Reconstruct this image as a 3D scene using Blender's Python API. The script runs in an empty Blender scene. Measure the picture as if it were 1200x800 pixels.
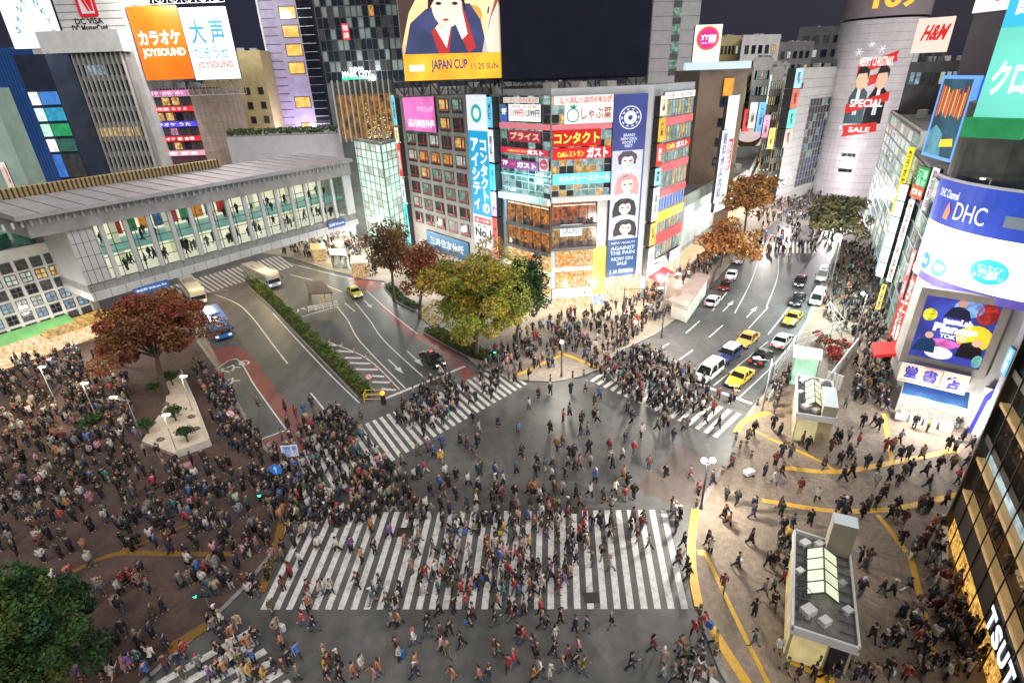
import bpy, math, random
import numpy as np
from mathutils import Vector, Matrix, Quaternion
rnd = random.Random(7)
scene = bpy.context.scene
col = scene.collection
EXPO = 1.15
EK = 2.0 ** -EXPO
R = math.radians

# ---------------------------------------------------------------- the camera and how its picture maps to the place
FPX, TH, CAMH = 632.0, math.radians(26.05), 33.0
UX, UY = .0356, .99937
ST, CT = math.sin(TH), math.cos(TH)
def ray(x, y):
    dx, dy = x - 600, y - 400
    a = (dx * UY - dy * UX) / FPX
    b = (dx * UX + dy * UY) / FPX
    return (a, CT - b * ST, -ST - b * CT)
def G(x, y, z=0.0):
    r = ray(x, y); t = (z - CAMH) / r[2]
    return Vector((r[0] * t, r[1] * t, z))
def AT(x, y, Y):
    r = ray(x, y); t = Y / r[1]
    return Vector((r[0] * t, Y, CAMH + r[2] * t))
def proj(p):
    X, Y, Z = p[0], p[1], p[2] - CAMH
    d = Y * CT - Z * ST
    a = X / d * FPX; b = -(Y * ST + Z * CT) / d * FPX
    return (600 + a * UY + b * UX, 400 - a * UX + b * UY)
def HT(P, y):
    lo, hi = -5, min(250, CAMH + P[1] * CT / ST * .9)
    for _ in range(50):
        m = (lo + hi) / 2
        if proj((P[0], P[1], m))[1] > y: lo = m
        else: hi = m
    return lo
def lin(c):
    return tuple(((v / 255.) / 12.92 if v / 255. <= .04045 else ((v / 255. + .055) / 1.055) ** 2.4) for v in c)

# ---------------------------------------------------------------- materials
_mats = {}
def nodes(name):
    m = bpy.data.materials.new(name); m.use_nodes = True
    nt = m.node_tree; b = nt.nodes['Principled BSDF']
    return m, nt, b
def mat(name, rgb, rough=.7, metal=0., var=.15, scale=3., bump=0., spec=.5, emit=0., ecol=None):
    """rgb is linear base colour; noise varies it a little"""
    if name in _mats: return _mats[name]
    m, nt, b = nodes(name)
    b.inputs['Roughness'].default_value = rough
    b.inputs['Metallic'].default_value = metal
    b.inputs['Specular IOR Level'].default_value = spec
    if var > 0:
        tc = nt.nodes.new('ShaderNodeNewGeometry')
        n = nt.nodes.new('ShaderNodeTexNoise'); n.inputs['Scale'].default_value = scale
        n.inputs['Detail'].default_value = 5
        nt.links.new(tc.outputs['Position'], n.inputs['Vector'])
        r = nt.nodes.new('ShaderNodeMix'); r.data_type = 'RGBA'
        r.inputs[6].default_value = (*[max(0, c * (1 - var)) for c in rgb], 1)
        r.inputs[7].default_value = (*[min(1, c * (1 + var)) for c in rgb], 1)
        mr = nt.nodes.new('ShaderNodeMapRange'); mr.inputs[1].default_value = .3; mr.inputs[2].default_value = .7
        nt.links.new(n.outputs['Fac'], mr.inputs[0]); nt.links.new(mr.outputs[0], r.inputs[0])
        nt.links.new(r.outputs[2], b.inputs['Base Color'])
        if bump:
            bp = nt.nodes.new('ShaderNodeBump'); bp.inputs['Strength'].default_value = bump
            nt.links.new(n.outputs['Fac'], bp.inputs['Height']); nt.links.new(bp.outputs[0], b.inputs['Normal'])
    else:
        b.inputs['Base Color'].default_value = (*rgb, 1)
    if emit:
        b.inputs['Emission Color'].default_value = (*(ecol or rgb), 1)
        b.inputs['Emission Strength'].default_value = emit * EK
    _mats[name] = m
    return m
def em(rgb255, s=1.0, var=.0, scale=1.0):
    """self-lit sign face or lamp: colour as it shows at full exposure"""
    key = ('em', tuple(rgb255), s, var)
    if key in _mats: return _mats[key]
    m, nt, b = nodes('lit_%02x%02x%02x' % tuple(int(v) for v in rgb255))
    c = lin(rgb255)
    b.inputs['Base Color'].default_value = (*[v * .3 for v in c], 1)
    b.inputs['Roughness'].default_value = .4
    b.inputs['Emission Strength'].default_value = s * EK
    if var:
        tc = nt.nodes.new('ShaderNodeNewGeometry')
        n = nt.nodes.new('ShaderNodeTexNoise'); n.inputs['Scale'].default_value = scale; n.inputs['Detail'].default_value = 3
        nt.links.new(tc.outputs['Position'], n.inputs['Vector'])
        r = nt.nodes.new('ShaderNodeMix'); r.data_type = 'RGBA'
        r.inputs[6].default_value = (*[v * (1 - var) for v in c], 1); r.inputs[7].default_value = (*[min(1.5, v * (1 + var)) for v in c], 1)
        mr = nt.nodes.new('ShaderNodeMapRange'); mr.inputs[1].default_value = .35; mr.inputs[2].default_value = .65
        nt.links.new(n.outputs['Fac'], mr.inputs[0]); nt.links.new(mr.outputs[0], r.inputs[0])
        nt.links.new(r.outputs[2], b.inputs['Emission Color'])
    else:
        b.inputs['Emission Color'].default_value = (*c, 1)
    _mats[key] = m
    return m
def interior(name, dark, bright, s, scale=1.2, stretch=(1, 1, 1)):
    """lit room seen through a pane: mottled furniture, goods and lamps"""
    if name in _mats: return _mats[name]
    m, nt, b = nodes(name)
    tc = nt.nodes.new('ShaderNodeNewGeometry')
    sx = nt.nodes.new('ShaderNodeSeparateXYZ'); nt.links.new(tc.outputs['Position'], sx.inputs[0])
    def mth(op, p, q, c=None):
        k = nt.nodes.new('ShaderNodeMath'); k.operation = op
        for i, v in enumerate((p, q, c)):
            if v is None: continue
            if isinstance(v, float): k.inputs[i].default_value = v
            else: nt.links.new(v, k.inputs[i])
        return k.outputs[0]
    u = mth('ADD', mth('MULTIPLY', sx.outputs[0], .83), mth('MULTIPLY', sx.outputs[1], 1.37))
    cx = nt.nodes.new('ShaderNodeCombineXYZ'); nt.links.new(u, cx.inputs[0]); nt.links.new(sx.outputs[2], cx.inputs[1])
    br = nt.nodes.new('ShaderNodeTexBrick'); br.inputs['Scale'].default_value = scale; br.inputs['Brick Width'].default_value = .42 * stretch[2]; br.inputs['Row Height'].default_value = .55
    br.inputs['Mortar Size'].default_value = .035; br.inputs['Color1'].default_value = (0, 0, 0, 1); br.inputs['Color2'].default_value = (1, 1, 1, 1); br.inputs['Mortar'].default_value = (.1, .1, .1, 1); br.offset = .37
    nt.links.new(cx.outputs[0], br.inputs['Vector'])
    n2 = nt.nodes.new('ShaderNodeTexNoise'); n2.inputs['Scale'].default_value = scale * 1.4; n2.inputs['Detail'].default_value = 6; n2.inputs['Roughness'].default_value = .7
    nt.links.new(tc.outputs['Position'], n2.inputs['Vector'])
    mr0 = nt.nodes.new('ShaderNodeMapRange'); mr0.inputs[1].default_value = .35; mr0.inputs[2].default_value = .68; nt.links.new(n2.outputs['Fac'], mr0.inputs[0])
    sp = nt.nodes.new('ShaderNodeSeparateColor'); nt.links.new(br.outputs['Color'], sp.inputs[0])
    mr = nt.nodes.new('ShaderNodeMapRange'); mr.inputs[1].default_value = .1; mr.inputs[2].default_value = .9
    nt.links.new(mth('ADD', mth('MULTIPLY', sp.outputs[0], .42), mth('MULTIPLY', mr0.outputs[0], .58)), mr.inputs[0])
    r = nt.nodes.new('ShaderNodeMix'); r.data_type = 'RGBA'
    r.inputs[6].default_value = (*lin(dark), 1); r.inputs[7].default_value = (*lin(bright), 1)
    nt.links.new(mr.outputs[0], r.inputs[0])
    nt.links.new(r.outputs[2], b.inputs['Emission Color'])
    b.inputs['Emission Strength'].default_value = s * EK
    b.inputs['Base Color'].default_value = (.03, .03, .03, 1); b.inputs['Roughness'].default_value = .12
    _mats[name] = m
    return m
def objcol(name, rough=.8, var=.25, scale=18.):
    """cloth / paint whose colour is the object's own colour"""
    m, nt, b = nodes(name)
    oi = nt.nodes.new('ShaderNodeObjectInfo')
    tc = nt.nodes.new('ShaderNodeTexCoord')
    n = nt.nodes.new('ShaderNodeTexNoise'); n.inputs['Scale'].default_value = scale
    nt.links.new(tc.outputs['Object'], n.inputs['Vector'])
    mr = nt.nodes.new('ShaderNodeMapRange'); mr.inputs[1].default_value = .3; mr.inputs[2].default_value = .7
    mr.inputs[3].default_value = 1 - var; mr.inputs[4].default_value = 1 + var
    nt.links.new(n.outputs['Fac'], mr.inputs[0])
    v = nt.nodes.new('ShaderNodeVectorMath'); v.operation = 'SCALE'
    nt.links.new(oi.outputs['Color'], v.inputs[0]); nt.links.new(mr.outputs[0], v.inputs['Scale'])
    nt.links.new(v.outputs[0], b.inputs['Base Color'])
    b.inputs['Roughness'].default_value = rough
    return m
def glass(name, tint=(.8, .9, .9), t=.75):
    if name in _mats: return _mats[name]
    m, nt, b = nodes(name)
    tr = nt.nodes.new('ShaderNodeBsdfTransparent'); tr.inputs[0].default_value = (*tint, 1)
    b.inputs['Base Color'].default_value = (.02, .025, .03, 1); b.inputs['Roughness'].default_value = .06
    mx = nt.nodes.new('ShaderNodeMixShader'); mx.inputs[0].default_value = t
    nt.links.new(b.outputs[0], mx.inputs[1]); nt.links.new(tr.outputs[0], mx.inputs[2])
    nt.links.new(mx.outputs[0], nt.nodes['Material Output'].inputs[0])
    _mats[name] = m
    return m

# ---------------------------------------------------------------- mesh building
def V(*a): return Vector(a)
class MB:
    def __init__(s): s.v = []; s.f = []; s.m = []; s.mats = []
    def mi(s, m):
        if m not in s.mats: s.mats.append(m)
        return s.mats.index(m)
    def poly(s, pts, m):
        k = len(s.v); s.v += [tuple(p) for p in pts]; s.f.append(tuple(range(k, k + len(pts)))); s.m.append(s.mi(m))
    def hexa(s, p, m):
        """8 points: bottom ring 0-3, top ring 4-7"""
        k = len(s.v); s.v += [tuple(q) for q in p]; i = s.mi(m)
        for f in ((3, 2, 1, 0), (4, 5, 6, 7), (0, 1, 5, 4), (1, 2, 6, 5), (2, 3, 7, 6), (3, 0, 4, 7)):
            s.f.append(tuple(k + j for j in f)); s.m.append(i)
    def box(s, c, d, m, rz=0.):
        cx, cy, cz = c; hx, hy, hz = d[0] / 2, d[1] / 2, d[2] / 2
        co, si = math.cos(rz), math.sin(rz)
        P = []
        for z in (-hz, hz):
            for x, y in ((-hx, -hy), (hx, -hy), (hx, hy), (-hx, hy)):
                P.append((cx + x * co - y * si, cy + x * si + y * co, cz + z))
        s.hexa(P, m)
    def fb(s, F, s0, s1, z0, z1, d0, d1, m):
        s.hexa([F.P(s0, z0, d1), F.P(s1, z0, d1), F.P(s1, z0, d0), F.P(s0, z0, d0),
                F.P(s0, z1, d1), F.P(s1, z1, d1), F.P(s1, z1, d0), F.P(s0, z1, d0)], m)
    def prism(s, pts, z0, z1, m, mtop=None, bottom=False):
        n = len(pts); k = len(s.v)
        ar = sum(pts[i][0] * pts[(i + 1) % n][1] - pts[(i + 1) % n][0] * pts[i][1] for i in range(n))
        if ar < 0: pts = pts[::-1]
        s.v += [(p[0], p[1], z0) for p in pts] + [(p[0], p[1], z1) for p in pts]
        i = s.mi(m)
        for j in range(n):
            s.f.append((k + j, k + (j + 1) % n, k + n + (j + 1) % n, k + n + j)); s.m.append(i)
        s.f.append(tuple(k + n + j for j in range(n))); s.m.append(s.mi(mtop or m))
        if bottom: s.f.append(tuple(k + j for j in reversed(range(n)))); s.m.append(i)
    def tube(s, p, q, r0, r1=None, m=None, n=8, cap=True):
        r1 = r0 if r1 is None else r1
        p, q = Vector(p), Vector(q); d = (q - p)
        if d.length < 1e-6: return
        d.normalize(); a = d.orthogonal().normalized(); b = d.cross(a)
        k = len(s.v); i = s.mi(m)
        for c, r in ((p, r0), (q, r1)):
            for j in range(n):
                t = 2 * math.pi * j / n
                s.v.append(tuple(c + a * (r * math.cos(t)) + b * (r * math.sin(t))))
        for j in range(n):
            s.f.append((k + j, k + (j + 1) % n, k + n + (j + 1) % n, k + n + j)); s.m.append(i)
        if cap:
            s.f.append(tuple(k + j for j in reversed(range(n)))); s.m.append(i)
            s.f.append(tuple(k + n + j for j in range(n))); s.m.append(i)
    def path(s, pts, rs, m, n=7):
        for j in range(len(pts) - 1): s.tube(pts[j], pts[j + 1], rs[j], rs[j + 1], m, n)
    def ball(s, c, r, m, n=10, h=6, sc=(1, 1, 1)):
        k = len(s.v); i = s.mi(m); c = Vector(c)
        for a in range(h + 1):
            ph = math.pi * a / h
            for b in range(n):
                t = 2 * math.pi * b / n
                s.v.append((c[0] + r * sc[0] * math.sin(ph) * math.cos(t), c[1] + r * sc[1] * math.sin(ph) * math.sin(t), c[2] + r * sc[2] * math.cos(ph)))
        for a in range(h):
            for b in range(n):
                s.f.append((k + a * n + b, k + (a + 1) * n + b, k + (a + 1) * n + (b + 1) % n, k + a * n + (b + 1) % n)); s.m.append(i)
    def rings(s, rings, m, cap=True, closed=True):
        """loft a list of equal-length point rings"""
        k = len(s.v); n = len(rings[0]); i = s.mi(m)
        for r in rings: s.v += [tuple(p) for p in r]
        for a in range(len(rings) - 1):
            for b in range(n if closed else n - 1):
                s.f.append((k + a * n + b, k + a * n + (b + 1) % n, k + (a + 1) * n + (b + 1) % n, k + (a + 1) * n + b)); s.m.append(i)
        if cap:
            s.f.append(tuple(k + b for b in reversed(range(n)))); s.m.append(i)
            s.f.append(tuple(k + (len(rings) - 1) * n + b for b in range(n))); s.m.append(i)
    def mesh(s, name, off=(0, 0, 0)):
        me = bpy.data.meshes.new(name)
        ox, oy, oz = off
        me.from_pydata([(x - ox, y - oy, z - oz) for x, y, z in s.v], [], s.f)
        for m in s.mats: me.materials.append(m)
        if s.m: me.polygons.foreach_set('material_index', s.m)
        me.update()
        return me
_loc = {}
def wloc(o):
    p = Vector((0, 0, 0))
    while o is not None: p = p + o.location; o = o.parent
    return p
def build(name, mb, parent=None, smooth=False, loc=None):
    """one object from a mesh builder whose points are in place coordinates (or local when loc is given)"""
    base = wloc(parent) if parent else (Vector(loc) if loc is not None else Vector((0, 0, 0)))
    me = mb.mesh(name, base)
    o = bpy.data.objects.new(name, me); col.objects.link(o)
    if parent: o.parent = parent
    elif loc is not None: o.location = loc
    if smooth:
        me.polygons.foreach_set('use_smooth', [True] * len(me.polygons))
    return o
def local(name, mb, parent=None, smooth=False):
    """points are local to the parent"""
    me = mb.mesh(name)
    o = bpy.data.objects.new(name, me); col.objects.link(o)
    if parent: o.parent = parent
    if smooth: me.polygons.foreach_set('use_smooth', [True] * len(me.polygons))
    return o
def tag(o, label=None, cat=None, group=None, kind=None):
    if label: o['label'] = label
    if cat: o['category'] = cat
    if group: o['group'] = group
    if kind: o['kind'] = kind
    return o
def thing(name, label, cat, loc=(0, 0, 0), group=None, rz=0.):
    o = bpy.data.objects.new(name, None); col.objects.link(o)
    o.location = loc; o.rotation_euler = (0, 0, rz); o.empty_display_size = .3
    return tag(o, label, cat, group)
def copy_tree(o, parent=None):
    c = o.copy(); col.objects.link(c)
    if parent: c.parent = parent
    for ch in list(o.children): copy_tree(ch, c)
    return c
class Fac:
    """an upright plane through two ground points, seen from outside with a on the left"""
    def __init__(s, a, b):
        s.a = Vector((a[0], a[1], 0)); s.b = Vector((b[0], b[1], 0))
        s.u = (s.b - s.a); s.L = s.u.length; s.u.normalize()
        s.n = Vector((s.u.y, -s.u.x, 0))
    def P(s, t, z, d=0.): return s.a + s.u * t + s.n * d + Vector((0, 0, z))
    def hit(s, x, y):
        r = Vector(ray(x, y)); o = Vector((0, 0, CAMH))
        t = (s.a - o).dot(s.n) / r.dot(s.n)
        p = o + r * t
        return ((p - s.a).dot(s.u), p.z)
    def rect(s, tl, br):
        a = s.hit(*tl); b = s.hit(*br)
        return (a[0], b[0], b[1], a[1])
    def rect4(s, tl, tr, br, bl):
        a, b, c, d = s.hit(*tl), s.hit(*tr), s.hit(*br), s.hit(*bl)
        return ((a[0] + d[0]) / 2, (b[0] + c[0]) / 2, (c[1] + d[1]) / 2, (a[1] + b[1]) / 2)
    def shift(s, d): return Fac(s.a + s.n * d, s.b + s.n * d)

_tcache = {}
def text_mesh(txt, bold=0.):
    k = (txt, bold)
    if k in _tcache: return _tcache[k]
    cu = bpy.data.curves.new('lettering', 'FONT'); cu.body = txt; cu.size = 1.0
    cu.offset = bold; cu.resolution_u = 3
    cu.align_x = 'CENTER'; cu.space_line = .95
    ob = bpy.data.objects.new('lettering', cu)
    me = bpy.data.meshes.new_from_object(ob)
    vs = np.zeros(len(me.vertices) * 3); me.vertices.foreach_get('co', vs); vs = vs.reshape(-1, 3)
    fs = [tuple(p.vertices) for p in me.polygons]
    bpy.data.objects.remove(ob); bpy.data.curves.remove(cu); bpy.data.meshes.remove(me)
    if len(vs) == 0: vs = np.zeros((1, 3))
    _tcache[k] = (vs, fs)
    return _tcache[k]
def put_text(mb, F, txt, rect, d, m, bold=.02, shear=0., keep=False):
    """lay lettering on a facade inside rect (s0,s1,z0,z1), d metres proud of it"""
    vs, fs = text_mesh(txt, bold)
    lo = vs.min(0); hi = vs.max(0)
    w, h = max(hi[0] - lo[0], 1e-4), max(hi[1] - lo[1], 1e-4)
    s0, s1, z0, z1 = rect
    sx, sz = (s1 - s0) / w, (z1 - z0) / h
    if keep:
        k = min(sx, sz); s0 += (s1 - s0 - k * w) / 2; z0 += (z1 - z0 - k * h) / 2; sx = sz = k
    k0 = len(mb.v); i = mb.mi(m)
    for x, y, z in vs:
        t = s0 + (x - lo[0]) * sx; q = z0 + (y - lo[1]) * sz
        mb.v.append(tuple(F.P(t + shear * (q - z0), q, d)))
    for f in fs:
        mb.f.append(tuple(k0 + j for j in f)); mb.m.append(i)
def vtext(txt): return '\n'.join(txt)
def sub(rect, fr):
    s0, s1, z0, z1 = rect; a, b, c, d = fr
    return (s0 + (s1 - s0) * a, s0 + (s1 - s0) * b, z0 + (z1 - z0) * c, z0 + (z1 - z0) * d)
def fpoly(mb, F, rect, pts, d, m):
    s0, s1, z0, z1 = rect
    P = [F.P(s0 + (s1 - s0) * x, z0 + (z1 - z0) * y, d) for x, y in pts]
    mb.poly(P, m)
def fell(mb, F, rect, c, r, d, m, n=20, a0=0, a1=360):
    pts = [(c[0] + r[0] * math.cos(R(a0 + (a1 - a0) * i / n)), c[1] + r[1] * math.sin(R(a0 + (a1 - a0) * i / n))) for i in range(n if a1 - a0 == 360 else n + 1)]
    fpoly(mb, F, rect, pts, d, m)
def fring(mb, F, rect, c, r, w, d, m, n=28):
    s0, s1, z0, z1 = rect
    for i in range(n):
        a, b = 2 * math.pi * i / n, 2 * math.pi * (i + 1) / n
        fpoly(mb, F, rect, [(c[0] + r[0] * math.cos(a), c[1] + r[1] * math.sin(a)), (c[0] + r[0] * math.cos(b), c[1] + r[1] * math.sin(b)),
              (c[0] + r[0] * w * math.cos(b), c[1] + r[1] * w * math.sin(b)), (c[0] + r[0] * w * math.cos(a), c[1] + r[1] * w * math.sin(a))], d, m)
def sign(name, label, cat, F, rect, face, texts=(), thick=.25, off=0., frame=None, group=None, back=None):
    """panel standing proud of facade F with lettering parts"""
    s0, s1, z0, z1 = rect
    c = F.P((s0 + s1) / 2, z0, off + thick / 2)
    root = thing(name, label, cat, c, group)
    mb = MB()
    mb.fb(F, s0, s1, z0, z1, off, off + thick, back or STEEL)
    build('cabinet', mb, root)
    mb = MB(); d = off + thick + .012
    mb.poly([F.P(s0, z0, d), F.P(s1, z0, d), F.P(s1, z1, d), F.P(s0, z1, d)], face)
    build('face', mb, root)
    for t in texts:
        mb = MB()
        put_text(mb, F, t[0], sub(rect, t[1]), d + .03, t[2], t[3] if len(t) > 3 else .02, keep=(len(t) > 4 and t[4]))
        build('lettering', mb, root)
    if frame:
        mb = MB(); w = frame[1]; D = off + thick + .06
        for q in ((s0 - w, s1 + w, z1, z1 + w), (s0 - w, s1 + w, z0 - w, z0), (s0 - w, s0, z0, z1), (s1, s1 + w, z0, z1)):
            mb.fb(F, *q, off, D, frame[0])
        build('frame', mb, root)
    root['d'] = d + .03
    return root
def art(root, name, mb):
    return build(name, mb, root)
STEEL = mat('dark_steel', (.06, .06, .065), .5, .6, .2, 2.)
# ================================================================ GROUND
def paving(name, c1, c2, mortar, sx, sy, var=.35, rough=.75, patch=.35):
    m, nt, b = nodes(name)
    g = nt.nodes.new('ShaderNodeNewGeometry')
    br = nt.nodes.new('ShaderNodeTexBrick')
    br.inputs['Scale'].default_value = 1.0
    br.inputs['Brick Width'].default_value = sx; br.inputs['Row Height'].default_value = sy
    br.inputs['Mortar Size'].default_value = .012
    br.inputs['Color1'].default_value = (*c1, 1); br.inputs['Color2'].default_value = (*c2, 1); br.inputs['Mortar'].default_value = (*mortar, 1)
    mp = nt.nodes.new('ShaderNodeMapping'); mp.inputs['Rotation'].default_value = (0, 0, .5)
    nt.links.new(g.outputs['Position'], mp.inputs['Vector']); nt.links.new(mp.outputs[0], br.inputs['Vector'])
    n = nt.nodes.new('ShaderNodeTexNoise'); n.inputs['Scale'].default_value = .22; n.inputs['Detail'].default_value = 8; n.inputs['Roughness'].default_value = .65
    nt.links.new(g.outputs['Position'], n.inputs['Vector'])
    mr = nt.nodes.new('ShaderNodeMapRange'); mr.inputs[1].default_value = .3; mr.inputs[2].default_value = .7
    mr.inputs[3].default_value = 1 - patch; mr.inputs[4].default_value = 1 + patch
    nt.links.new(n.outputs['Fac'], mr.inputs[0])
    n2 = nt.nodes.new('ShaderNodeTexNoise'); n2.inputs['Scale'].default_value = 2.6; n2.inputs['Detail'].default_value = 5
    nt.links.new(g.outputs['Position'], n2.inputs['Vector'])
    mr2 = nt.nodes.new('ShaderNodeMapRange'); mr2.inputs[1].default_value = .35; mr2.inputs[2].default_value = .65
    mr2.inputs[3].default_value = .82; mr2.inputs[4].default_value = 1.15
    nt.links.new(n2.outputs['Fac'], mr2.inputs[0])
    mu = nt.nodes.new('ShaderNodeMath'); mu.operation = 'MULTIPLY'
    nt.links.new(mr.outputs[0], mu.inputs[0]); nt.links.new(mr2.outputs[0], mu.inputs[1])
    v = nt.nodes.new('ShaderNodeVectorMath'); v.operation = 'SCALE'
    nt.links.new(br.outputs['Color'], v.inputs[0]); nt.links.new(mu.outputs[0], v.inputs['Scale'])
    nt.links.new(v.outputs[0], b.inputs['Base Color'])
    b.inputs['Roughness'].default_value = rough
    return m
def asphalt(name, c, patch=.3):
    if (name, c) in _mats: return _mats[(name, c)]
    m, nt, b = nodes(name); _mats[(name, c)] = m
    g = nt.nodes.new('ShaderNodeNewGeometry')
    def noise(sc, det, lo, hi, st=None):
        n = nt.nodes.new('ShaderNodeTexNoise'); n.inputs['Scale'].default_value = sc; n.inputs['Detail'].default_value = det
        if st:
            mp = nt.nodes.new('ShaderNodeMapping'); mp.inputs['Scale'].default_value = st; mp.inputs['Rotation'].default_value = (0, 0, -.55)
            nt.links.new(g.outputs['Position'], mp.inputs['Vector']); nt.links.new(mp.outputs[0], n.inputs['Vector'])
        else: nt.links.new(g.outputs['Position'], n.inputs['Vector'])
        mr = nt.nodes.new('ShaderNodeMapRange'); mr.inputs[1].default_value = .32; mr.inputs[2].default_value = .68
        mr.inputs[3].default_value = lo; mr.inputs[4].default_value = hi
        nt.links.new(n.outputs['Fac'], mr.inputs[0]); return mr.outputs[0]
    a = noise(.12, 6, 1 - patch, 1 + patch); d = noise(1.1, 6, .85, 1.15); e = noise(14., 2, .85, 1.15); w = noise(.5, 5, .74, 1.2, (1, .1, 1))
    def mul(p, q):
        k = nt.nodes.new('ShaderNodeMath'); k.operation = 'MULTIPLY'; nt.links.new(p, k.inputs[0]); nt.links.new(q, k.inputs[1]); return k.outputs[0]
    k = mul(mul(a, d), mul(e, w))
    v = nt.nodes.new('ShaderNodeVectorMath'); v.operation = 'SCALE'; v.inputs[0].default_value = c
    nt.links.new(k, v.inputs['Scale']); nt.links.new(v.outputs[0], b.inputs['Base Color'])
    b.inputs['Roughness'].default_value = .5; b.inputs['Specular IOR Level'].default_value = .5
    return m
def paint(name, c, base, wear=.45, sc=2.2):
    m, nt, b = nodes(name)
    g = nt.nodes.new('ShaderNodeNewGeometry')
    n = nt.nodes.new('ShaderNodeTexNoise'); n.inputs['Scale'].default_value = sc; n.inputs['Detail'].default_value = 9; n.inputs['Roughness'].default_value = .7
    nt.links.new(g.outputs['Position'], n.inputs['Vector'])
    mr = nt.nodes.new('ShaderNodeMapRange'); mr.inputs[1].default_value = .46; mr.inputs[2].default_value = .7
    mr.inputs[3].default_value = 0; mr.inputs[4].default_value = wear * .8
    nt.links.new(n.outputs['Fac'], mr.inputs[0])
    r = nt.nodes.new('ShaderNodeMix'); r.data_type = 'RGBA'
    r.inputs[6].default_value = (*c, 1); r.inputs[7].default_value = (*base, 1)
    nt.links.new(mr.outputs[0], r.inputs[0]); nt.links.new(r.outputs[2], b.inputs['Base Color'])
    b.inputs['Roughness'].default_value = .55
    return m
ASPH = asphalt('asphalt', (.088, .087, .084))
ROADA = asphalt('road_asphalt', (.07, .07, .07), .22)
PLAZA = paving('brown_paving', (.085, .047, .038), (.068, .042, .036), (.045, .032, .027), .3, .15, rough=.8, patch=.4)
PAVER = paving('beige_paving', (.215, .165, .12), (.19, .148, .112), (.13, .1, .075), .5, .5, rough=.75, patch=.25)
PAVEC = paving('warm_paving', (.25, .21, .165), (.22, .185, .15), (.15, .13, .1), .4, .2, rough=.75, patch=.25)
KERB = mat('kerb_stone', (.22, .21, .2), .8, 0, .2, 2.)
WHITE = paint('white_road_paint', (.58, .57, .55), (.11, .09, .085), .75)
YELL = paint('yellow_tactile_paint', (.62, .36, .035), (.2, .13, .05), .5, 3.)
OCHRE = paint('worn_ochre_tiles', (.2, .105, .018), (.08, .055, .035), .8, 3.)
REDR = asphalt('red_road_surface', (.17, .05, .042), .3)

def ggon(name, px, z, m, kind='structure'):
    mb = MB(); mb.poly([G(x, y) + V(0, 0, z) for x, y in px], m)
    o = build(name, mb); return tag(o, kind=kind)
def ribbon_mb(mb, pts, w, z, m):
    """pts in metres"""
    P = [Vector((p[0], p[1], 0)) for p in pts]
    L, Rr = [], []
    for i, p in enumerate(P):
        d = (P[min(i + 1, len(P) - 1)] - P[max(i - 1, 0)]).normalized()
        n = Vector((-d.y, d.x, 0)) * (w / 2)
        L.append(p + n + V(0, 0, z)); Rr.append(p - n + V(0, 0, z))
    for i in range(len(P) - 1): mb.poly([Rr[i], Rr[i + 1], L[i + 1], L[i]], m)
def smooth(pts, n=6):
    """Catmull-Rom through metre points"""
    P = [Vector((p[0], p[1], 0)) for p in pts]
    if len(P) < 3: return P
    out = []
    for i in range(len(P) - 1):
        a, b, c, d = P[max(i - 1, 0)], P[i], P[i + 1], P[min(i + 2, len(P) - 1)]
        for k in range(n):
            t = k / n
            out.append(.5 * ((2 * b) + (c - a) * t + (2 * a - 5 * b + 4 * c - d) * t * t + (3 * b - a - 3 * c + d) * t ** 3))
    out.append(P[-1]); return out

mb = MB(); mb.poly([(-700, -150, 0), (700, -150, 0), (700, 1500, 0), (-700, 1500, 0)], ASPH)
tag(build('ground', mb), kind='structure')

def pavement(name, px, m, h=.12, kerb_edges=None):
    P = [G(x, y) for x, y in px]
    mb = MB(); mb.prism([(p.x, p.y) for p in P], 0, h, KERB, m)
    o = tag(build(name, mb), kind='structure')
    if kerb_edges:
        mb = MB(); ribbon_mb(mb, [P[i] for i in kerb_edges], .35, h + .004, KERB)
        tag(build('kerb', mb), kind='structure')
    return P
PLZ = [(-60, 870), (110, 870), (168, 800), (235, 740), (290, 685), (322, 645), (345, 600), (338, 552), (305, 520), (282, 480), (255, 432), (232, 400), (205, 372), (120, 398), (-60, 440)]
pavement('plaza_pavement', PLZ, PLAZA, kerb_edges=range(1, 12))
CEN = [(300, 296), (345, 303), (385, 316), (425, 327), (452, 330), (476, 352), (500, 377), (535, 405), (560, 430), (590, 441), (618, 446), (648, 447), (676, 442), (700, 433), (724, 412), (765, 393), (800, 367), (832, 335), (862, 302), (882, 282), (905, 262), (930, 235), (850, 235), (700, 270), (430, 240), (330, 262)]
pavement('corner_pavement', CEN, PAVEC, kerb_edges=range(1, 20))
RGT = [(905, 870), (868, 825), (845, 785), (826, 735), (815, 690), (811, 645), (816, 602), (838, 562), (858, 535), (864, 508), (880, 482), (903, 455), (925, 418), (945, 378), (960, 340), (978, 300), (990, 262), (1060, 250), (1110, 330), (1230, 470), (1240, 870)]
pavement('station_side_pavement', RGT, PAVER, kerb_edges=range(0, 17))

# roads: darker sheets laid on the ground
ggon('left_road', [(205, 372), (232, 400), (255, 432), (282, 480), (305, 520), (338, 552), (420, 474), (545, 430), (535, 405), (500, 377), (476, 352), (452, 330), (425, 327), (385, 316), (345, 303), (300, 296), (190, 330)], .004, ROADA)
ggon('right_road', [(724, 416), (700, 435), (880, 484), (903, 455), (925, 418), (945, 378), (960, 340), (978, 300), (884, 282), (862, 304), (832, 338), (800, 370), (765, 396)], .004, ROADA)
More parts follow.
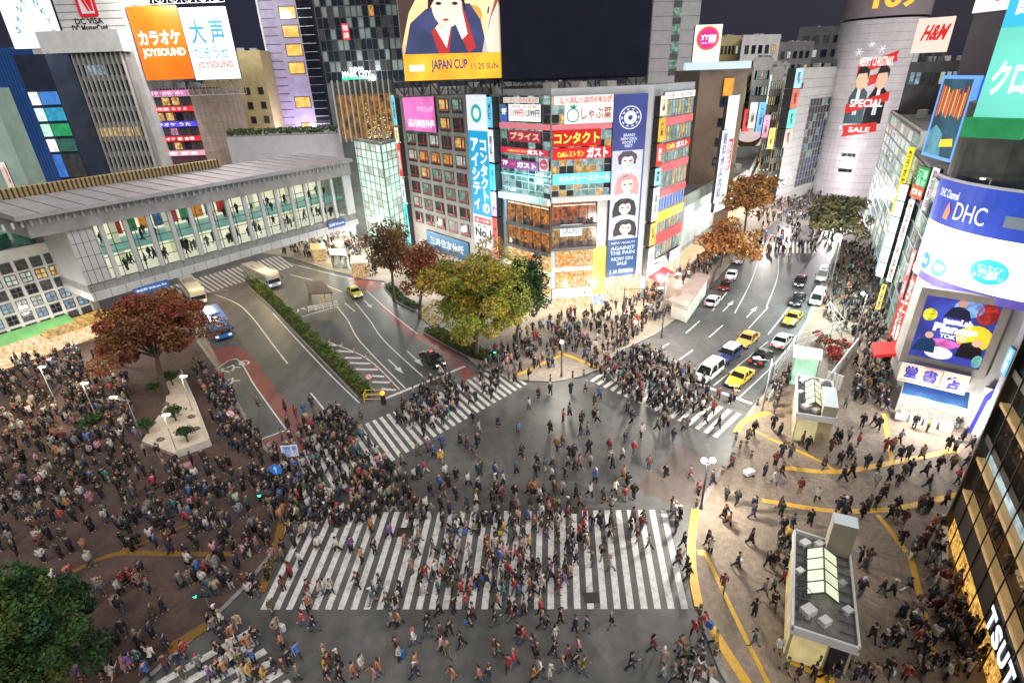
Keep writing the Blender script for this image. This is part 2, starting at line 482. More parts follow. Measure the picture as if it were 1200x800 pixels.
# red lane surfacing
ggon('red_lane', [(280, 405), (303, 427), (328, 462), (358, 492), (368, 512), (338, 552), (300, 520), (338, 503), (301, 453), (279, 421), (258, 430), (243, 408)], .008, REDR)
ggon('red_lane', [(407, 327), (418, 322), (452, 335), (433, 342)], .008, REDR)
ggon('red_lane', [(433, 342), (490, 391), (512, 385), (557, 438), (545, 446), (528, 430), (512, 410), (475, 390), (452, 368)], .008, REDR)
ggon('reddish_wear', [(742, 570), (800, 520), (850, 545), (815, 590), (790, 592)], .006, asphalt('reddish_asphalt', (.085, .066, .06), .3))

def gl(mb, x0, y0, x1, y1, w, m=None, z=.012):
    ribbon_mb(mb, [G(x0, y0), G(x1, y1)], w, z, m or WHITE)
for x, y, w_, h_, a_ in ((560, 548, 5, 2.6, .3), (700, 520, 3, 6, -.4), (480, 760, 6, 3, .1), (730, 745, 4, 2.5, .5), (640, 470, 2.2, 7, .9), (390, 400, 1.6, 6, .5), (450, 390, 1.5, 5, .6), (850, 380, 1.4, 7, -.5), (900, 330, 1.4, 8, -.4), (820, 430, 5, 1.2, .6)):
    p = G(x, y); co_, si_ = math.cos(a_), math.sin(a_); mb = MB(); mb.poly([(p.x + (a * co_ - b * si_), p.y + (a * si_ + b * co_), .0075) for a, b in ((-w_ / 2, -h_ / 2), (w_ / 2, -h_ / 2), (w_ / 2, h_ / 2), (-w_ / 2, h_ / 2))], asphalt('patch_asphalt', (.06, .06, .06) if w_ < 3 else (.105, .102, .096), .25)); tag(build('asphalt_patch', mb), kind='structure')
# ---- zebra crossings
def zebra(name, a, b, a2, b2, n, frac=.5, skip=()):
    """a->b one ends' line, a2->b2 the other, n stripes; points in metres"""
    mb = MB()
    for i in range(n):
        if i in skip: continue
        t0, t1 = i / (n - 1 + frac), (i + frac) / (n - 1 + frac)
        q = [a.lerp(b, t0), a.lerp(b, t1), a2.lerp(b2, t1), a2.lerp(b2, t0)]
        mb.poly([V(p.x, p.y, .012) for p in q], WHITE)
    return tag(build(name, mb), kind='structure')
zebra('zebra_crossing', G(305, 714), G(806.5, 713), G(361, 600), G(780.5, 597), 33)
zebra('zebra_crossing', G(345, 532), G(588, 428), G(372, 590), G(618, 450), 32)
zebra('zebra_crossing', G(715, 430), G(869, 485), G(691, 446), G(840, 513), 17)
d = (G(341, 799) - G(291, 737)) / 5.
A, B = G(183, 798), G(291, 737)
zebra('zebra_crossing', A, A + d * 8, B, B + d * 8, 9)
A = G(816, 779); B = A + (G(848, 803) - A).normalized() * 5.5
d = (G(800, 784) - G(816, 779))
d = d - (B - A).normalized() * d.dot((B - A).normalized()); d = d.normalized() * .9
zebra('zebra_crossing', A, A + d * 7.5, B, B + d * 7.5, 9)
zebra('zebra_crossing', G(893, 284), G(954, 284), G(889, 296), G(955, 297), 14)
zebra('zebra_crossing', G(438, 312), G(470, 316), G(448, 322), G(478, 327), 9)
zebra('zebra_crossing', G(192, 337), G(326, 299), G(216, 352), G(344, 312), 26)
# ---- lane lines
mb = MB()
W1 = .16
for q in ((317, 400, 337, 426), (364, 460, 384, 485), (300, 377, 317, 400), (217, 347, 267, 339), (302, 516, 337, 503), (384, 335, 401, 342), (404, 355, 416, 365), (340, 322, 366, 328),
          (852, 342, 835, 364), (847, 381, 831, 395), (820, 376, 804, 390), (784, 402, 762, 416), (812, 410, 791, 425), (967, 372, 960, 385), (354, 371, 396, 359)):
    gl(mb, *q, .18)
for pts in ([(252, 345), (280, 357), (300, 377)], [(320, 367), (350, 400), (385, 437), (421, 472)], [(395, 359), (408, 376), (422, 400), (475, 455)], [(416, 354), (433, 375), (451, 400), (500, 445)],
            [(325, 305), (360, 314), (412, 327)], [(430, 341), (460, 368), (489, 391)], [(255, 431), (278, 421), (300, 454), (336, 504)], [(891, 298), (880, 330), (861, 367)],
            [(900, 360), (877, 385)], [(900, 400), (868, 426), (836, 452)], [(900, 434), (867, 465)], [(912, 300), (911, 325), (898, 360)], [(952, 362), (932, 398), (900, 434)], [(925, 360), (900, 392)],
            [(384, 400), (430, 420), (468, 456)]):
    ribbon_mb(mb, smooth([G(*p) for p in pts]), W1, .012, WHITE)
gl(mb, 451, 467, 545, 429, .45); gl(mb, 804, 444, 881, 473, .45)
for q in ((384, 404, 401, 405), (394, 411, 415, 412.5), (404, 419, 424, 419.5), (410, 425, 434, 426), (416, 432.5, 443, 433), (429, 440, 450, 441), (436, 447.5, 457, 448), (447, 455.5, 464, 457)):
    gl(mb, *q, .4)
tag(build('lane_markings', mb), kind='structure')
def arrow(x0, y0, x1, y1):
    mb = MB(); a, b = G(x0, y0), G(x1, y1); d = (b - a); L = d.length; d.normalize(); n = V(-d.y, d.x, 0); z = V(0, 0, .012)
    h = a + d * (L * .6)
    mb.poly([a + n * .1 + z, a - n * .1 + z, h - n * .1 + z, h + n * .1 + z], WHITE)
    mb.poly([h + n * .38 + z, h - n * .38 + z, b + z], WHITE)
    tag(build('arrow_marking', mb), kind='structure')
arrow(455, 421, 473, 438); arrow(477, 411, 496, 429); arrow(427, 352, 436, 361); arrow(847, 365, 860, 352); arrow(875, 372, 887, 359)
class Flat:
    """lettering laid on the road; x reads along u, y along v"""
    def __init__(s, o, u, v): s.o, s.u, s.v = o, u, v
    def P(s, t, z, d=0.): return s.o + s.u * t + s.v * z + V(0, 0, d)
def road_text(txt, px, w, h, right):
    o = G(*px); u = (G(*right) - o).normalized(); v = V(-u.y, u.x, 0)
    mb = MB(); put_text(mb, Flat(o, u, v), txt, (0, w, 0, h), .013, WHITE, .02)
    tag(build('road_lettering', mb), kind='structure')
road_text('バスの', (258, 441), 4.4, 1.9, (281, 431)); road_text('ス', (268, 452), 1.6, 1.6, (284, 445)); road_text('バス', (348, 366), 3.6, 1.5, (366, 361))

# ---- yellow tactile strips on the pavements
def tactile(px, w, m, z=.128):
    mb = MB(); ribbon_mb(mb, smooth([G(*p) for p in px], 5), w, z, m); tag(build('tactile_paving', mb), kind='structure')
tactile([(815, 598), (810, 640), (812, 675), (819, 712)], .62, YELL)
tactile([(833, 735), (852, 766), (878, 806)], .6, YELL)
tactile([(817, 648), (827, 649)], .5, YELL, .132)
tactile([(826, 648), (850, 700), (879, 760), (902, 806)], .3, YELL)
tactile([(893, 587), (960, 598), (1000, 600), (1055, 596), (1122, 580)], .5, YELL)
tactile([(900, 514), (950, 536), (978, 552)], .4, YELL)
tactile([(918, 549), (980, 554), (1040, 544), (1122, 528)], .55, YELL, .132)
tactile([(1035, 485), (1045, 542)], .4, YELL)
tactile([(1028, 604), (1062, 648)], .4, YELL); tactile([(1066, 652), (1080, 710), (1094, 775)], .4, YELL)
tactile([(862, 508), (874, 493), (902, 484)], .6, YELL); tactile([(876, 502), (902, 514)], .3, YELL)
tactile([(607, 440), (655, 418), (662, 416), (701, 432)], .5, YELL); tactile([(657, 398), (656, 417)], .35, YELL)
tactile([(925, 771), (966, 792), (960, 806)], .9, YELL)
tactile([(85, 671), (137, 650), (200, 650), (275, 650)], .45, OCHRE); tactile([(142, 648), (200, 624), (262, 598)], .4, OCHRE, .132)
tactile([(197, 762), (243, 734)], .8, OCHRE); tactile([(333, 600), (325, 640), (306, 695)], .7, OCHRE)
mb = MB()
for (x, y, w, h) in ((671, 598, 1, .8), (475, 623, 1.4, 1.0), (693, 700, 1.1, .9), (1052, 492, 1.4, 1), (1028, 465, 1.2, .8)):
    p = G(x, y); mb.poly([(p.x + a * w, p.y + b * h, .134 if x > 860 else .016) for a, b in ((-.5, -.5), (.5, -.5), (.5, .5), (-.5, .5))], mat('manhole_steel', (.045, .035, .03), .6, .3, .3, 4.))
tag(build('manhole_covers', mb), kind='structure')
# ================================================================ BUILDINGS
WARMC = (255, 205, 120)
CONC = mat('pale_concrete', (.42, .41, .38), .85, 0, .18, .5)
CONCD = mat('grey_concrete', (.16, .16, .165), .85, 0, .2, .5)
CONCB = mat('brown_tile_wall', (.26, .19, .14), .8, 0, .12, .8)
YWALL = mat('yellowish_tile_wall', (.42, .34, .17), .8, 0, .12, .8)
PINKT = mat('pinkish_tile_wall', (.33, .25, .2), .8, 0, .12, .8)
WWALL = mat('white_wall', (.6, .6, .6), .7, 0, .1, .6)
PURP = mat('mauve_panel_wall', (.36, .32, .46), .6, 0, .12, .6)
DGREY = mat('dark_panel_wall', (.09, .095, .1), .5, .2, .25, .5)
ROOFM = mat('roof_membrane', (.12, .12, .12), .9, 0, .35, .6)
ALU = mat('aluminium_frame', (.45, .46, .47), .4, .7, .1, 2.)
ALUD = mat('dark_window_frame', (.05, .05, .055), .5, .3, .15, 2.)
GLD = mat('dark_glass', (.012, .016, .022), .08, 0, .3, .4, spec=.8)
GLB = mat('blue_glow_glass', (.01, .025, .06), .1, 0, .3, .4, spec=.8, emit=.32, ecol=(.03, .12, .42))  # blue lighting put into the glass as its own glow
WIN_W = interior('warm_lit_room', (150, 88, 22), (255, 226, 140), 1.1, .9)
WIN_O = interior('orange_lit_room', (120, 55, 10), (255, 190, 90), 1.1, 1.5)
WIN_C = interior('pale_lit_room', (120, 140, 130), (235, 245, 225), .95, 1.2)
WIN_B = interior('cool_lit_room', (60, 90, 110), (190, 225, 245), .9, 1.1)
WIN_D = interior('dim_room', (14, 18, 20), (70, 74, 72), .7, .8)
WIN_G = interior('green_lit_room', (40, 80, 70), (170, 215, 190), .8, 1.)
SHOP = interior('bright_shop', (210, 150, 60), (255, 250, 225), 1.25, 1.6)
GOLD = interior('gold_shopfront', (185, 105, 20), (255, 242, 180), 1.2, 1.5)
RESTO = interior('restaurant_interior', (40, 18, 8), (240, 150, 60), 1.0, 1.3)
INK = mat('black_sign_ink', (.012, .012, .014), .6, 0, 0)
INKR = mat('red_sign_paint', (.5, .02, .02), .5, 0, 0)

def building(name, label, cat, pts, h, wall, group=None, parapet=.9, loc=None, roof=None):
    c = Vector((sum(p[0] for p in pts) / len(pts), sum(p[1] for p in pts) / len(pts), 0))
    root = thing(name, label, cat, c, group)
    mb = MB(); mb.prism([(p[0], p[1]) for p in pts], 0, h, wall, ROOFM)
    build('wall', mb, root)
    if parapet:
        mb = MB(); n = len(pts)
        for i in range(n):
            a, b = Vector((pts[i][0], pts[i][1], 0)), Vector((pts[(i + 1) % n][0], pts[(i + 1) % n][1], 0))
            F = Fac(a, b); mb.fb(F, 0, F.L, h + .002, h + parapet, -.3, 0.004, wall)
        build('parapet', mb, root)
        mb = MB()
        for k in range(3):
            t = rnd.random(); q = Vector((pts[0][0], pts[0][1], 0)).lerp(Vector((pts[len(pts) // 2][0], pts[len(pts) // 2][1], 0)), .25 + .2 * k + .1 * t)
            mb.box((q.x, q.y, h + .8), (1.8, 1.4, 1.5), CONC, t)
        build('rooftop_unit', mb, root)
    return root
def block(F, depth):
    """footprint reaching depth metres behind a facade"""
    a, b = F.a, F.b; n = F.n
    return [(a.x, a.y), (b.x, b.y), (b.x - n.x * depth, b.y - n.y * depth), (a.x - n.x * depth, a.y - n.y * depth)]
def window_grid(root, F, s0, s1, z0, z1, nx, nz, wf, hf, pick, frame=ALUD, cross=False, off=.0, skip=None, extra=None):
    """nx by nz windows, each an object; pick(i,j) gives the pane"""
    cw, ch = (s1 - s0) / nx, (z1 - z0) / nz; w, h = cw * wf, ch * hf
    mb = MB(); O = Fac(V(0, 0, 0), F.u)
    t = min(.12, w * .08); d = .09
    for q in ((-w / 2, w / 2, 0, t), (-w / 2, w / 2, h - t, h), (-w / 2, -w / 2 + t, t, h - t), (w / 2 - t, w / 2, t, h - t)): mb.fb(O, *q, -.02, d, frame)
    if cross:
        mb.fb(O, -t / 2, t / 2, t, h - t, .015, d * .8, frame); mb.fb(O, -w / 2 + t, -t / 2, h * .5 - t / 2, h * .5 + t / 2, .015, d * .8, frame); mb.fb(O, t / 2, w / 2 - t, h * .5 - t / 2, h * .5 + t / 2, .015, d * .8, frame)
    P = [O.P(-w / 2 + t, t, .012), O.P(w / 2 - t, t, .012), O.P(w / 2 - t, h - t, .012), O.P(-w / 2 + t, h - t, .012)]
    mb.poly(P, GLD); pi = mb.mats.index(GLD)
    if extra: extra(mb, O, w, h)
    me = mb.mesh('window'); base = wloc(root); n = 0
    rest = MB()
    for j in range(nz):
        for i in range(nx):
            if skip and skip(i, j): continue
            p = F.P(s0 + cw * (i + .5), z0 + ch * (j + .5) - h / 2, off)
            m = pick(i, j)
            n += 1
            o = bpy.data.objects.new('window', me); col.objects.link(o); o.parent = root; o.location = p - base
            if m is not GLD:
                o.material_slots[pi].link = 'OBJECT'; o.material_slots[pi].material = m
def curtain(root, F, s0, s1, z0, z1, nx, nz, pane, frame=ALU, w=.09, off=.03, name='glazing'):
    mb = MB()
    cw, ch = (s1 - s0) / nx, (z1 - z0) / nz
    for i in range(nx):
        for j in range(nz):
            m = pane(i, j) if callable(pane) else pane
            mb.poly([F.P(s0 + cw * i, z0 + ch * j, off), F.P(s0 + cw * (i + 1), z0 + ch * j, off), F.P(s0 + cw * (i + 1), z0 + ch * (j + 1), off), F.P(s0 + cw * i, z0 + ch * (j + 1), off)], m)
    g = build(name, mb, root)
    mb = MB()
    for i in range(nx + 1): mb.fb(F, s0 + cw * i - w / 2, s0 + cw * i + w / 2, z0, z1, off - .02, off + .12, frame)
    for j in range(nz + 1): mb.fb(F, s0, s1, z0 + ch * j - w / 2, z0 + ch * j + w / 2, off - .03, off + .09, frame)
    build('mullions', mb, root)
    return g
def band(root, name, F, s0, s1, z0, z1, d0, d1, m):
    mb = MB(); mb.fb(F, s0, s1, z0, z1, d0, d1, m); return build(name, mb, root)
def pickf(*w):
    ms = [a for a, b in w]; ws = [b for a, b in w]
    return lambda i, j: rnd.choices(ms, ws)[0]
def portrait(root, F, rect, d, bg, hair, skin, cloth, name='portrait', long=True, tilt=0.):
    """printed head-and-shoulders picture of nobody in particular"""
    mb = MB()
    if bg: fpoly(mb, F, rect, [(0, 0), (1, 0), (1, 1), (0, 1)], d, bg)
    e = .02
    t = tilt
    H_ = [(.1, .0), (.08, .4), (.16, .8), (.34, .96), (.62, .97), (.82, .82), (.9, .45), (.88, 0)] if long else [(.22, .4), (.18, .75), (.34, .96), (.62, .97), (.8, .8), (.78, .4)]
    fpoly(mb, F, rect, [(x + t, y) for x, y in H_], d + e, hair)
    fpoly(mb, F, rect, [(.02, 0), (.98, 0), (.84, .13), (.62, .2), (.38, .2), (.16, .13)], d + 2 * e, cloth)
    fpoly(mb, F, rect, [(.41 + t, .16), (.59 + t, .16), (.6 + t, .36), (.4 + t, .36)], d + 3 * e, skin)
    fpoly(mb, F, rect, [(.5 + .2 * math.cos(k * .3142) * (.8 if math.sin(k * .3142) < -.6 else 1) + t, .53 + .31 * math.sin(k * .3142)) for k in range(20)], d + 4 * e, skin)
    fpoly(mb, F, rect, [(.27 + t, .4), (.33 + t, .68), (.42 + t, .74), (.5 + t, .7), (.62 + t, .75), (.69 + t, .66), (.73 + t, .4), (.82 + t, .7), (.64 + t, .95), (.36 + t, .95), (.2 + t, .7)], d + 5 * e, hair)
    fpoly(mb, F, rect, [(.5 + t, .25), (.6 + t, .3), (.68 + t, .45), (.69 + t, .66), (.6 + t, .6), (.57 + t, .4)], d + 4.3 * e, em((232, 196, 184), .85))
    fpoly(mb, F, rect, [(.28 + t, .8), (.4 + t, .9), (.56 + t, .92), (.42 + t, .86)], d + 5.3 * e, em((120, 110, 130), .5))
    for x in (.41, .59): fell(mb, F, rect, (x + t, .55), (.06, .03), d + 5.5 * e, INK, 8)
    fpoly(mb, F, rect, [(.48 + t, .42), (.53 + t, .42), (.505 + t, .5)], d + 5.5 * e, em((222, 175, 160), .75))
    fell(mb, F, rect, (.5 + t, .345), (.05, .014), d + 5.5 * e, em((205, 85, 95), .8), 8)
    return build(name, mb, root)
def truss(mb, F, s0, s1, z0, z1, n, m, r=.06, d=0.):
    cw = (s1 - s0) / n
    mb.tube(F.P(s0, z0, d), F.P(s1, z0, d), r, m=m, n=5); mb.tube(F.P(s0, z1, d), F.P(s1, z1, d), r, m=m, n=5)
    for i in range(n + 1):
        mb.tube(F.P(s0 + cw * i, z0, d), F.P(s0 + cw * i, z1, d), r, m=m, n=5)
        if i < n: mb.tube(F.P(s0 + cw * i, z0 if i % 2 else z1, d), F.P(s0 + cw * (i + 1), z1 if i % 2 else z0, d), r * .8, m=m, n=5)

# ---------------------------------------------------------------- left: grid-window block, green-lit sign tower
F1 = Fac(G(-30, 446), G(126, 391)); h1 = HT(F1.b, 285)
b1 = building('office_block', 'grey office block with a square grid of cross-barred windows beside the red maple', 'building', block(F1, 26), h1, CONC)
z0 = F1.hit(114, 367)[1]; z1 = F1.hit(84, 289)[1]
def p1(i, j):
    r = 5 - j
    if r == 1: return rnd.choice([WIN_C, WIN_C, WIN_W])
    if r == 3: return rnd.choice([WIN_B, WIN_B, WIN_C])
    if r == 4: return rnd.choice([WIN_B, WIN_D, GLD])
    return rnd.choice([GLD, WIN_D])
window_grid(b1, F1, .4, F1.L - .5, z0, z1, 9, 6, .76, .8, p1, cross=True)
FR1 = Fac(F1.b, (F1.b - F1.n * 26)[:2])
band(b1, 'corner_column', F1, F1.L - .35, F1.L + .3, 0, h1 + .4, -.3, .35, CONCD)
r = thing('awning_row', 'green and amber lit awnings over shop entrances at the foot of the grid-window block', 'awning', F1.P(F1.L * .4, 0, 2))
mb = MB(); zt = 4.2
mb.poly([F1.P(-2, zt + .6, .3), F1.P(-2, zt, 3.2), F1.P(F1.L * .75, zt, 3.2), F1.P(F1.L * .75, zt + .6, .3)], mat('green_lit_awning', (.12, .3, .1), .7, 0, .2, .6, emit=.25, ecol=(.25, .7, .2))); build('awning_canopy', mb, r)  # green light put into the canopy as its own glow
mb = MB(); mb.fb(F1, -2, F1.L, .1, 3.2, .02, .12, SHOP); build('shop_window', mb, r)
mb = MB(); mb.fb(F1, F1.L * .5, F1.L, 3.3, 4.3, 1.2, 3.6, interior('amber_fascia', (120, 70, 15), (255, 205, 90), 1.05, 1.2)); build('lit_fascia', mb, r)
FT = Fac(AT(-70, 265, 76), AT(53, 262, 80))
r = building('sign_tower', 'green lit rooftop tower carrying an upright price advertisement, above the grid-window block', 'tower', block(FT, 6), 34, mat('green_lit_render', (.3, .42, .36), .8, 0, .15, .5), parapet=0)  # green light on the tower is put into its wall colour
rt = sign('wall_sign', 'red and white upright panel reading 800 on the green lit tower', 'billboard', FT, FT.rect((-2, 190), (33, 254)), em((235, 225, 215), .85),
     [('全国無料', (.5, .9, .3, .97), em((180, 40, 40), .8)), ('８００', (.12, .42, .4, .92), em((190, 40, 40), .8))], .2, .02)
mb = MB(); q = FT.rect((-2, 190), (33, 254)); fpoly(mb, FT, q, [(.05, .03), (.95, .03), (.95, .26), (.05, .26)], rt['d'], em((150, 45, 40), .8)); put_text(mb, FT, '通話品質', sub(q, (.12, .88, .09, .2)), rt['d'] + .03, em((240, 230, 220), .9)); build('lettering', mb, rt)
sign('wall_sign', 'pale teal list of small print beside the red price panel on the green tower', 'billboard', FT, FT.rect((-45, 215), (-6, 262)), em((150, 215, 195), .8),
     [('渋谷駅前\n月額料金\n無料相談', (.2, .95, .1, .9), em((40, 90, 90), .6))], .2, .02)
mb = MB(); p = F1.P(F1.L - 4, h1, -5)
for k in range(4): mb.box((p.x - k * 2.6, p.y + 1.5 - k * 2.2, h1 + 1.), (2.2, 2., 1.8), mat('green_lit_metal', (.12, .32, .24), .5, .3, .3, 1.))  # green light put into the metal colour
o = build('air_conditioner', mb, None, loc=(p.x, p.y, h1)); tag(o, 'row of square air conditioners in green light on the grid-window roof', 'air conditioner')
o.parent = b1; o.location = o.location - b1.location; del o['label'], o['category']

# ---------------------------------------------------------------- Mark City passage bridge
FBg = Fac(G(112, 352, 8.), G(416, 263, 8.))
def zb(x, y): return FBg.hit(x, y)[1]
L = FBg.L
zA = 8.0; zB = zb(300, 289); zC = zb(300, 281); zD = zb(300, 226); zE = zb(300, 208)
sW0 = FBg.hit(118, 300)[0]; sW1 = FBg.hit(404, 230)[0]
br = thing('passage_bridge', 'long two-storey enclosed footbridge with a glazed front crossing over the bus road', 'bridge', FBg.P(L / 2, 8, 0))
BRW = mat('bridge_cladding', (.5, .5, .5), .6, .1, .1, .4)
mb = MB(); mb.fb(FBg, -.3, L + .5, zA, zB, -12, .5, BRW)
for k in range(24): mb.fb(FBg, k * L / 24, .05 + k * L / 24, zA + .02, zB + .01, .49, .515, STEEL)
build('deck_beam', mb, br)
mb = MB(); mb.fb(FBg, -.3, L + .5, zB + .002, zC, -12, .15, BRW)
for k in range(30): mb.fb(FBg, k * L / 30, .04 + k * L / 30, zB + .02, zC - .02, .14, .165, STEEL); build('sill_wall', mb, br)
mb = MB(); mb.fb(FBg, -4, L + .5, zD, zE, -12, .6, mat('bridge_fascia', (.32, .31, .31), .7, .1, .2, .5))
for k in range(60): mb.fb(FBg, -8 + k * (L + 8) / 60, -7.75 + k * (L + 8) / 60, zE - .9, zE - .2, .6, .75, BRW)
build('fascia', mb, br)
mb = MB(); mb.hexa([FBg.P(-5, zE + .02, 1.6), FBg.P(L + .5, zE + .02, 1.6), FBg.P(L + .5, zE + .02, -13), FBg.P(-5, zE + .02, -13),
                   FBg.P(-5, zE + .5, 1.6), FBg.P(L + .5, zE + .6, 1.6), FBg.P(L + .5, zE + .9, -13), FBg.P(-5, zE + .9, -13)], mat('bridge_roof_sheet', (.34, .32, .33), .5, .2, .15, .5))
for k in range(22): s = -5 + (L + 5) * k / 21; mb.hexa([FBg.P(s + dx, zE + (.51 if d > 0 else .91), d) for dx, d in ((0, 1.6), (.1, 1.6), (.1, -13), (0, -13))] + [FBg.P(s + dx, zE + (.57 if d > 0 else .97), d) for dx, d in ((0, 1.6), (.1, 1.6), (.1, -13), (0, -13))], CONCD)
build('roof', mb, br)
mb = MB(); mb.fb(FBg, -6, L * .62, zE + .9, zE + 2.1, -13, -11.5, mat('amber_lit_louvre', (.35, .25, .1), .6, .2, .3, 2., emit=.15, ecol=(.5, .33, .12)))  # amber light put into the louvre as a faint glow
for k in range(60): mb.fb(FBg, -6 + k * (L * .62 + 6) / 60, -5.8 + k * (L * .62 + 6) / 60, zE + .8, zE + 2.2, -11.45, -11.35, STEEL)
build('roof_louvre', mb, br)
PALEI = interior('bridge_interior_wall', (232, 230, 180), (255, 253, 232), 1.25, .35)  # interior lighting put into wall, slab and column colours as glow
mb = MB(); mb.fb(FBg, sW0, L, zC, zD, -8.2, -8, PALEI); build('back_wall', mb, br)
mb = MB()
MUR = [em(c, .7, .5, 1.5) for c in ((200, 60, 50), (60, 140, 90), (230, 150, 60), (70, 110, 150))]
for k in range(9):
    s = L * (.16 + .045 * k); mb.fb(FBg, s, s + 1.6, zD - 3.4, zD - .8, -7.99, -7.9, MUR[k % 4])
build('mural_panel', mb, br)
zM = (zC * .52 + zD * .48)
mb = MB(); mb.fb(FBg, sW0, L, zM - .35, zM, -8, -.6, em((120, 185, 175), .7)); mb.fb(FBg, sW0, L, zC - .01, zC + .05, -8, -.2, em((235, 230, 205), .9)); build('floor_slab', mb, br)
for k in range(6):
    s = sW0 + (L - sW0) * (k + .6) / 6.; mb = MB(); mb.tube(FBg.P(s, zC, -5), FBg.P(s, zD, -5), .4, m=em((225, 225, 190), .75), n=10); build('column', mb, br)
mb = MB(); mb.fb(FBg, sW0, sW1, zC, zD, -.02, 0, glass('bridge_glass', (.97, .98, .97), .88)); build('glazing', mb, br)
mb = MB()
for k in range(15):
    s = FBg.hit(143, 337)[0] + (sW1 - FBg.hit(143, 337)[0]) * k / 14
    mb.fb(FBg, s - .28, s + .28, zC, zD, .03, .45, BRW)
build('post', mb, br)
mb = MB(); sp = (sW1 - FBg.hit(143, 337)[0]) / 14
for k in range(28):
    s = FBg.hit(143, 337)[0] + sp * (k + 1) / 2 - sp * 0 + (sp / 6 if k % 2 else -sp / 6)
    mb.fb(FBg, s - .04, s + .04, zC, zD, .01, .1, ALUD)
for j in range(1, 5): mb.fb(FBg, sW0, sW1, zC + (zD - zC) * j / 5 - .04, zC + (zD - zC) * j / 5 + .04, .011, .09, ALUD)
build('mullions', mb, br)
s0_, s1_ = FBg.hit(122, 330)[0], FBg.hit(142, 330)[0]
mb = MB(); mb.fb(FBg, -.3, s0_ + 1, zC, zD, -12, .2, BRW)
for k in range(4): mb.fb(FBg, -.3, s0_ + 1, zC + (zD - zC) * k / 4, zC + .05 + (zD - zC) * k / 4, .19, .22, STEEL)
for k in range(4): mb.fb(FBg, .2 + (s0_ + .6) * k / 3, .25 + (s0_ + .6) * k / 3, zC, zD, .19, .225, STEEL)
mb.fb(FBg, -.3, s0_ + 1, zC, zD, -12, .2, BRW) if False else None; build('end_wall', mb, br); mb = MB(); mb.fb(FBg, sW1, L + .5, zC, zD, -15, .2, BRW); build('end_wall', mb, br)
for a, b, n_ in (((382, 263), (402, 259), 0), ((154, 340), (195, 330), 1)):
    rc = FBg.rect4((a[0], a[1] - 3), (b[0], b[1] - 3), (b[0], b[1] + 5), (a[0], a[1] + 5))
    sign('station_sign', ('small blue direction sign on the bridge beam near the atrium', 'long blue direction sign under the bridge beam near the red maple')[n_], 'sign', FBg, rc, em((60, 100, 170), .7), [('渋谷駅 Shibuya Sta.', (.05, .95, .25, .75), em((235, 240, 250), .9))], .12, .52)

# ---------------------------------------------------------------- glass atrium of the passage building
A1, A2, A3 = G(420, 277), G(463, 300), G(486, 284)
FA, FB2 = Fac(A1, A2), Fac(A2, A3)
hA = FA.hit(418, 165)[1]
at = building('glass_atrium', 'bright greenish glass atrium with shelves of goods between the bridge and the red-framed windows', 'building', [A1[:2], A2[:2], A3[:2], (A3.x, A3.y + 22), (A1.x - 4, A1.y + 22)], hA, CONC, parapet=.5)
ATR = interior('atrium_interior', (175, 212, 192), (248, 255, 244), 1.25, .45, (1, 1, 1.2))
ATR2 = interior('atrium_goods', (110, 150, 150), (255, 245, 205), 1.15, .9)
curtain(at, FA, 0, FA.L, .3, hA, 8, 14, lambda i, j: ATR2 if rnd.random() < .25 else ATR, mat('atrium_frame', (.18, .25, .24), .5, .3, .1, 1.), .12)
curtain(at, FB2, 0, FB2.L, .3, hA, 5, 14, lambda i, j: ATR2 if rnd.random() < .3 else ATR, mat('atrium_frame', (.2, .2, .2)), .12)
FU = Fac(AT(400, 162, 122), AT(470, 165, 122)); hU = FU.hit(410, 96)[1]; zU = FU.hit(410, 163)[1]
up = building('restaurant_block', 'tall finned glass storey glowing orange inside with decorated tree lights, under the green lettering', 'building', block(FU, 14), hU, DGREY, parapet=0)
band(up, 'interior', FU, .3, FU.L - .1, zU, zU + (hU - zU) * .78, .02, .06, interior('orange_dining_room', (16, 14, 10), (235, 150, 50), .8, .45))
mb = MB()
for k in range(12): s = FU.L * k / 11.; mb.fb(FU, s - .12, s + .12, zU - .5, hU + .3, .1, .7, mat('pale_fin', (.5, .52, .47), .5, .2, .1, 1.))
build('fins', mb, up)
mb = MB()
for k in range(160):
    a = rnd.random(); q = FU.P(FU.L * (.45 + .4 * rnd.random()), zU + (hU - zU) * .7 * a * rnd.random(), .09)
    mb.box(q, (.14, .1, .14), em((255, 235, 170), 1.3))
build('tree_lights', mb, up)

# ---------------------------------------------------------------- hotel towers above
FH = Fac(AT(331, 155, 165), AT(389, 152, 166)); 
hz = FH.hit(360, 155)[1]
ht = building('hotel_tower', 'tall mauve hotel tower with a column of lit yellow windows', 'tower', block(FH, 20), 78, PURP, parapet=0)
for (x, y) in ((363, 150), (355, 120), (348, 80), (345, 59), (341, 37), (337, 15), (333, -8)):
    s, z = FH.hit(x, y)
    mb = MB(); mb.fb(FH, s - 2.2, s + 2.2, z - 1.5, z + 1.5, -.02, .05, ALUD); mb.poly([FH.P(s - 2, z - 1.3, .062), FH.P(s + 2, z - 1.3, .062), FH.P(s + 2, z + 1.3, .062), FH.P(s - 2, z + 1.3, .062)], interior('hotel_room', (235, 160, 40), (255, 235, 130), 1.15, .5))
    build('window', mb, ht)
mb = MB()
for k in range(26):
    z = hz + k * 2.0
    mb.fb(FH, FH.L * .02, FH.L * .3, z, z + .12, .01, .1, STEEL); mb.fb(FH, FH.L * .72, FH.L * .99, z, z + .12, .01, .3, ALU)
build('spandrel_lines', mb, ht)
mb = MB(); mb.fb(FH, FH.L * .72, FH.L, hz, 78, .005, .02, GLD); mb.fb(FH, 0, .5, hz, 78, .005, .3, WWALL); build('stair_glazing', mb, ht)
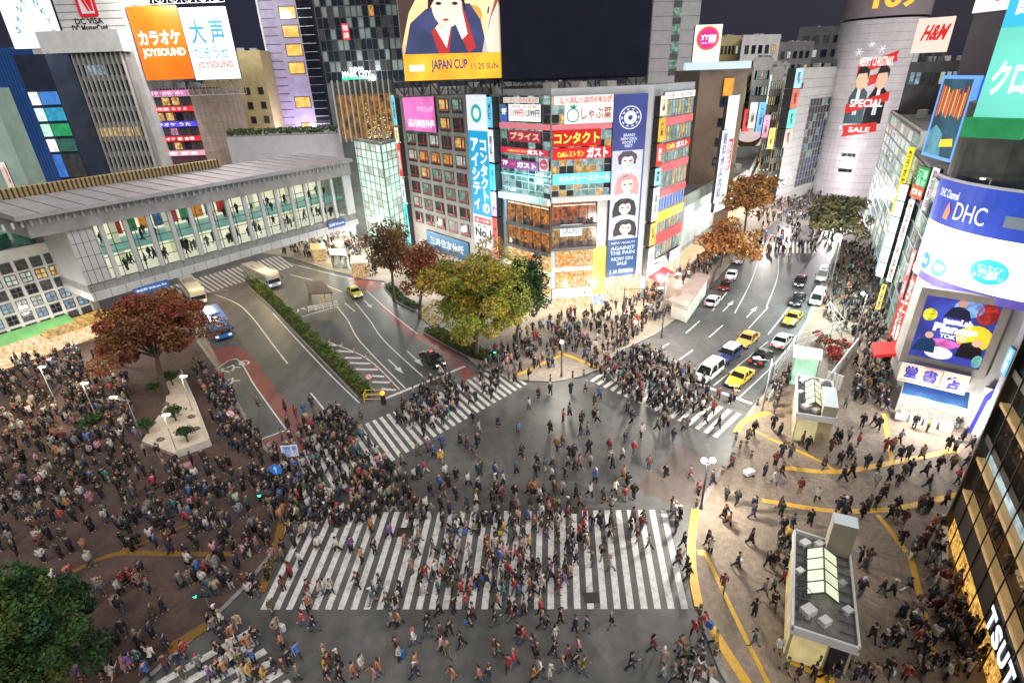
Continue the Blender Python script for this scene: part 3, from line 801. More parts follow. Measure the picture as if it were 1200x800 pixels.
FK = Fac(AT(391, 150, 150), AT(476, 108, 150)); zk = FK.hit(400, 97)[1]
hk = building('office_tower', 'dark gridded office tower above the green lettering, mostly unlit', 'tower', block(FK, 22), 75, DGREY, parapet=0)
curtain(hk, FK, .2, FK.L, zk, 75, 14, 18, lambda i, j: (WIN_O if (i, j) in ((9, 6), (9, 11), (11, 12)) else rnd.choice([GLD, GLD, WIN_D, mat('grey_green_panel', (.16, .19, .18), .4, .2, .3, .3)])), STEEL, .18)
rr = FK.rect((400, 28), (411, 47))
sign('wall_sign', 'small red and white square sign high on the dark office tower', 'sign', FK, rr, em((215, 60, 70), .9), [('駅前', (.15, .85, .55, .9), em((255, 240, 240), 1.1)), ('広場', (.15, .85, .1, .45), em((255, 240, 240), 1.1))], .2, .15)
sg = thing('roof_lettering', 'white lettering underlined in green on the dark gridded tower', 'sign', FK.P(FK.hit(418, 88)[0], zk + 1, .3))
mb = MB(); q = FK.rect((401, 84), (436, 90)); put_text(mb, FK, 'MARK CITY', q, .45, em((240, 255, 245), 1.3), .04); build('lettering', mb, sg)
mb = MB(); q = FK.rect((410, 79), (427, 83)); put_text(mb, FK, 'SHIBUYA', q, .45, em((240, 255, 245), 1.3), .03); build('lettering', mb, sg)
mb = MB(); q = FK.rect((401, 91), (436, 92.5)); mb.fb(FK, q[0], q[1], q[2], q[3], .3, .45, em((60, 220, 150), 1.)); build('underline', mb, sg)
FW = Fac(AT(272, 190, 128), AT(405, 192, 128))
wl = building('podium_block', 'long pale windowless podium wall behind the bridge roof with planting on top', 'building', block(FW, 25), FW.hit(300, 160)[1], mat('mauve_grey_wall', (.4, .38, .42), .7, 0, .1, .5), parapet=0)
hp = FW.hit(300, 160)[1]
mb = MB()
for k in range(500):
    q = FW.P(FW.L * rnd.random(), hp + .1 + 1.2 * rnd.random(), -.3 - 1.5 * rnd.random())
    a = rnd.random() * 6; e = .45
    mb.poly([q, q + V(e * math.cos(a), e * math.sin(a), .1), q + V(e * math.cos(a), e * math.sin(a), .5), q + V(0, 0, .4)], mat('roof_hedge_leaf', (.04, .07, .02), .8, 0, .5, 2.))
o = build('roof_hedge', mb, None, loc=FW.P(FW.L / 2, hp)); tag(o, 'dark clipped hedge along the top of the pale podium wall', 'hedge')

# ---------------------------------------------------------------- far left cluster
FS1 = Fac(AT(-80, 190, 138), AT(62, 195, 142))
bb = building('blue_building', 'blue lit office building at the left edge under the slanting white billboard', 'building', block(FS1, 25), FS1.hit(0, 60)[1], GLB, parapet=.6)
mb = MB()
for k in range(40): s = FS1.L * k / 40.; mb.fb(FS1, s, s + .08, 1, FS1.hit(0, 60)[1], .005, .1, mat('blue_mullion', (.02, .05, .14), .4, .3, 0))
build('mullions', mb, bb)
q = FS1.rect4((-6, -14), (58, -14), (74, 57), (14, 57))
rt = sign('rooftop_billboard', 'white lit rooftop billboard with teal curving letters at the top left corner', 'billboard', FS1, q, em((250, 252, 255), 1.25),
          [], .5, -.5)
for wd, pts in (('SANKYO', [(.2, .32), (.27, .5), (.36, .66), (.48, .8), (.62, .92), (.78, 1.)]), ('SANKYO', [(.52, .97), (.62, .88), (.71, .76), (.79, .62), (.84, .45), (.87, .26)])):
    for ch, (x, y) in zip(wd, pts):
        mb = MB(); put_text(mb, FS1, ch, sub(q, (x - .045, x + .045, y - .055, y + .055)), rt['d'], em((40, 150, 175), .9), .02); build('lettering', mb, rt)
FN = Fac(AT(72, 212, 128), AT(106, 212, 128)); hN = FN.hit(50, 66)[1]
nb = building('neon_tower', 'narrow dark tower with a stack of white, green and cyan lit signs', 'tower', block(FN, 20), hN, mat('dark_blue_wall', (.03, .04, .07), .4, .2, .3, .3), parapet=.4)
zz = [FN.hit(50, y)[1] for y in (210, 180, 162, 144, 125, 106)]
cols = [((245, 248, 255), (90, 160, 255)), ((215, 240, 250), (70, 190, 235)), ((190, 245, 215), (60, 190, 120)), ((245, 248, 250), (70, 120, 110)), ((60, 110, 190), (40, 70, 120))]
for k in range(5):
    for m_, (a, b) in enumerate(((.04, .32), (.38, .96))):
        mb = MB(); mb.fb(FN, FN.L * a, FN.L * b, zz[k] + .3, zz[k + 1] - .3, .02, .25, (em(cols[4 - k][m_], 1.0 if m_ == 0 else .5, .3, .8) if (k > 0 or m_ == 0) else WIN_D)); build('lit_panel', mb, nb)
FV = Fac(AT(110, 205, 136), AT(189, 205, 136)); hV = FV.hit(100, 62)[1]
fv = building('finned_office', 'grey office tower faced with tall pale vertical fins', 'tower', block(FV, 22), hV, mat('grey_metal_panel', (.27, .26, .25), .6, .2, .2, .5), parapet=0)
zl = [FV.hit(130, y)[1] for y in (190, 172, 155, 137, 119, 101, 82)]
for k, z in enumerate(zl):
    mb = MB(); mb.fb(FV, FV.L * .06, FV.L * .96, z - 1.1, z + 1.1, .01, .04, GLD)
    for t in range(7): mb.fb(FV, FV.L * (.07 + .125 * t), FV.L * (.07 + .125 * t) + 1.5, z - 1., z + 1., .041, .05, (WIN_W if k == 2 else WIN_B if (k == 6 and t in (3, 4)) else GLD))
    build('window_band', mb, fv)
mb = MB()
for k in range(15): s = FV.L * (.04 + .93 * k / 14); mb.fb(FV, s - .11, s + .11, 0, hV, .06, .75, mat('pale_fin_metal', (.46, .45, .43), .5, .2, .1, 1.))
build('fins', mb, fv)
mb = MB(); mb.fb(FV, -.8, FV.L + .8, hV, hV + 4.2, -22, 1.2, WWALL); build('cornice', mb, fv)
FVT = FV.shift(-1.5)
c0_, c1_ = FVT.hit(64, 8)[0], FVT.hit(141, 8)[0]
cap = building('card_sign_block', 'white ribbed rooftop block with a red square emblem and card company lettering', 'tower', block(Fac(FVT.P(c0_, 0), FVT.P(c1_, 0)), 12), hV + 18, mat('ribbed_white_panel', (.5, .5, .49), .6, .1, .1, .5), parapet=0)
mb = MB()
for k in range(9): mb.fb(FVT, c0_, c1_, hV + 5 + k * 1.4, hV + 5.1 + k * 1.4, .01, .06, CONCD)
build('panel_lines', mb, cap)
sg = thing('emblem_sign', 'red rounded square emblem with two lines of dark lettering below', 'sign', FVT.P(FV.L * .4, hV + 6, .2))
q = FVT.rect((83, -14), (117, 20)); mb = MB()
fpoly(mb, FVT, q, [(.08, 0), (.92, 0), (1, .08), (1, 1), (0, 1), (0, .08)], .1, em((205, 30, 45), .75)); fpoly(mb, FVT, q, [(.16, .12), (.84, .12), (.84, 1), (.16, 1)], .14, em((205, 205, 205), .7))
fpoly(mb, FVT, q, [(.2, .8), (.5, .2), (.62, .2), (.34, .9)], .18, em((205, 30, 45), .75)); fpoly(mb, FVT, q, [(.5, .55), (.68, .2), (.8, .2), (.82, 1), (.66, 1)], .18, em((205, 30, 45), .75)); build('emblem', mb, sg)
for t, a, b in (('DC VISA', (87, 22), (122, 28)), ('DC MasterCard', (84, 30), (128, 37))):
    mb = MB(); put_text(mb, FVT, t, FVT.rect(a, b), .1, INK, .025); build('lettering', mb, sg)
# karaoke building and its billboard
FJ = Fac(AT(183, 205, 140), AT(246, 200, 140)); hJ = FJ.hit(200, 106)[1]
jb = building('karaoke_building', 'karaoke building with pink, red and blue lit bands across every floor', 'building', block(FJ, 16), hJ, mat('dark_red_wall', (.1, .05, .06), .6, 0, .2, .5), parapet=.4)
ys = [(106, 113, (235, 130, 190), 'カラオケ JOYSOUND'), (114, 124, None, ''), (125, 131, (225, 60, 60), '飲み放題 ５５５'), (132, 142, None, ''), (143, 149, (90, 80, 230), 'カラオケ うた'), (150, 159, None, ''), (160, 166, (215, 45, 60), 'カラオケ 歌 食事'), (167, 176, None, ''), (177, 183, (230, 160, 180), '歓迎 宴会')]
for y0, y1, c, t in ys:
    za, zc = FJ.hit(200, y1)[1], FJ.hit(200, y0)[1]
    if c:
        mb = MB(); mb.fb(FJ, FJ.L * .12, FJ.L, za, zc, .02, .4, em(c, .95, .25, .6)); build('lit_band', mb, jb)
        mb = MB(); put_text(mb, FJ, t, (FJ.L * .2, FJ.L * .9, za + .2, zc - .2), .44, em((255, 245, 245), 1.1), .02); build('lettering', mb, jb)
    else:
        for k in range(5):
            mb = MB(); mb.fb(FJ, FJ.L * (.16 + .17 * k), FJ.L * (.28 + .17 * k), za + .1, zc - .1, .02, .1, rnd.choice([WIN_D, WIN_W, interior('pink_room', (90, 30, 60), (255, 190, 220), .9, 1.5), GLD])); build('window', mb, jb)
mb = MB()
for k, c in enumerate(((240, 245, 255), (255, 110, 60), (250, 140, 90), (240, 240, 255), (235, 60, 60), (245, 248, 255))):
    z = hJ - 2.7 * (k + 1.); mb.fb(FJ, .1, FJ.L * .1, z, z + 2.4, .1, .9, em(c, 1., .2, 1.))
build('side_sign', mb, jb)
FJ2 = Fac(FJ.b, AT(300, 190, 150)); jb2 = building('tiled_building', 'pinkish tiled building with a windowless side beside the karaoke bands', 'building', block(FJ2, 16), FJ2.hit(260, 106)[1], PINKT, parapet=.5)
mb = MB()
for k in range(10): mb.fb(FJ2, FJ2.L * k / 10, FJ2.L * k / 10 + .06, 10, FJ2.hit(260, 106)[1] - .1, .004, .02, CONCD)
for k in range(12): mb.fb(FJ2, 0, FJ2.L, 10 + k * 2.2, 10.06 + k * 2.2, .004, .024, CONCD)
build('tile_joints', mb, jb2)
FJ3 = Fac(AT(262, 190, 158), AT(330, 185, 158)); jb3 = building('yellow_building', 'yellow lit tiled building with dark square windows left of the mauve tower', 'building', block(FJ3, 16), FJ3.hit(290, 62)[1], YWALL, parapet=.5)
window_grid(jb3, FJ3, FJ3.L * .35, FJ3.L, FJ3.hit(300, 165)[1], FJ3.hit(300, 98)[1], 3, 4, .4, .5, pickf((GLD, 3), (WIN_D, 1)))
FJB = Fac(AT(170, 97, 139), AT(285, 96, 139))
q = FJB.rect4((151, 8), (209, 7), (229, 93), (171, 94))
rt = sign('rooftop_billboard', 'orange half of the karaoke billboard with white lettering', 'billboard', FJB, q, em((250, 120, 30), 1.05, .25, .15),
   [('カラオケ', (.08, .92, .48, .68), em((255, 252, 245), 1.3), .04), ('JOYSOUND', (.08, .95, .3, .44), em((255, 252, 245), 1.3), .04)], .5, 0)
q2 = FJB.rect4((210, 7), (266, 11), (284, 93), (230, 93))
rt = sign('rooftop_billboard', 'white half of the karaoke billboard with large blue characters', 'billboard', FJB, q2, em((250, 252, 255), 1.25),
   [('大 声', (.12, .86, .5, .85), em((60, 150, 215), .9), .02), ('だそうゼ', (.12, .86, .3, .47), em((80, 165, 215), .9), .01), ('JOYSOUND', (.12, .9, .14, .26), em((225, 90, 50), .9), .02)], .5, 0)
r = thing('billboard_scaffold', 'white steel scaffold carrying the orange and white karaoke billboard', 'scaffold', FJB.P(q[0], q[2] - 3))
mb = MB(); truss(mb, FJB, q[0], q2[1], q[2] - 3.5, q[2] - .3, 14, ALU, .09, -.5); build('lower_truss', mb, r)
mb = MB(); truss(mb, FJB, q[0], q2[1], q[3] + .3, q[3] + 1.6, 14, ALU, .07, .3); build('lamp_rail', mb, r)
# ================================================================ CENTRE BUILDINGS
# ---- red-framed window building
FC1 = Fac(G(485, 300), G(593.5, 342.3)); hC1 = FC1.hit(590, 110)[1]
c1 = building('office_building', 'grey concrete office building with red window frames below the horse race screen', 'building', block(FC1, 14), hC1, CONC)
REDF = mat('red_window_frame', (.42, .03, .03), .5, 0, .1, 2.)
def red_l(mb, O, w, h):
    mb.fb(O, w * .18, w * .3, h * .2, h, .1, .16, REDF); mb.fb(O, -w * .45, w * .45, h * .18, h * .27, .162, .2, REDF)
    mb.fb(O, -w / 2, w / 2, 0, h * .16, .02, .14, ALUD)
sa = FC1.hit(483, 200)[0]; sb = FC1.hit(552, 200)[0]
zt_, zb_ = FC1.hit(552, 113)[1], FC1.hit(552, 281)[1]
def pc1(i, j):
    r = 7 - j
    if r == 3: return WIN_O if i in (1, 2, 3) else rnd.choice([WIN_W, WIN_C])
    return rnd.choice([WIN_C, WIN_D, WIN_D, WIN_G, WIN_W if r < 5 else WIN_D])
window_grid(c1, FC1, FC1.L * .07, FC1.L * .71, zb_, zt_, 5, 8, .74, .74, pc1, ALUD, extra=red_l, skip=lambda i, j: j >= 6 and i < 3)
sign('wall_sign', 'pink and white clinic sign at the top left of the red-framed windows', 'sign', FC1, FC1.rect4((474, 112), (512, 111), (512, 154), (478, 153)), em((238, 120, 195), .95, .3, .3),
     [('品川美容外科', (.12, .97, .1, .34), em((255, 245, 250), 1.2), .03), ('クリニック', (.45, .95, .55, .7), em((255, 235, 245), 1.2), .01)], .4, .02)
rt = sign('wall_banner', 'tall blue and white contact lens banner beside the red-framed windows', 'banner', FC1, FC1.rect4((551, 111), (573, 111), (581, 290), (558, 288)), em((235, 242, 245), .95), [], .5, .02)
q = FC1.rect4((551, 111), (573, 111), (581, 290), (558, 288)); d = rt['d']
mb = MB(); fpoly(mb, FC1, q, [(0, .23), (1, .23), (1, .785), (0, .785)], d - .01, em((20, 165, 215), .95)); build('blue_field', mb, rt)
mb = MB(); put_text(mb, FC1, vtext('コンタクトの'), sub(q, (.55, .92, .25, .73)), d + .02, em((250, 254, 255), 1.2), .04); put_text(mb, FC1, vtext('アイシティ'), sub(q, (.1, .5, .27, .74)), d + .02, em((250, 254, 255), 1.2), .04); build('lettering', mb, rt)
mb = MB(); fring(mb, FC1, q, (.48, .89), (.26, .055), .6, d + .02, em((40, 180, 175), .9)); build('emblem', mb, rt)
mb = MB(); fpoly(mb, FC1, q, [(.06, .17), (.94, .17), (.94, .215), (.06, .215)], d, em((225, 60, 60), .9)); put_text(mb, FC1, 'セール中', sub(q, (.15, .85, .178, .208)), d + .02, em((255, 240, 240), 1.1)); put_text(mb, FC1, 'No.1', sub(q, (.08, .94, .075, .14)), d + .02, INK, .04); put_text(mb, FC1, 'コンタクト', sub(q, (.1, .9, .05, .065)), d + .02, INK); put_text(mb, FC1, '店舗数', sub(q, (.2, .7, .147, .162)), d + .02, INK); build('lettering', mb, rt)
# left strip of sign boxes
zs = [FC1.hit(475, y)[1] for y in (283, 236, 207, 167, 148, 110)]
for k, (c, l) in enumerate((((60, 205, 210), 'cyan lit'), ((230, 235, 235), 'black and white striped'), ((225, 70, 60), 'red and white'), ((250, 240, 190), 'pale yellow'), ((120, 220, 235), 'pale cyan'))):
    sign('projecting_sign', l + ' upright sign box on the left edge of the red-framed windows', 'sign', FC1, (FC1.L * .0, FC1.L * .045, zs[k] + .2, zs[k + 1] - .2), em(c, 1.05, .3, .8), [(vtext('渋谷駅'), (.25, .75, .2, .8), INK if k != 2 else em((255, 255, 255), 1.1))], 1.0, .02)
sign('wall_sign', 'wide blue bank sign low on the red-framed windows behind the trees', 'sign', FC1, FC1.rect4((501, 270), (550, 283), (552, 305), (503, 291)), em((25, 115, 165), .8), [('三井住友信託', (.1, .9, .3, .75), em((235, 245, 250), 1.), .02)], .3, .05)
# right edge column of sign boxes
zs = [FC1.hit(584, y)[1] for y in (300, 252, 222, 190, 150, 112)]
for k, (c, l) in enumerate((((235, 80, 60), 'orange red'), ((235, 170, 220), 'pink'), ((90, 215, 245), 'bright cyan'), ((235, 235, 245), 'white'), ((110, 205, 245), 'sky blue'))):
    sign('projecting_sign', l + ' upright sign box between the contact lens banner and the cafe signs', 'sign', FC1, (FC1.L * .955, FC1.L * .998, zs[k] + .15, zs[k + 1] - .15), em(c, 1.1, .3, .8), [(vtext(('焼肉', '居酒屋', 'カラオケ', '眼科', '歯科')[k]), (.25, .75, .2, .8), INK)], 1.3, .02)
# roof screen
FSC = Fac(AT(462, 96, 84.5), AT(585, 96, 88)); q = FSC.rect4((463, -70), (583, -70), (584, 93), (469, 94))
sc = sign('video_screen', 'huge rooftop screen showing a person in blue and red above a yellow caption', 'screen', FSC, q, em((245, 205, 150), 1.05, .5, .12), [], 1.2, 0.)
d = sc['d']; mb = MB()
W_ = lambda c, s=1.: em(c, s)
fpoly(mb, FSC, q, [(0, 0), (1, 0), (1, .2), (0, .2)], d, em((250, 180, 50), 1.1, .3, .25)); build('caption_band', mb, sc)
mb = MB(); put_text(mb, FSC, 'JAPAN CUP', sub(q, (.27, .64, .06, .155)), d + .03, em((70, 60, 130), .8), .02); put_text(mb, FSC, '11.25 SUN', sub(q, (.68, .96, .075, .12)), d + .03, em((90, 70, 100), .8), .01); fpoly(mb, FSC, q, [(.05, .07), (.2, .07), (.2, .12), (.05, .12)], d + .02, em((240, 230, 220), 1.1)); build('lettering', mb, sc)
mb = MB()
fpoly(mb, FSC, q, [(.02, 0.2), (.1, .42), (.26, .52), (.42, .56), (.7, .56), (.8, .44), (.86, .2)], d + .02, em((70, 80, 125), .75, .3, .3))
fpoly(mb, FSC, q, [(.3, 0.365), (.36, .2), (.46, .2), (.52, .46), (.66, .2), (.74, .24), (.62, .56)], d + .04, em((205, 55, 55), .85))
fpoly(mb, FSC, q, [(.34, 0.387), (.44, .24), (.52, .46), (.6, .3), (.66, .34), (.6, .6)], d + .06, em((250, 235, 225), 1.1))
fpoly(mb, FSC, q, [(.38, 0.365), (.58, .5), (.6, .72), (.36, .72)], d + .08, em((252, 205, 180), 1.15))
fell(mb, FSC, q, (.47, .54), (.15, .15), d + .1, em((255, 222, 200), 1.2)); fell(mb, FSC, q, (.45, .445), (.03, .009), d + .12, em((205, 50, 60), .9), 10)
fpoly(mb, FSC, q, [(.8, 0.2), (.9, .55), (1, .62), (1, .2)], d + .02, em((250, 225, 205), 1.1)); fpoly(mb, FSC, q, [(.86, 0.343), (1, .7), (1, .6), (.88, .42)], d + .05, em((190, 110, 80), .8))
fpoly(mb, FSC, q, [(.0, 0.255), (.1, .5), (.2, .62), (.22, .8), (0, .8)], d + .012, em((90, 65, 60), .7)); fell(mb, FSC, q, (.72, .48), (.1, .07), d + .012, em((240, 170, 70), 1.)); fell(mb, FSC, q, (.92, .5), (.05, .05), d + .012, em((60, 50, 45), .6))
for x in (.39, .55): fell(mb, FSC, q, (x, .56), (.03, .012), d + .12, INK, 10)
fpoly(mb, FSC, q, [(.28, .5), (.3, .66), (.42, .72), (.56, .71), (.64, .62), (.66, .5), (.6, .6), (.5, .64), (.38, .62)], d + .13, em((60, 40, 40), .6))
build('pictured_person', mb, sc)
r = thing('screen_scaffold', 'steel truss holding the race screen up on the red-framed window roof', 'scaffold', FSC.P(FSC.L / 2, hC1))
mb = MB(); truss(mb, FSC, 0, FSC.L, hC1 + .1, q[2] - .1, 12, STEEL, .12, -.3)
for k in range(8): mb.tube(FSC.P(FSC.L * k / 7, hC1, -4), FSC.P(FSC.L * k / 7, q[2] + 6, -.3), .12, m=STEEL, n=5)
build('truss', mb, r)
# ---- corner building
P0, P1_, P2_, P3_, P4_ = G(593.5, 342.3), G(646, 362), G(709, 357), G(748, 352), G(791, 323)
FL, FR, FBn, FSd = Fac(P0, P1_), Fac(P1_, P2_), Fac(P2_, P3_), Fac(P3_, P4_)
h2 = 30.6
c2 = building('corner_building', 'corner restaurant building covered in red cafe signs under the dark rooftop screen', 'building', [P0[:2], P1_[:2], P2_[:2], P3_[:2], P4_[:2], (P4_.x - 14, P4_.y + 7), (P0.x + 3, P0.y + 14)], h2, mat('pale_panel_wall', (.45, .47, .5), .5, .1, .1, .5))
def zL(y): return FL.hit(620, y)[1]
def zR(y): return FR.hit(680, y)[1]
GZ = interior('teal_glazed_room', (60, 120, 120), (215, 240, 230), .95, .8)
curtain(c2, FL, .2, FL.L, zL(232), zL(112), 7, 12, lambda i, j: rnd.choice([GZ, GZ, WIN_D, WIN_G]), ALU)
curtain(c2, FR, 0, FR.L - .1, zR(231), zR(112), 8, 12, lambda i, j: rnd.choice([GZ, GZ, WIN_D, WIN_W]), ALU)
PKB = em((232, 130, 140), .85)
for F, zz_ in ((FL, zL), (FR, zR)):
    mb = MB(); mb.fb(F, .1, F.L - .05, zz_(151.5 if F is FL else 152), zz_(145), .05, .2, PKB); build('pink_spandrel', mb, c2)
    mb = MB(); mb.fb(F, 0, F.L, zz_(236 if F is FL else 235), zz_(229), .05, .9, WWALL); build('balcony_edge', mb, c2)
def cs(name, lab, F, tl, br, face, texts, **k): return sign(name, lab, 'sign', F, F.rect(tl, br), face, texts, .25, .12, **k)
WH = em((250, 250, 245), 1.1); ORG = em((235, 110, 30), .95); YLT = em((255, 235, 90), 1.15); WLT = em((255, 255, 255), 1.25)
cs('shop_sign', 'orange lettered fascia strip at the left top of the corner building', FL, (592, 114), (634, 121), em((225, 225, 225), .8), [('しゃぶしゃぶバイキング', (.03, .97, .12, .88), ORG, .04)])
cs('shop_sign', 'white price sign reading 1,199 and 1,599 on the corner building', FL, (598, 122), (636, 143), WH, [('1,199円', (.05, .47, .25, .7), em((215, 60, 50), .85), .03), ('1,599円', (.52, .97, .25, .7), em((60, 60, 70), .7), .03), ('平日 土日祝', (.1, .9, .78, .95), ORG)])
cs('floor_sign', 'navy floor number sign reading 9F', FL, (589, 124), (597, 143), em((70, 110, 190), .8), [('9F', (.15, .9, .45, .85), WLT)])
cs('shop_sign', 'dark red プライス sign on the left face of the corner building', FL, (598, 152), (636, 168), em((175, 45, 65), .85), [('プライス', (.06, .96, .2, .85), em((250, 205, 170), 1.), .03)])
cs('shop_sign', 'red cafe strip with yellow and white lettering on the left face', FL, (589, 171), (645, 184), em((215, 45, 75), .9), [('Caféレストラン', (.16, .56, .3, .7), YLT, .03), ('ガスト', (.57, .9, .12, .88), WLT, .06)])
cs('shop_sign', 'purple 7F cafe sign under the red strip on the left face', FL, (589, 185), (633, 201), em((150, 60, 130), .85), [('7F', (.05, .2, .3, .8), WLT), ('Café', (.25, .4, .4, .75), em((230, 90, 90), .9)), ('ガスト', (.45, .95, .2, .85), WLT, .04)])
rt = cs('shop_sign', 'pale panel with a round red logo beside the purple 7F sign', FL, (634, 185), (645, 201), em((225, 190, 205), .85), []); q = FL.rect((634, 185), (645, 201)); mb = MB(); fell(mb, FL, q, (.5, .5), (.42, .42), rt['d'], em((190, 50, 70), .85)); put_text(mb, FL, 'ガスト', sub(q, (.25, .75, .42, .58)), rt['d'] + .02, WLT); build('logo', mb, rt)
cs('lit_strip', 'cyan lit lettered strip around the left face', FL, (589, 201), (645, 211), em((110, 220, 245), 1.1), [('東急カルチャースクール', (.05, .9, .25, .8), WLT, .02)])
cs('shop_sign', 'orange lettered fascia strip at the right top of the corner building', FR, (648, 113), (718, 121), em((230, 230, 230), .85), [('しゃぶしゃぶバイキング', (.12, .97, .12, .88), ORG, .04)])
rt = cs('shop_sign', 'white sign with a green outlined vegetable and brown lettering', FR, (661, 122), (717, 143), WH, [('しゃぶ葉', (.34, .97, .2, .8), em((170, 60, 40), .85), .02)])
q = FR.rect((661, 122), (717, 143)); mb = MB(); fring(mb, FR, q, (.17, .42), (.13, .36), .82, rt['d'], em((40, 150, 110), .85)); fpoly(mb, FR, q, [(.15, .75), (.08, .95), (.16, .88), (.2, 1.), (.22, .86), (.3, .93), (.2, .74)], rt['d'], em((40, 150, 110), .85)); build('logo', mb, rt)
cs('shop_sign', 'red コンタクト sign with yellow lettering', FR, (647, 153), (703, 170), em((205, 25, 30), .9), [('コンタクト', (.03, .97, .18, .85), YLT, .03)])
cs('shop_sign', 'bright red cafe strip with yellow and white lettering on the right face', FR, (647, 174), (717, 184), em((225, 30, 40), .95), [('Caféレストラン', (.08, .52, .2, .72), YLT, .03), ('ガスト', (.56, .92, .05, .97), WLT, .06)])
cs('lit_strip', 'cyan lit lettered strip around the right face', FR, (647, 204), (717, 213), em((110, 220, 245), 1.15), [('カルチャースクール', (.1, .95, .25, .8), WLT, .02)])
# restaurants behind glass, gold shop floors
for F, f_, a, b, nm, mt in ((FL, zL, (.1, .98), (264, 238), 'restaurant_window', RESTO), (FR, zR, (.0, .78), (262, 237), 'restaurant_window', interior('red_restaurant', (60, 12, 10), (235, 120, 60), 1., 1.1)),
                            (FL, zL, (.1, .98), (290, 266), 'restaurant_window', RESTO), (FR, zR, (.0, .78), (288, 264), 'restaurant_window', interior('bar_interior', (20, 14, 10), (235, 180, 100), 1., 1.8))):
    mb = MB(); s0, s1 = F.L * a[0], F.L * a[1]; z0, z1 = f_(b[0]), f_(b[1])
    mb.fb(F, s0, s1, z0, z1, .02, .06, mt); mb.fb(F, s0, s1, z0 - .5, z0, .02, .5, DGREY)
    for k in range(9): t_ = s0 + (s1 - s0) * (.05 + .1 * k + .05 * rnd.random()); mb.fb(F, t_, t_ + .5 + .5 * rnd.random(), z0 + .05, z0 + .5 + .6 * rnd.random(), .062, .09, INK if k % 2 else mat('dark_red_wall', (.1, .05, .06)))
    for k in range(6): mb.fb(F, s0 + (s1 - s0) * k / 5 - .04, s0 + (s1 - s0) * k / 5 + .04, z0, z1, .061, .15, ALUD)
    mb.fb(F, s0 + .3, s1 - .3, z1 - .4, z1 - .28, .062, .1, em((255, 240, 215), 1.5)); build(nm, mb, c2)
rt = sign('lit_sign', 'white glowing script sign in front of the lower restaurant floor', 'sign', FR, FR.rect((656, 263), (681, 275)), em((235, 240, 255), 1.2), [('SALAD', (.1, .9, .2, .8), em((120, 130, 160), .8), .02)], .1, .3)
for F, f_, s1 in ((FL, zL, 1.), (FR, zR, .74)):
    for k, (y1, y0) in enumerate(((312, 292), (337, 315))):
        mb = MB(); mb.fb(F, F.L * .08, F.L * s1, f_(y1), f_(y0), .05, .12, GOLD); mb.fb(F, F.L * .02, F.L * s1, f_(y1) - .45, f_(y1), .05, .5, em((255, 245, 205), 1.25)); build('shop_window', mb, c2)
        mb = MB(); rc_ = (F.L * (.5 if F is FL else .12), F.L * (.5 if F is FL else .12) + 2.2, f_(y1) + .3, f_(y0) - .3)
        for sx in (-1, 1): fpoly(mb, F, rc_, [(.5, .6), (.5 + sx * .5, .95), (.5 + sx * .45, .4)][::sx], .13, em((235, 120, 30), .9)); fpoly(mb, F, rc_, [(.5, .6), (.5 + sx * .1, .0), (.5 + sx * .35, .05)][::sx], .13, em((225, 105, 25), .85))
        build('window_bow', mb, c2)
mb = MB(); mb.fb(FR, FR.L * .74, FR.L - .2, zR(345), zR(290), .05, .2, mat('gold_panel', (.65, .38, .06), .4, .3, .1, 1., emit=.55, ecol=(.85, .45, .06))); build('gold_panel', mb, c2)
mb = MB(); mb.fb(FR, 0, FR.L * .74, .1, zR(347), .05, .12, SHOP); mb.fb(FL, 0, FL.L, .1, zL(347), .05, .12, SHOP); mb.fb(FR, FR.L * .76, FR.L, .1, 3., .05, .12, interior('white_shop', (150, 170, 200), (250, 252, 255), 1.1, 1.2)); build('shopfront', mb, c2)
rt = cs('shop_sign', 'white shop fascia with a red star over the gold ground floor', FR, (647, 338), (690, 345), em((250, 235, 235), 1.1), [('メガネ 時計', (.05, .7, .25, .75), em((220, 90, 60), .9))]); q = FR.rect((647, 338), (690, 345)); mb = MB()
fpoly(mb, FR, q, [(.86 + (.05 if i % 2 == 0 else .02) * math.sin(i * math.pi / 5), .5 + (.45 if i % 2 == 0 else .18) * math.cos(i * math.pi / 5)) for i in range(10)], rt['d'], em((225, 50, 50), .9)); build('star', mb, rt)
# idol banner
q = FBn.rect4((718, 110), (757, 110), (744, 322), (709, 322))
rt = sign('wall_banner', 'tall navy banner with a round white crest, four portraits and white lettering', 'banner', FBn, q, em((70, 80, 150), .75, .25, .12), [], .4, .1)
d = rt['d']; mb = MB(); fring(mb, FBn, q, (.5, .885), (.33, .058), .92, d, em((235, 240, 250), 1.)); fring(mb, FBn, q, (.5, .885), (.2, .035), .35, d, em((225, 230, 245), .9), 10)
for k in range(10):
    a = k * math.pi / 5; fpoly(mb, FBn, q, [(.5 + .22 * math.cos(a), .885 + .038 * math.sin(a)), (.5 + .27 * math.cos(a + .2), .885 + .046 * math.sin(a + .2)), (.5 + .27 * math.cos(a - .2), .885 + .046 * math.sin(a - .2))], d, em((235, 240, 250), 1.))
build('crest', mb, rt)
mb = MB(); put_text(mb, FBn, 'BRAND\nNEW IDOL\nSOCIETY\nFIRST', sub(q, (.25, .75, .735, .805)), d, em((235, 240, 250), 1.), .01); build('lettering', mb, rt)
SK = em((250, 232, 226), 1.0); HB = mat('print_black_hair', (.015, .012, .02), .6, 0, 0)
for k, (hc, tl, z0, z1) in enumerate(((em((105, 85, 110), .45), 0, .6, .72), (em((225, 165, 160), .8), .04, .465, .6), (HB, 0, .345, .465), (HB, .06, .23, .345))):
    portrait(rt, FBn, sub(q, (.02, .95, z0, z1)), d, em((205, 210, 232), .85), hc, SK, em((215, 215, 225), .85), tilt=tl, long=k > 0)
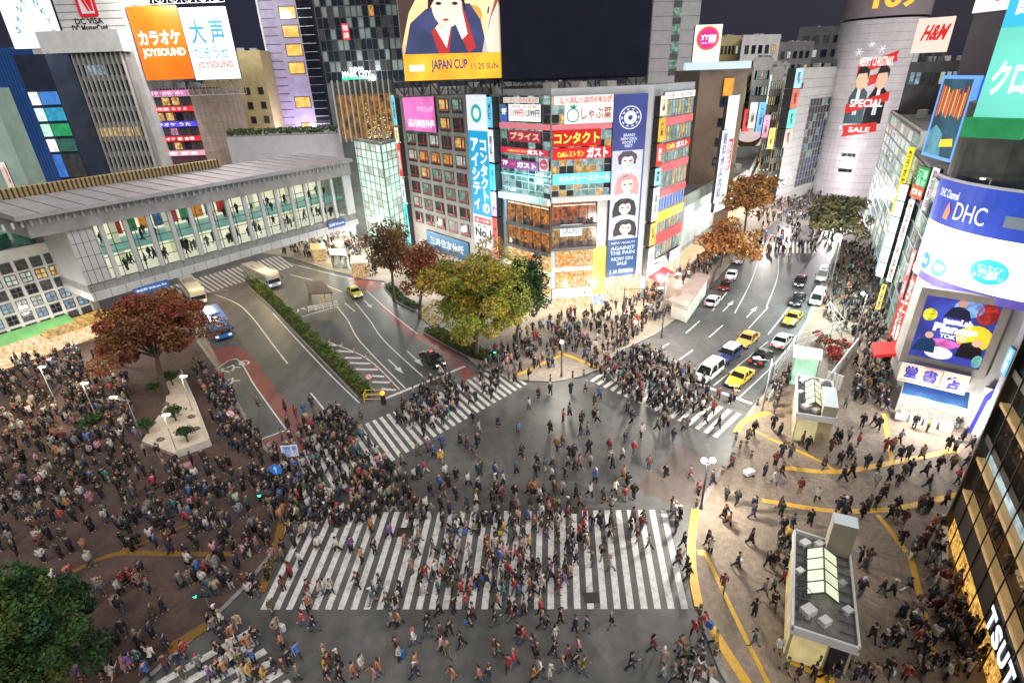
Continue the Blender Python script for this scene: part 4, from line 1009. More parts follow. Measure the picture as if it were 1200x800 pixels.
mb = MB(); fpoly(mb, FBn, q, [(0, 0), (1, 0), (1, .23), (0, .23)], d - .01, em((35, 80, 140), .75, .2, .3)); build('text_field', mb, rt)
mb = MB(); put_text(mb, FBn, 'AGAINST\nTHE PAIN', sub(q, (.1, .9, .135, .185)), d, em((215, 235, 250), 1.), .01); put_text(mb, FBn, 'NOW ON\nSALE', sub(q, (.15, .85, .07, .12)), d, em((215, 235, 250), 1.), .01); put_text(mb, FBn, '１.23 発売開始', sub(q, (.1, .9, .02, .045)), d, em((235, 240, 250), 1.), .01); put_text(mb, FBn, 'NEW ALBUM', sub(q, (.12, .88, .2, .212)), d, em((215, 235, 250), 1.), .0); build('lettering', mb, rt)
mb = MB(); mb.fb(FBn, .1, FBn.L, .1, q[2] - .2, .05, .15, SHOP); build('shopfront', mb, c2)
# corner pillar signs
zs = [FSd.hit(762, y)[1] for y in (318, 285, 258, 218, 196, 168, 138, 112)]
cl = [((245, 235, 245), 'white'), ((255, 190, 90), 'amber'), ((235, 240, 240), 'pale grey'), ((150, 215, 235), 'pale blue'), ((225, 60, 45), 'red'), ((250, 180, 60), 'orange'), ((255, 245, 215), 'cream')]
for k in range(7):
    c, l = cl[k]
    sign('pillar_sign', l + ' upright sign box beside the navy portrait banner', 'sign', FSd, (.3, 2.4, zs[k] + .15, zs[k + 1] - .15), em(c, 1.05, .3, .9), [(vtext(('占い', '麺屋', '美容', '薬局', '寿司', '焼鳥', '酒場')[k]), (.25, .75, .2, .8), INK if c[1] > 100 else WLT)], .9, .05)
# side face: bands seen along its left edge (x=772)
def zS(y): return FSd.hit(776, y)[1]
S0, S1 = 3.0, FSd.L - .3
rows = [(117, 109, 'w', 'sign'), (138, 118, None, 'win'), (148, 139, (225, 110, 115), 'band'), (167, 149, None, 'win'), (178, 169, (220, 45, 40), 'sign'), (191, 179, None, 'win'), (201, 192, (225, 105, 110), 'band'), (220, 202, None, 'win'),
        (230, 222, (225, 105, 110), 'band'), (246, 231, 'b', 'win'), (257, 247, (255, 205, 40), 'band'), (270, 258, None, 'win'), (282, 271, (230, 90, 90), 'band'), (297, 283, None, 'win'), (306, 298, None, 'dark')]
for y1, y0, c, k in rows:
    z0, z1 = zS(y1), zS(y0)
    if k == 'win':
        curtain(c2, FSd, S0, S1, z0, z1, 10, 1, (lambda i, j: em((70, 130, 215), .8, .4, .8)) if c == 'b' else (lambda i, j: rnd.choice([GZ, GZ, WIN_W, WIN_G])), ALU, .12)
    elif k == 'band':
        band(c2, 'colour_band', FSd, S0, S1, z0, z1, .05, .3, em(c, .95, .15, .5))
    elif k == 'dark': band(c2, 'dark_fascia', FSd, S0, S1, z0, z1, .05, .3, DGREY)
    elif c == 'w': sign('shop_sign', 'white lettered fascia along the top of the street side face', 'sign', FSd, (S0, S1, z0, z1), em((245, 245, 250), 1.1), [('しゃぶ葉', (.05, .3, .2, .8), em((225, 60, 60), .9)), ('食べ放題', (.5, .9, .2, .8), em((200, 120, 130), .9))], .2, .05)
    else: sign('shop_sign', 'red cafe strip along the street side face', 'sign', FSd, (S0, S1, z0, z1), em(c, .95), [('Café', (.2, .45, .2, .85), YLT, .03), ('ガスト', (.5, .9, .1, .9), WLT, .05)], .2, .05)
mb = MB(); mb.fb(FSd, S0, S1, .1, zS(311), .05, .12, SHOP); build('shopfront', mb, c2)
sign('shop_sign', 'pink lit sign with white box low on the street side face', 'sign', FSd, (S0 + .4, FSd.L * .62, zS(314), zS(303)), em((245, 150, 185), 1.1), [('DRUG', (.1, .6, .25, .75), WLT, .03)], .3, .1)
sign('shop_sign', 'white lit box sign on the dark fascia of the side face', 'sign', FSd, (FSd.L * .66, FSd.L * .95, zS(309), zS(297)), em((245, 248, 255), 1.2), [('カラオケ', (.1, .9, .25, .75), em((60, 80, 160), .8), .03)], .3, .35)
aw = thing('shop_awning', 'red awning over the pavement at the foot of the side face', 'awning', FSd.P(S0 + 1.6, 2.8, 1)); mb = MB()
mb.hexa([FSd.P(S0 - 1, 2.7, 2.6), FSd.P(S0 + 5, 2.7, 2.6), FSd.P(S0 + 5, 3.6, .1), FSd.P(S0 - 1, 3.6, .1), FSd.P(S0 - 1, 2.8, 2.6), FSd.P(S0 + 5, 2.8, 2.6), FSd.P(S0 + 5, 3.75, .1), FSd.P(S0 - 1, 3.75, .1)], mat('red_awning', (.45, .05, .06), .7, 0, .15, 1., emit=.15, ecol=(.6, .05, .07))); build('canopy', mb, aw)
# dark rooftop screen seen unlit
FDK = Fac(AT(585.5, 95, 85), AT(759, 92, 88)); q = FDK.rect4((586, -60), (767, -60), (760, 90), (585.5, 93))
ds = thing('rooftop_screen', 'huge dark unlit rooftop screen standing on the corner building', 'screen', FDK.P(FDK.L / 2, q[2]))
mb = MB(); mb.fb(FDK, q[0], q[1], q[2], q[3], -1.2, 0, GLD); build('cabinet', mb, ds)
mb = MB(); mb.fb(FDK, q[0] + .1, q[1] - .1, q[2] + .15, q[3] - .1, .004, .02, mat('navy_glow_led_face', (.004, .005, .009), .8, 0, .3, .3, spec=.05, emit=.018, ecol=(.5, .55, 1.))); build('face', mb, ds)  # faint navy glow put into the switched-off face
r = thing('screen_scaffold', 'tangle of steel struts under the dark rooftop screen', 'scaffold', FDK.P(FDK.L / 2, h2)); mb = MB(); truss(mb, FDK, q[0], q[1], h2 + .2, q[2] - .1, 14, STEEL, .1, -.3); truss(mb, FDK, q[0], q[1], h2 + .2, q[2] - .1, 9, ALU, .05, -2.5); build('truss', mb, r)

# ================================================================ BEHIND THE CENTRE
FT3 = Fac(AT(759, 100, 150), AT(812, 98, 152)); q = FT3.rect4((764, 20), (818, 20), (812, 85), (760, 85))
t3 = building('stair_tower', 'tall grey tower with a lit window strip beside the dark rooftop screen', 'tower', block(FT3, 16), 62, mat('pale_grey_panel', (.34, .33, .34), .6, 0, .1, .5), parapet=0)
zz = [FT3.hit(787, y)[1] for y in (80, 62, 40, 20, 0, -20, -40)]
for z in zz:
    mb = MB(); mb.fb(FT3, FT3.L * .43, FT3.L * .6, z, z + 2.2, .02, .08, WIN_G); mb.fb(FT3, FT3.L * .43, FT3.L * .6, z - 1.6, z - .2, .02, .1, DGREY); build('window', mb, t3)
mb = MB()
for k in range(16): mb.fb(FT3, 0, FT3.L, 12 + 3 * k, 12.08 + 3 * k, .003, .02, DGREY)
build('panel_joints', mb, t3)
FP = Fac(AT(805, 230, 108), AT(856, 230, 108)); hP = FP.hit(840, 88)[1]
pb = building('brown_building', 'brown tiled building with few dark windows below the round red billboard', 'building', block(FP, 16), hP, CONCB)
window_grid(pb, FP, FP.L * .42, FP.L * .75, FP.hit(840, 200)[1], FP.hit(840, 108)[1], 1, 4, .62, .45, lambda i, j: GLD)
mb = MB(); mb.fb(FP, -3, FP.L, hP + .9, hP + 2.1, -.5, .9, em((205, 225, 245), .95)); build('lit_cornice', mb, pb)
q = FP.rect4((815, 29), (847, 29), (843, 73), (812, 73))
rt = sign('rooftop_billboard', 'white billboard with a round red and magenta emblem', 'billboard', FP, q, em((252, 238, 215), 1.15, .15, .3), [], .6, -.8)
mb = MB(); d = rt['d']; fell(mb, FP, q, (.5, .64), (.42, .32), d, em((235, 90, 70), 1.)); fell(mb, FP, q, (.5, .64), (.34, .26), d + .03, em((225, 50, 150), .9)); put_text(mb, FP, '楽園', sub(q, (.22, .8, .5, .74)), d + .06, WLT, .05); build('emblem', mb, rt)
r = thing('billboard_scaffold', 'steel struts under the round red emblem billboard', 'scaffold', FP.P((q[0] + q[1]) / 2, hP)); mb = MB(); truss(mb, FP, q[0], q[1], hP + 2.2, q[2], 4, ALU, .1, -.6); build('truss', mb, r)
# sign strips down the street edge
FST = Fac(AT(832, 240, 100), AT(846, 240, 104))
rt = sign('street_banner', 'tall white lit sign strip with a red section at the mouth of the side street', 'sign', FST, FST.rect4((850, 112), (862, 112), (846, 246), (833, 246)), em((235, 245, 240), 1.05, .15, .3), [], .6, 0.)
q = FST.rect4((850, 112), (862, 112), (846, 246), (833, 246)); mb = MB(); fpoly(mb, FST, q, [(.35, .36), (.95, .36), (.95, .64), (.35, .64)], rt['d'], em((225, 40, 40), .95)); put_text(mb, FST, vtext('カラオケ館'), sub(q, (.45, .85, .38, .62)), rt['d'] + .03, WLT, .03); build('red_panel', mb, rt)
sign('street_banner', 'narrow white sign strip with blue script beside the side street', 'sign', FST.shift(1.5), FST.rect4((833, 152), (841, 152), (833, 235), (824, 235)), em((235, 240, 250), .95, .2, .5), [(vtext('眼科歯科内科'), (.25, .75, .05, .95), em((70, 90, 170), .7))], .5, 0.)
sign('street_banner', 'orange flower panel above the tall white sign strip', 'sign', FP, FP.rect((848, 92), (857, 112)), em((240, 160, 60), 1., .4, .6), [], .4, .1)
lw = Fac(G(793, 322), G(838, 285)); lb = building('low_shop', 'low pale shop block continuing the street beyond the corner building', 'building', block(lw, 12), 13, mat('pale_green_wall', (.4, .44, .38), .7, 0, .1, .5))
mb = MB(); mb.fb(lw, .2, lw.L - .2, .1, 4, .03, .1, SHOP); build('shopfront', mb, lb)
mb = MB(); mb.fb(lw, .3, lw.L - .3, 5, 12, .03, .1, em((215, 225, 215), .75, .3, .4)); build('lit_cladding', mb, lb)
lw = Fac(G(838, 285), G(868, 258)); lb = building('low_shop', 'brightly lit low shop behind the orange street trees', 'building', block(lw, 12), 11, CONC)
mb = MB(); mb.fb(lw, .2, lw.L - .2, .1, 6, .03, .1, SHOP); build('shopfront', mb, lb)

# ---- far street and background
r_ = random.Random(3)
bgs = [(838, 862, 250, 95, 30, 'yellow lit block under the dark sky', YWALL, 45), (862, 905, 240, 105, 22, 'long white slab with a row of small dark windows at the street end', WWALL, 44), (905, 945, 260, 100, 24, 'flat roofed grey block left of the round tower', CONCD, 52),
       (866, 885, 172, 200, 14, 'narrow cream block with lit floors along the far street', WWALL, 72), (886, 899, 160, 205, 12, 'narrow grey block with bright windows along the far street', CONC, 84), (898, 911, 152, 212, 12, 'narrow pale block beside the ribbed wing of the round tower', WWALL, 96), (850, 872, 230, 160, 20, 'tan block with red neon beside the street trees', CONCB, 82), (872, 890, 226, 150, 18, 'pale green lit block at the end of the street', mat('pale_green_wall', (.4, .44, .38)), 88), (888, 912, 205, 150, 18, 'stepped grey block with framed lit posters', CONC, 78),
       (560, 700, 320, 90, 40, 'distant unlit slab behind the corner building', CONCD, 99), (330, 420, 330, 90, 40, 'distant unlit slab behind the hotel tower', CONCD, 60), (925, 990, 300, 100, 30, 'distant dark slab behind the round tower', DGREY, 34)]
for xl, xr, Y, yb, dep, lab, m, yt in bgs:
    F = Fac(AT(xl, yb, Y), AT(xr, yb, Y + 4)); h = F.hit((xl + xr) / 2, yt)[1]
    b = building('street_block', lab, 'building', [F.a[:2], F.b[:2], (F.b[0] * 1.07, F.b[1] * 1.07), (F.a[0] * 1.07, F.a[1] * 1.07)], max(h, 8), m)
    if h > 10: window_grid(b, F, F.L * .06, F.L * .94, h * .1, h - 1.5, 5, 7, .6, .55, pickf((GLD, 4), (WIN_D, 3), (WIN_W, 1), (WIN_C, 1)) if Y > 180 else pickf((WIN_C, 3), (WIN_W, 2), (WIN_B, 1), (GLD, 1)))
for x, y, w, hh, c, Y, l in ((866, 80, 6, 26, (235, 90, 110), 200, 'pink red'), (868, 102, 3, 20, (120, 230, 190), 199, 'mint'), (888, 88, 4, 30, (235, 250, 240), 205, 'tall white'), (900, 88, 4, 34, (225, 245, 235), 200, 'pale green'), (912, 122, 9, 13, (240, 205, 130), 185, 'amber framed'), (908, 140, 9, 12, (220, 120, 100), 185, 'salmon'), (872, 128, 4, 26, (240, 90, 90), 166, 'upright red'), (879, 120, 4, 30, (245, 245, 235), 164, 'upright cream'), (889, 120, 3, 34, (130, 200, 250), 155, 'upright sky blue'), (895, 135, 3, 26, (250, 180, 210), 154, 'upright pale pink'), (901, 150, 3, 24, (255, 225, 120), 148, 'upright lemon'), (905, 155, 10, 12, (200, 220, 230), 185, 'ice blue')):
    F = Fac(AT(x, y + hh, Y), AT(x + w, y + hh, Y))
    sign('street_sign_box', l + ' lit sign far down the street', 'sign', F, F.rect((x, y), (x + w, y + hh)), em(c, 1.1, .3, .4), [(vtext('酒場'), (.3, .7, .2, .8), INK)], .6, 0)
# crescent arch sign across the far street
FM = Fac(AT(858, 190, 172), AT(896, 185, 172)); am = thing('street_arch', 'pale arch sign with a gold crescent spanning the far street', 'arch', FM.P(FM.L / 2, 0))
q = FM.rect4((860, 152), (893, 150), (893, 178), (859, 180)); mb = MB()
N = 16
for i in range(N):
    a, b = math.pi * (1 + i / N), math.pi * (1 + (i + 1) / N)
    fpoly(mb, FM, q, [(.5 + .5 * math.cos(a), .9 + .75 * math.sin(a)), (.5 + .5 * math.cos(b), .9 + .75 * math.sin(b)), (.5 + .5 * math.cos(b), .9 + .45 * math.sin(b)), (.5 + .5 * math.cos(a), .9 + .45 * math.sin(a))], .2, mat('gold_crescent', (.45, .33, .12), .4, .6, .1))
build('crescent', mb, am); mb = MB(); mb.fb(FM, q[0], q[1], q[2] + (q[3] - q[2]) * .2, q[3], -.4, 0, em((235, 215, 210), .8, .2, .3)); build('panel', mb, am)
for s in (q[0], q[1]):
    mb = MB(); mb.tube(FM.P(s, 0, -.2), FM.P(s, q[3], -.2), .35, .3, STEEL); build('post', mb, am)
FM2 = FM.shift(8); q = FM2.rect((858, 186), (894, 197)); sgm = thing('street_lettering', 'white lit round letters hung over the far street', 'sign', FM2.P(FM2.L / 2, q[2])); mb = MB(); put_text(mb, FM2, 'ITOOM', q, .1, em((245, 248, 245), 1.2), .06); build('lettering', mb, sgm); mb = MB(); mb.tube(FM2.P(q[0] - 1, q[3] + .3, 0), FM2.P(q[1] + 1, q[3] + .3, 0), .08, m=STEEL); build('cable', mb, sgm)

for a, b, h_, l in ((G(868, 258), G(882, 226), 10, 'lit shop row past the second orange tree'), (G(882, 226), G(890, 205), 12, 'lit shop row at the end of the far street')):
    F = Fac(a, b); lb = building('low_shop', l, 'building', block(F, 12), h_, CONC); mb = MB(); mb.fb(F, .2, F.L - .2, .1, 5, .03, .1, SHOP); build('shopfront', mb, lb)
    for k in range(4): sign('street_sign_box', ('white', 'pink', 'mint', 'amber')[k] + ' sign box on the ' + l, 'sign', F, (F.L * (.08 + .23 * k), F.L * (.25 + .23 * k), 5.6, 9.2), em(((245, 250, 245), (240, 130, 160), (150, 240, 210), (250, 200, 110))[k], 1.15, .3, .4), [(vtext('酒場'), (.3, .7, .2, .8), INK)], .6, .1)
sl_ = thing('string_lights', 'strings of small white lights hung over the far street', 'lights', G(880, 215, 8)); mb = MB()
for k in range(5):
    a, b = G(858 + 3 * k, 250 - 11 * k, 0) + V(0, 0, 8.5), G(920 - 2 * k, 248 - 11 * k, 0) + V(0, 0, 8.5)
    pt = [a.lerp(b, t / 12.) - V(0, 0, 1.6 * math.sin(math.pi * t / 12)) for t in range(13)]; mb.path(pt, [.03] * 13, STEEL, 4)
    for q in pt: mb.ball(q - V(0, 0, .15), .16, em((255, 250, 235), 2.5), 6, 4)
build('strings', mb, sl_)
# ================================================================ RIGHT SIDE
# ---- round fashion tower
front = G(987, 231); dirv = Vector((front.x, front.y, 0)).normalized(); TR_ = 9.6; TC = front + dirv * TR_
rtw = thing('round_tower', 'tall round silver tower with a printed advertisement of two people in red ribbons', 'tower', TC)
hT = 62; z109 = HT(front, 19)
def cyl(mb, C, r, z0, z1, m, n=48, a0=0, a1=2 * math.pi, ro=0):
    for i in range(n):
        a, b = a0 + (a1 - a0) * i / n, a0 + (a1 - a0) * (i + 1) / n
        mb.poly([C + V(r * math.cos(a), r * math.sin(a), z0), C + V(r * math.cos(b), r * math.sin(b), z0), C + V(r * math.cos(b), r * math.sin(b), z1), C + V(r * math.cos(a), r * math.sin(a), z1)], m)
class Cyl:
    """curved panel frame: t runs along the arc from angle a0"""
    def __init__(s, C, r, a0): s.C, s.r, s.a0 = C, r, a0
    def P(s, t, z, d=0.):
        a = s.a0 + t / s.r; q = s.r + d
        return s.C + V(q * math.cos(a), q * math.sin(a), z)
def curved(mb, K, t0, t1, z0, z1, d, m, n=24):
    for i in range(n):
        a, b = t0 + (t1 - t0) * i / n, t0 + (t1 - t0) * (i + 1) / n
        mb.poly([K.P(a, z0, d), K.P(b, z0, d), K.P(b, z1, d), K.P(a, z1, d)], m)
SILV = mat('silver_tower_panel', (.66, .62, .64), .45, .15, .12, .25)
mb = MB(); cyl(mb, TC, TR_, 0, z109 - .5, SILV); build('drum', mb, rtw)
mb = MB(); cyl(mb, TC, TR_ + .3, z109, hT, mat('mauve_cap_panel', (.3, .25, .27), .5, .2, .1, .3)); cyl(mb, TC, TR_ - .4, z109 - .5, z109, INK); build('cap', mb, rtw)
mb = MB()
for k in range(24): cyl(mb, TC, TR_ + .02, 2 + k * 1.9, 2.06 + k * 1.9, CONCD, 40)
build('panel_joints', mb, rtw)
aF = math.atan2(-dirv.y, -dirv.x)
K = Cyl(TC, TR_, aF)
def kz(y): return HT(front, y)
mb = MB(); put_text(mb, Cyl(TC, TR_ + .3, aF), '109', (-3., 6.2, kz(10), kz(-14)), .15, em((250, 190, 70), 1.2), .04); build('lettering', mb, rtw)
RIB = em((215, 50, 45), .8); RW = em((255, 240, 235), 1.)
za, zb1 = kz(165), kz(60)
mb = MB()
def cp(pts, d, m):
    # cut into upright slices so the print follows the drum
    xs = [p[0] for p in pts]; N = max(1, int((max(xs) - min(xs)) * 14)); n = len(pts)
    for j in range(N):
        a, b = min(xs) + (max(xs) - min(xs)) * j / N, min(xs) + (max(xs) - min(xs)) * (j + 1) / N; q = pts
        for lim, sg in ((a, 1), (b, -1)):
            o = []
            for i in range(len(q)):
                p0, p1 = q[i], q[(i + 1) % len(q)]; i0, i1 = (p0[0] - lim) * sg >= 0, (p1[0] - lim) * sg >= 0
                if i0: o.append(p0)
                if i0 != i1: t = (lim - p0[0]) / (p1[0] - p0[0]); o.append((lim, p0[1] + (p1[1] - p0[1]) * t))
            q = o
            if len(q) < 3: break
        if len(q) >= 3: mb.poly([K.P(-4.2 + 9.6 * x, za + (zb1 - za) * y, d) for x, y in q], m)
cp([(.1, .86), (.98, 1.0), (.94, .94), (.98, .89), (.12, .75)], .1, RIB); cp([(.0, .42), (.98, .56), (1., .46), (.02, .31)], .1, RIB); cp([(.02, .17), (.84, .22), (.88, .11), (.05, .04), (.1, .1)], .1, RIB)
for cx, sk, cl in ((.26, em((240, 200, 165), .8), em((70, 100, 110), .6)), (.72, em((235, 195, 165), .8), em((35, 38, 45), .6))):
    cp([(cx - .24, .2), (cx + .22, .2), (cx + .2, .55), (cx + .06, .62), (cx - .1, .62), (cx - .22, .5)], .06, cl)
    cp([(cx - .06, .3), (cx + .04, .3), (cx + .03, .6), (cx - .05, .6)], .07, em((230, 230, 230), .8))
    pts = [(cx + .125 * math.cos(i * .449), .69 + .11 * math.sin(i * .449)) for i in range(14)]; cp(pts, .09, sk)
    cp([(cx - .16, .7), (cx - .1, .76), (cx + .1, .77), (cx + .15, .7), (cx + .14, .8), (cx + .04, .85), (cx - .1, .84)], .12, INK)
cp([(.42, .62), (.6, .66), (.6, .76), (.42, .74)], .05, em((220, 60, 50), .8))
build('printed_panel', mb, rtw)
mb = MB(); 
put_text(mb, K, 'MERRY CHRISTMAS', (-3.0, 4.2, za + (zb1 - za) * .84, za + (zb1 - za) * .94), .14, RW, .03); build('printed_lettering', mb, rtw); mb = MB(); put_text(mb, K, 'SPECIAL', (-3.2, 4.2, za + (zb1 - za) * .39, za + (zb1 - za) * .48), .14, RW, .03); build('printed_lettering', mb, rtw); mb = MB(); put_text(mb, K, 'SALE', (-2.2, 2.6, za + (zb1 - za) * .1, za + (zb1 - za) * .16), .14, RW, .03)
build('printed_lettering', mb, rtw)
for x, y, s in ((-3.8, kz(60), 1.0), (-1.2, kz(52), .7), (1.2, kz(58), 1.0), (-4.2, kz(150), .6), (2.2, kz(170), .7)):
    mb = MB()
    for k in range(3):
        a = k * math.pi / 3; mb.poly([K.P(x + s * math.cos(a) + .08 * math.sin(a), y + s * math.sin(a) - .08 * math.cos(a), .1), K.P(x + s * math.cos(a) - .08 * math.sin(a), y + s * math.sin(a) + .08 * math.cos(a), .1), K.P(x - s * math.cos(a) - .08 * math.sin(a), y - s * math.sin(a) + .08 * math.cos(a), .1), K.P(x - s * math.cos(a) + .08 * math.sin(a), y - s * math.sin(a) - .08 * math.cos(a), .1)], em((250, 250, 250), .9))
    build('snowflake', mb, rtw)
for y in (182, 200):
    mb = MB(); curved(mb, K, -2.5, .8, kz(y + 2), kz(y - 2), .06, GLD, 6); build('slot_window', mb, rtw)
TW = mat('pale_ribbed_cladding', (.5, .5, .48), .6, .1, .08, .4)
FWl = Fac(G(907, 240), TC - dirv.cross(V(0, 0, 1)) * 6); hW = FWl.hit(960, 82)[1]
wl_ = building('tower_wing', 'pale ribbed wing with a big gridded window left of the round tower', 'building', (lambda a, b: [a, b, (b[0] * 1.08, b[1] * 1.08), (a[0] * 1.08 + 1, a[1] * 1.08 + .5)])(FWl.a[:2], FWl.b[:2]), hW, TW, parapet=.6)
mb = MB()
for k in range(16): mb.fb(FWl, 0, FWl.L, hW * k / 16., hW * k / 16. + .07, .003, .03, CONCD)
build('cladding_joints', mb, wl_)
q = FWl.rect4((947, 114), (974, 116), (958, 215), (934, 214))
curtain(wl_, FWl, q[0], q[1], max(q[2], 1), q[3], 8, 12, lambda i, j: GLB if rnd.random() < .12 else (WIN_G if rnd.random() < .15 else GLD), ALU, .12)
mb = MB(); s, z = FWl.hit(936, 100); 
for k in range(4): mb.fb(FWl, s - 2 + k * 1.2, s - 1.2 + k * 1.2, z - .9, z + .5, .02, .08, GLD)
build('small_window', mb, wl_)
q = FWl.rect4((922, 80), (930, 80), (918, 172), (909, 172)); zz = [q[2] + (q[3] - q[2]) * k / 4 for k in range(5)]
for k, (c, l) in enumerate((((235, 190, 180), 'salmon'), ((120, 235, 210), 'mint green'), ((220, 120, 100), 'brick red'), ((170, 215, 250), 'pale blue'))):
    sign('projecting_sign', l + ' segment of the tall sign strip on the pale ribbed wing', 'sign', FWl, (q[0], q[1], zz[k] + .1, zz[k + 1] - .1), em(c, 1.1, .3, .5), [(vtext('服飾'), (.3, .7, .2, .8), INK)], 2., .05)
FWr = Fac(TC + dirv.cross(V(0, 0, 1)) * 5, G(1078, 232)); hW = FWr.hit(1055, 82)[1]
wr_ = building('tower_wing', 'pale wing with a dark bronze window and mauve lit grid right of the round tower', 'building', block(FWr, 14), hW, TW, parapet=.6)
q = FWr.rect4((1042, 116), (1064, 116), (1040, 200), (1020, 200)); band(wr_, 'bronze_window', FWr, q[0], q[1], max(1, q[2]), q[3], .02, .1, interior('bronze_room', (25, 20, 18), (120, 90, 60), .7, .6))
curtain(wr_, FWr, q[1] + .3, FWr.L - .2, 2, q[3], 5, 12, lambda i, j: interior('mauve_room', (90, 80, 110), (225, 200, 235), .85, .5), ALU, .35)
# ---- buildings above the right pavement
def R_build(nm, lab, a, b, yt, m, dep=12, par=.6):
    F = Fac(a, b); h = F.hit(*yt)[1]; return building(nm, lab, 'building', block(F, dep), h, m, parapet=par), F, h
g1, g2, g3, g4 = G(1012, 255), G(1030, 330), G(1046, 402), G(1052, 470)
bA, FAa, hAa = R_build('shop_building', 'narrow glazed shop building behind the yellow vertical strip', g1, g2, (1040, 130), CONC)
curtain(bA, FAa, .5, FAa.L, .3, hAa, 8, 12, lambda i, j: rnd.choice([WIN_C, WIN_C, WIN_G, WIN_B]), ALU, .3)
bB, FBb, hBb = R_build('shop_building', 'shop building fronted by a white lit strip and green glazing', g2, g3, (1075, 185), CONCD)
curtain(bB, FBb, .3, FBb.L, .3, hBb, 6, 9, lambda i, j: rnd.choice([WIN_G, WIN_D, WIN_C, GLD]), ALU, .12)
def strip(lab, F, q, c, txt, tc=INK, th=.5, off=.2, s=1.1): return sign('vertical_sign', lab, 'sign', F, q, em(c, s, .15, .4), [(vtext(txt), (.2, .8, .04, .96), tc, .03)], th, off)
FQ = Fac(AT(1030, 330, 86), AT(1045, 330, 84)); 
strip('tall yellow strip sign with dark lettering at the pavement edge', FQ, FQ.rect4((1069, 172), (1077, 172), (1055, 250), (1047, 250)), (250, 220, 40), 'カラオケまねき')
FQ = Fac(AT(1033, 340, 80), AT(1048, 340, 78)); q = FQ.rect4((1056, 215), (1066, 215), (1044, 325), (1034, 325))
rt = sign('vertical_sign', 'white lit strip of stacked panels below the yellow strip sign', 'sign', FQ, q, em((235, 245, 240), 1.15, .12, .4), [], .8, 0)
mb = MB()
for k in range(1, 6): z = q[2] + (q[3] - q[2]) * k / 6; mb.fb(FQ, q[0], q[1], z - .06, z + .06, .8, .9, STEEL)
build('panel_joints', mb, rt)
FQ = Fac(AT(1040, 345, 74), AT(1056, 345, 72)); q = FQ.rect4((1068, 233), (1075, 233), (1052, 330), (1045, 330)); strip('narrow white strip sign with red lettering on the green glazing', FQ, q, (235, 240, 235), '餃子居酒屋本店', em((205, 50, 45), .85))
FQ = Fac(AT(1022, 350, 84), AT(1034, 350, 83)); strip('pale blue leaning strip sign low over the crowd', FQ, FQ.rect4((1039, 270), (1045, 270), (1033, 318), (1027, 318)), (150, 190, 250), '本と文具')
sign('shop_sign', 'dark blue square sign with white OB letters over the crowd', 'sign', FQ, FQ.rect4((1032, 312), (1041, 312), (1039, 324), (1030, 324)), em((50, 60, 110), .8), [('OB', (.1, .9, .2, .8), WLT, .04)], .4, .3)
FQ = Fac(AT(1044, 398, 64), AT(1060, 400, 62)); q = FQ.rect4((1066, 320), (1080, 323), (1060, 402), (1046, 400)); strip('red upright sign with white characters beside the round corner billboard', FQ, q, (215, 60, 45), '餃子酒場', WLT, .6, 0, .85)
q = FQ.rect4((1079, 292), (1083, 292), (1066, 350), (1061, 350)); strip('thin red and white neon strip at the edge of the round billboard', FQ, q, (240, 70, 70), '営業中', WLT, .3, .7)
FQ = Fac(AT(1066, 245, 72), AT(1094, 250, 66))
sign('shop_sign', 'green sign with pale scribbled characters over an orange panel', 'sign', FQ, FQ.rect4((1079, 197), (1095, 194), (1088, 226), (1076, 222)), em((40, 150, 80), .85), [('酒場\n鳥吉', (.08, .92, .1, .9), em((170, 255, 190), 1.1), .02)], .4, 0)
sign('shop_sign', 'orange red panel with small white lettering under the green scribbled sign', 'sign', FQ, FQ.rect4((1074, 214), (1088, 222), (1084, 236), (1072, 229)), em((225, 85, 40), .95), [('焼鳥 串', (.1, .9, .25, .75), WLT, .02)], .4, .1)
sign('vertical_sign', 'white narrow sign with grey characters left of the round billboard', 'sign', FQ, FQ.rect4((1098, 195), (1106, 197), (1096, 250), (1088, 247)), em((240, 235, 240), 1.1), [(vtext('韓国料理'), (.2, .8, .05, .95), em((120, 70, 90), .7))], .4, .2)
FQ = Fac(AT(1030, 398, 61), AT(1044, 400, 60)); strip('leaning yellow and blue banner sign at pavement level', FQ, FQ.rect4((1030, 330), (1036, 330), (1040, 362), (1034, 362)), (245, 215, 60), '激安店', em((40, 70, 160), .8))
cb = thing('red_canopy', 'bright red flat canopy over the entrance beside the bookshop', 'canopy', G(1048, 422)); mb = MB(); a = [G(1021, 404, 3.1), G(1052, 403, 3.1), G(1053, 417, 3.1), G(1024, 419, 3.1)]
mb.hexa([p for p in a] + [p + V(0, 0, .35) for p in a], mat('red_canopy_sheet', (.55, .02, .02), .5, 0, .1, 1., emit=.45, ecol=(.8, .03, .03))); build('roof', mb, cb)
for p in a[2:]: mb = MB(); mb.tube((p.x, p.y, .12), (p.x, p.y, 3.1), .06, m=ALU); build('post', mb, cb)
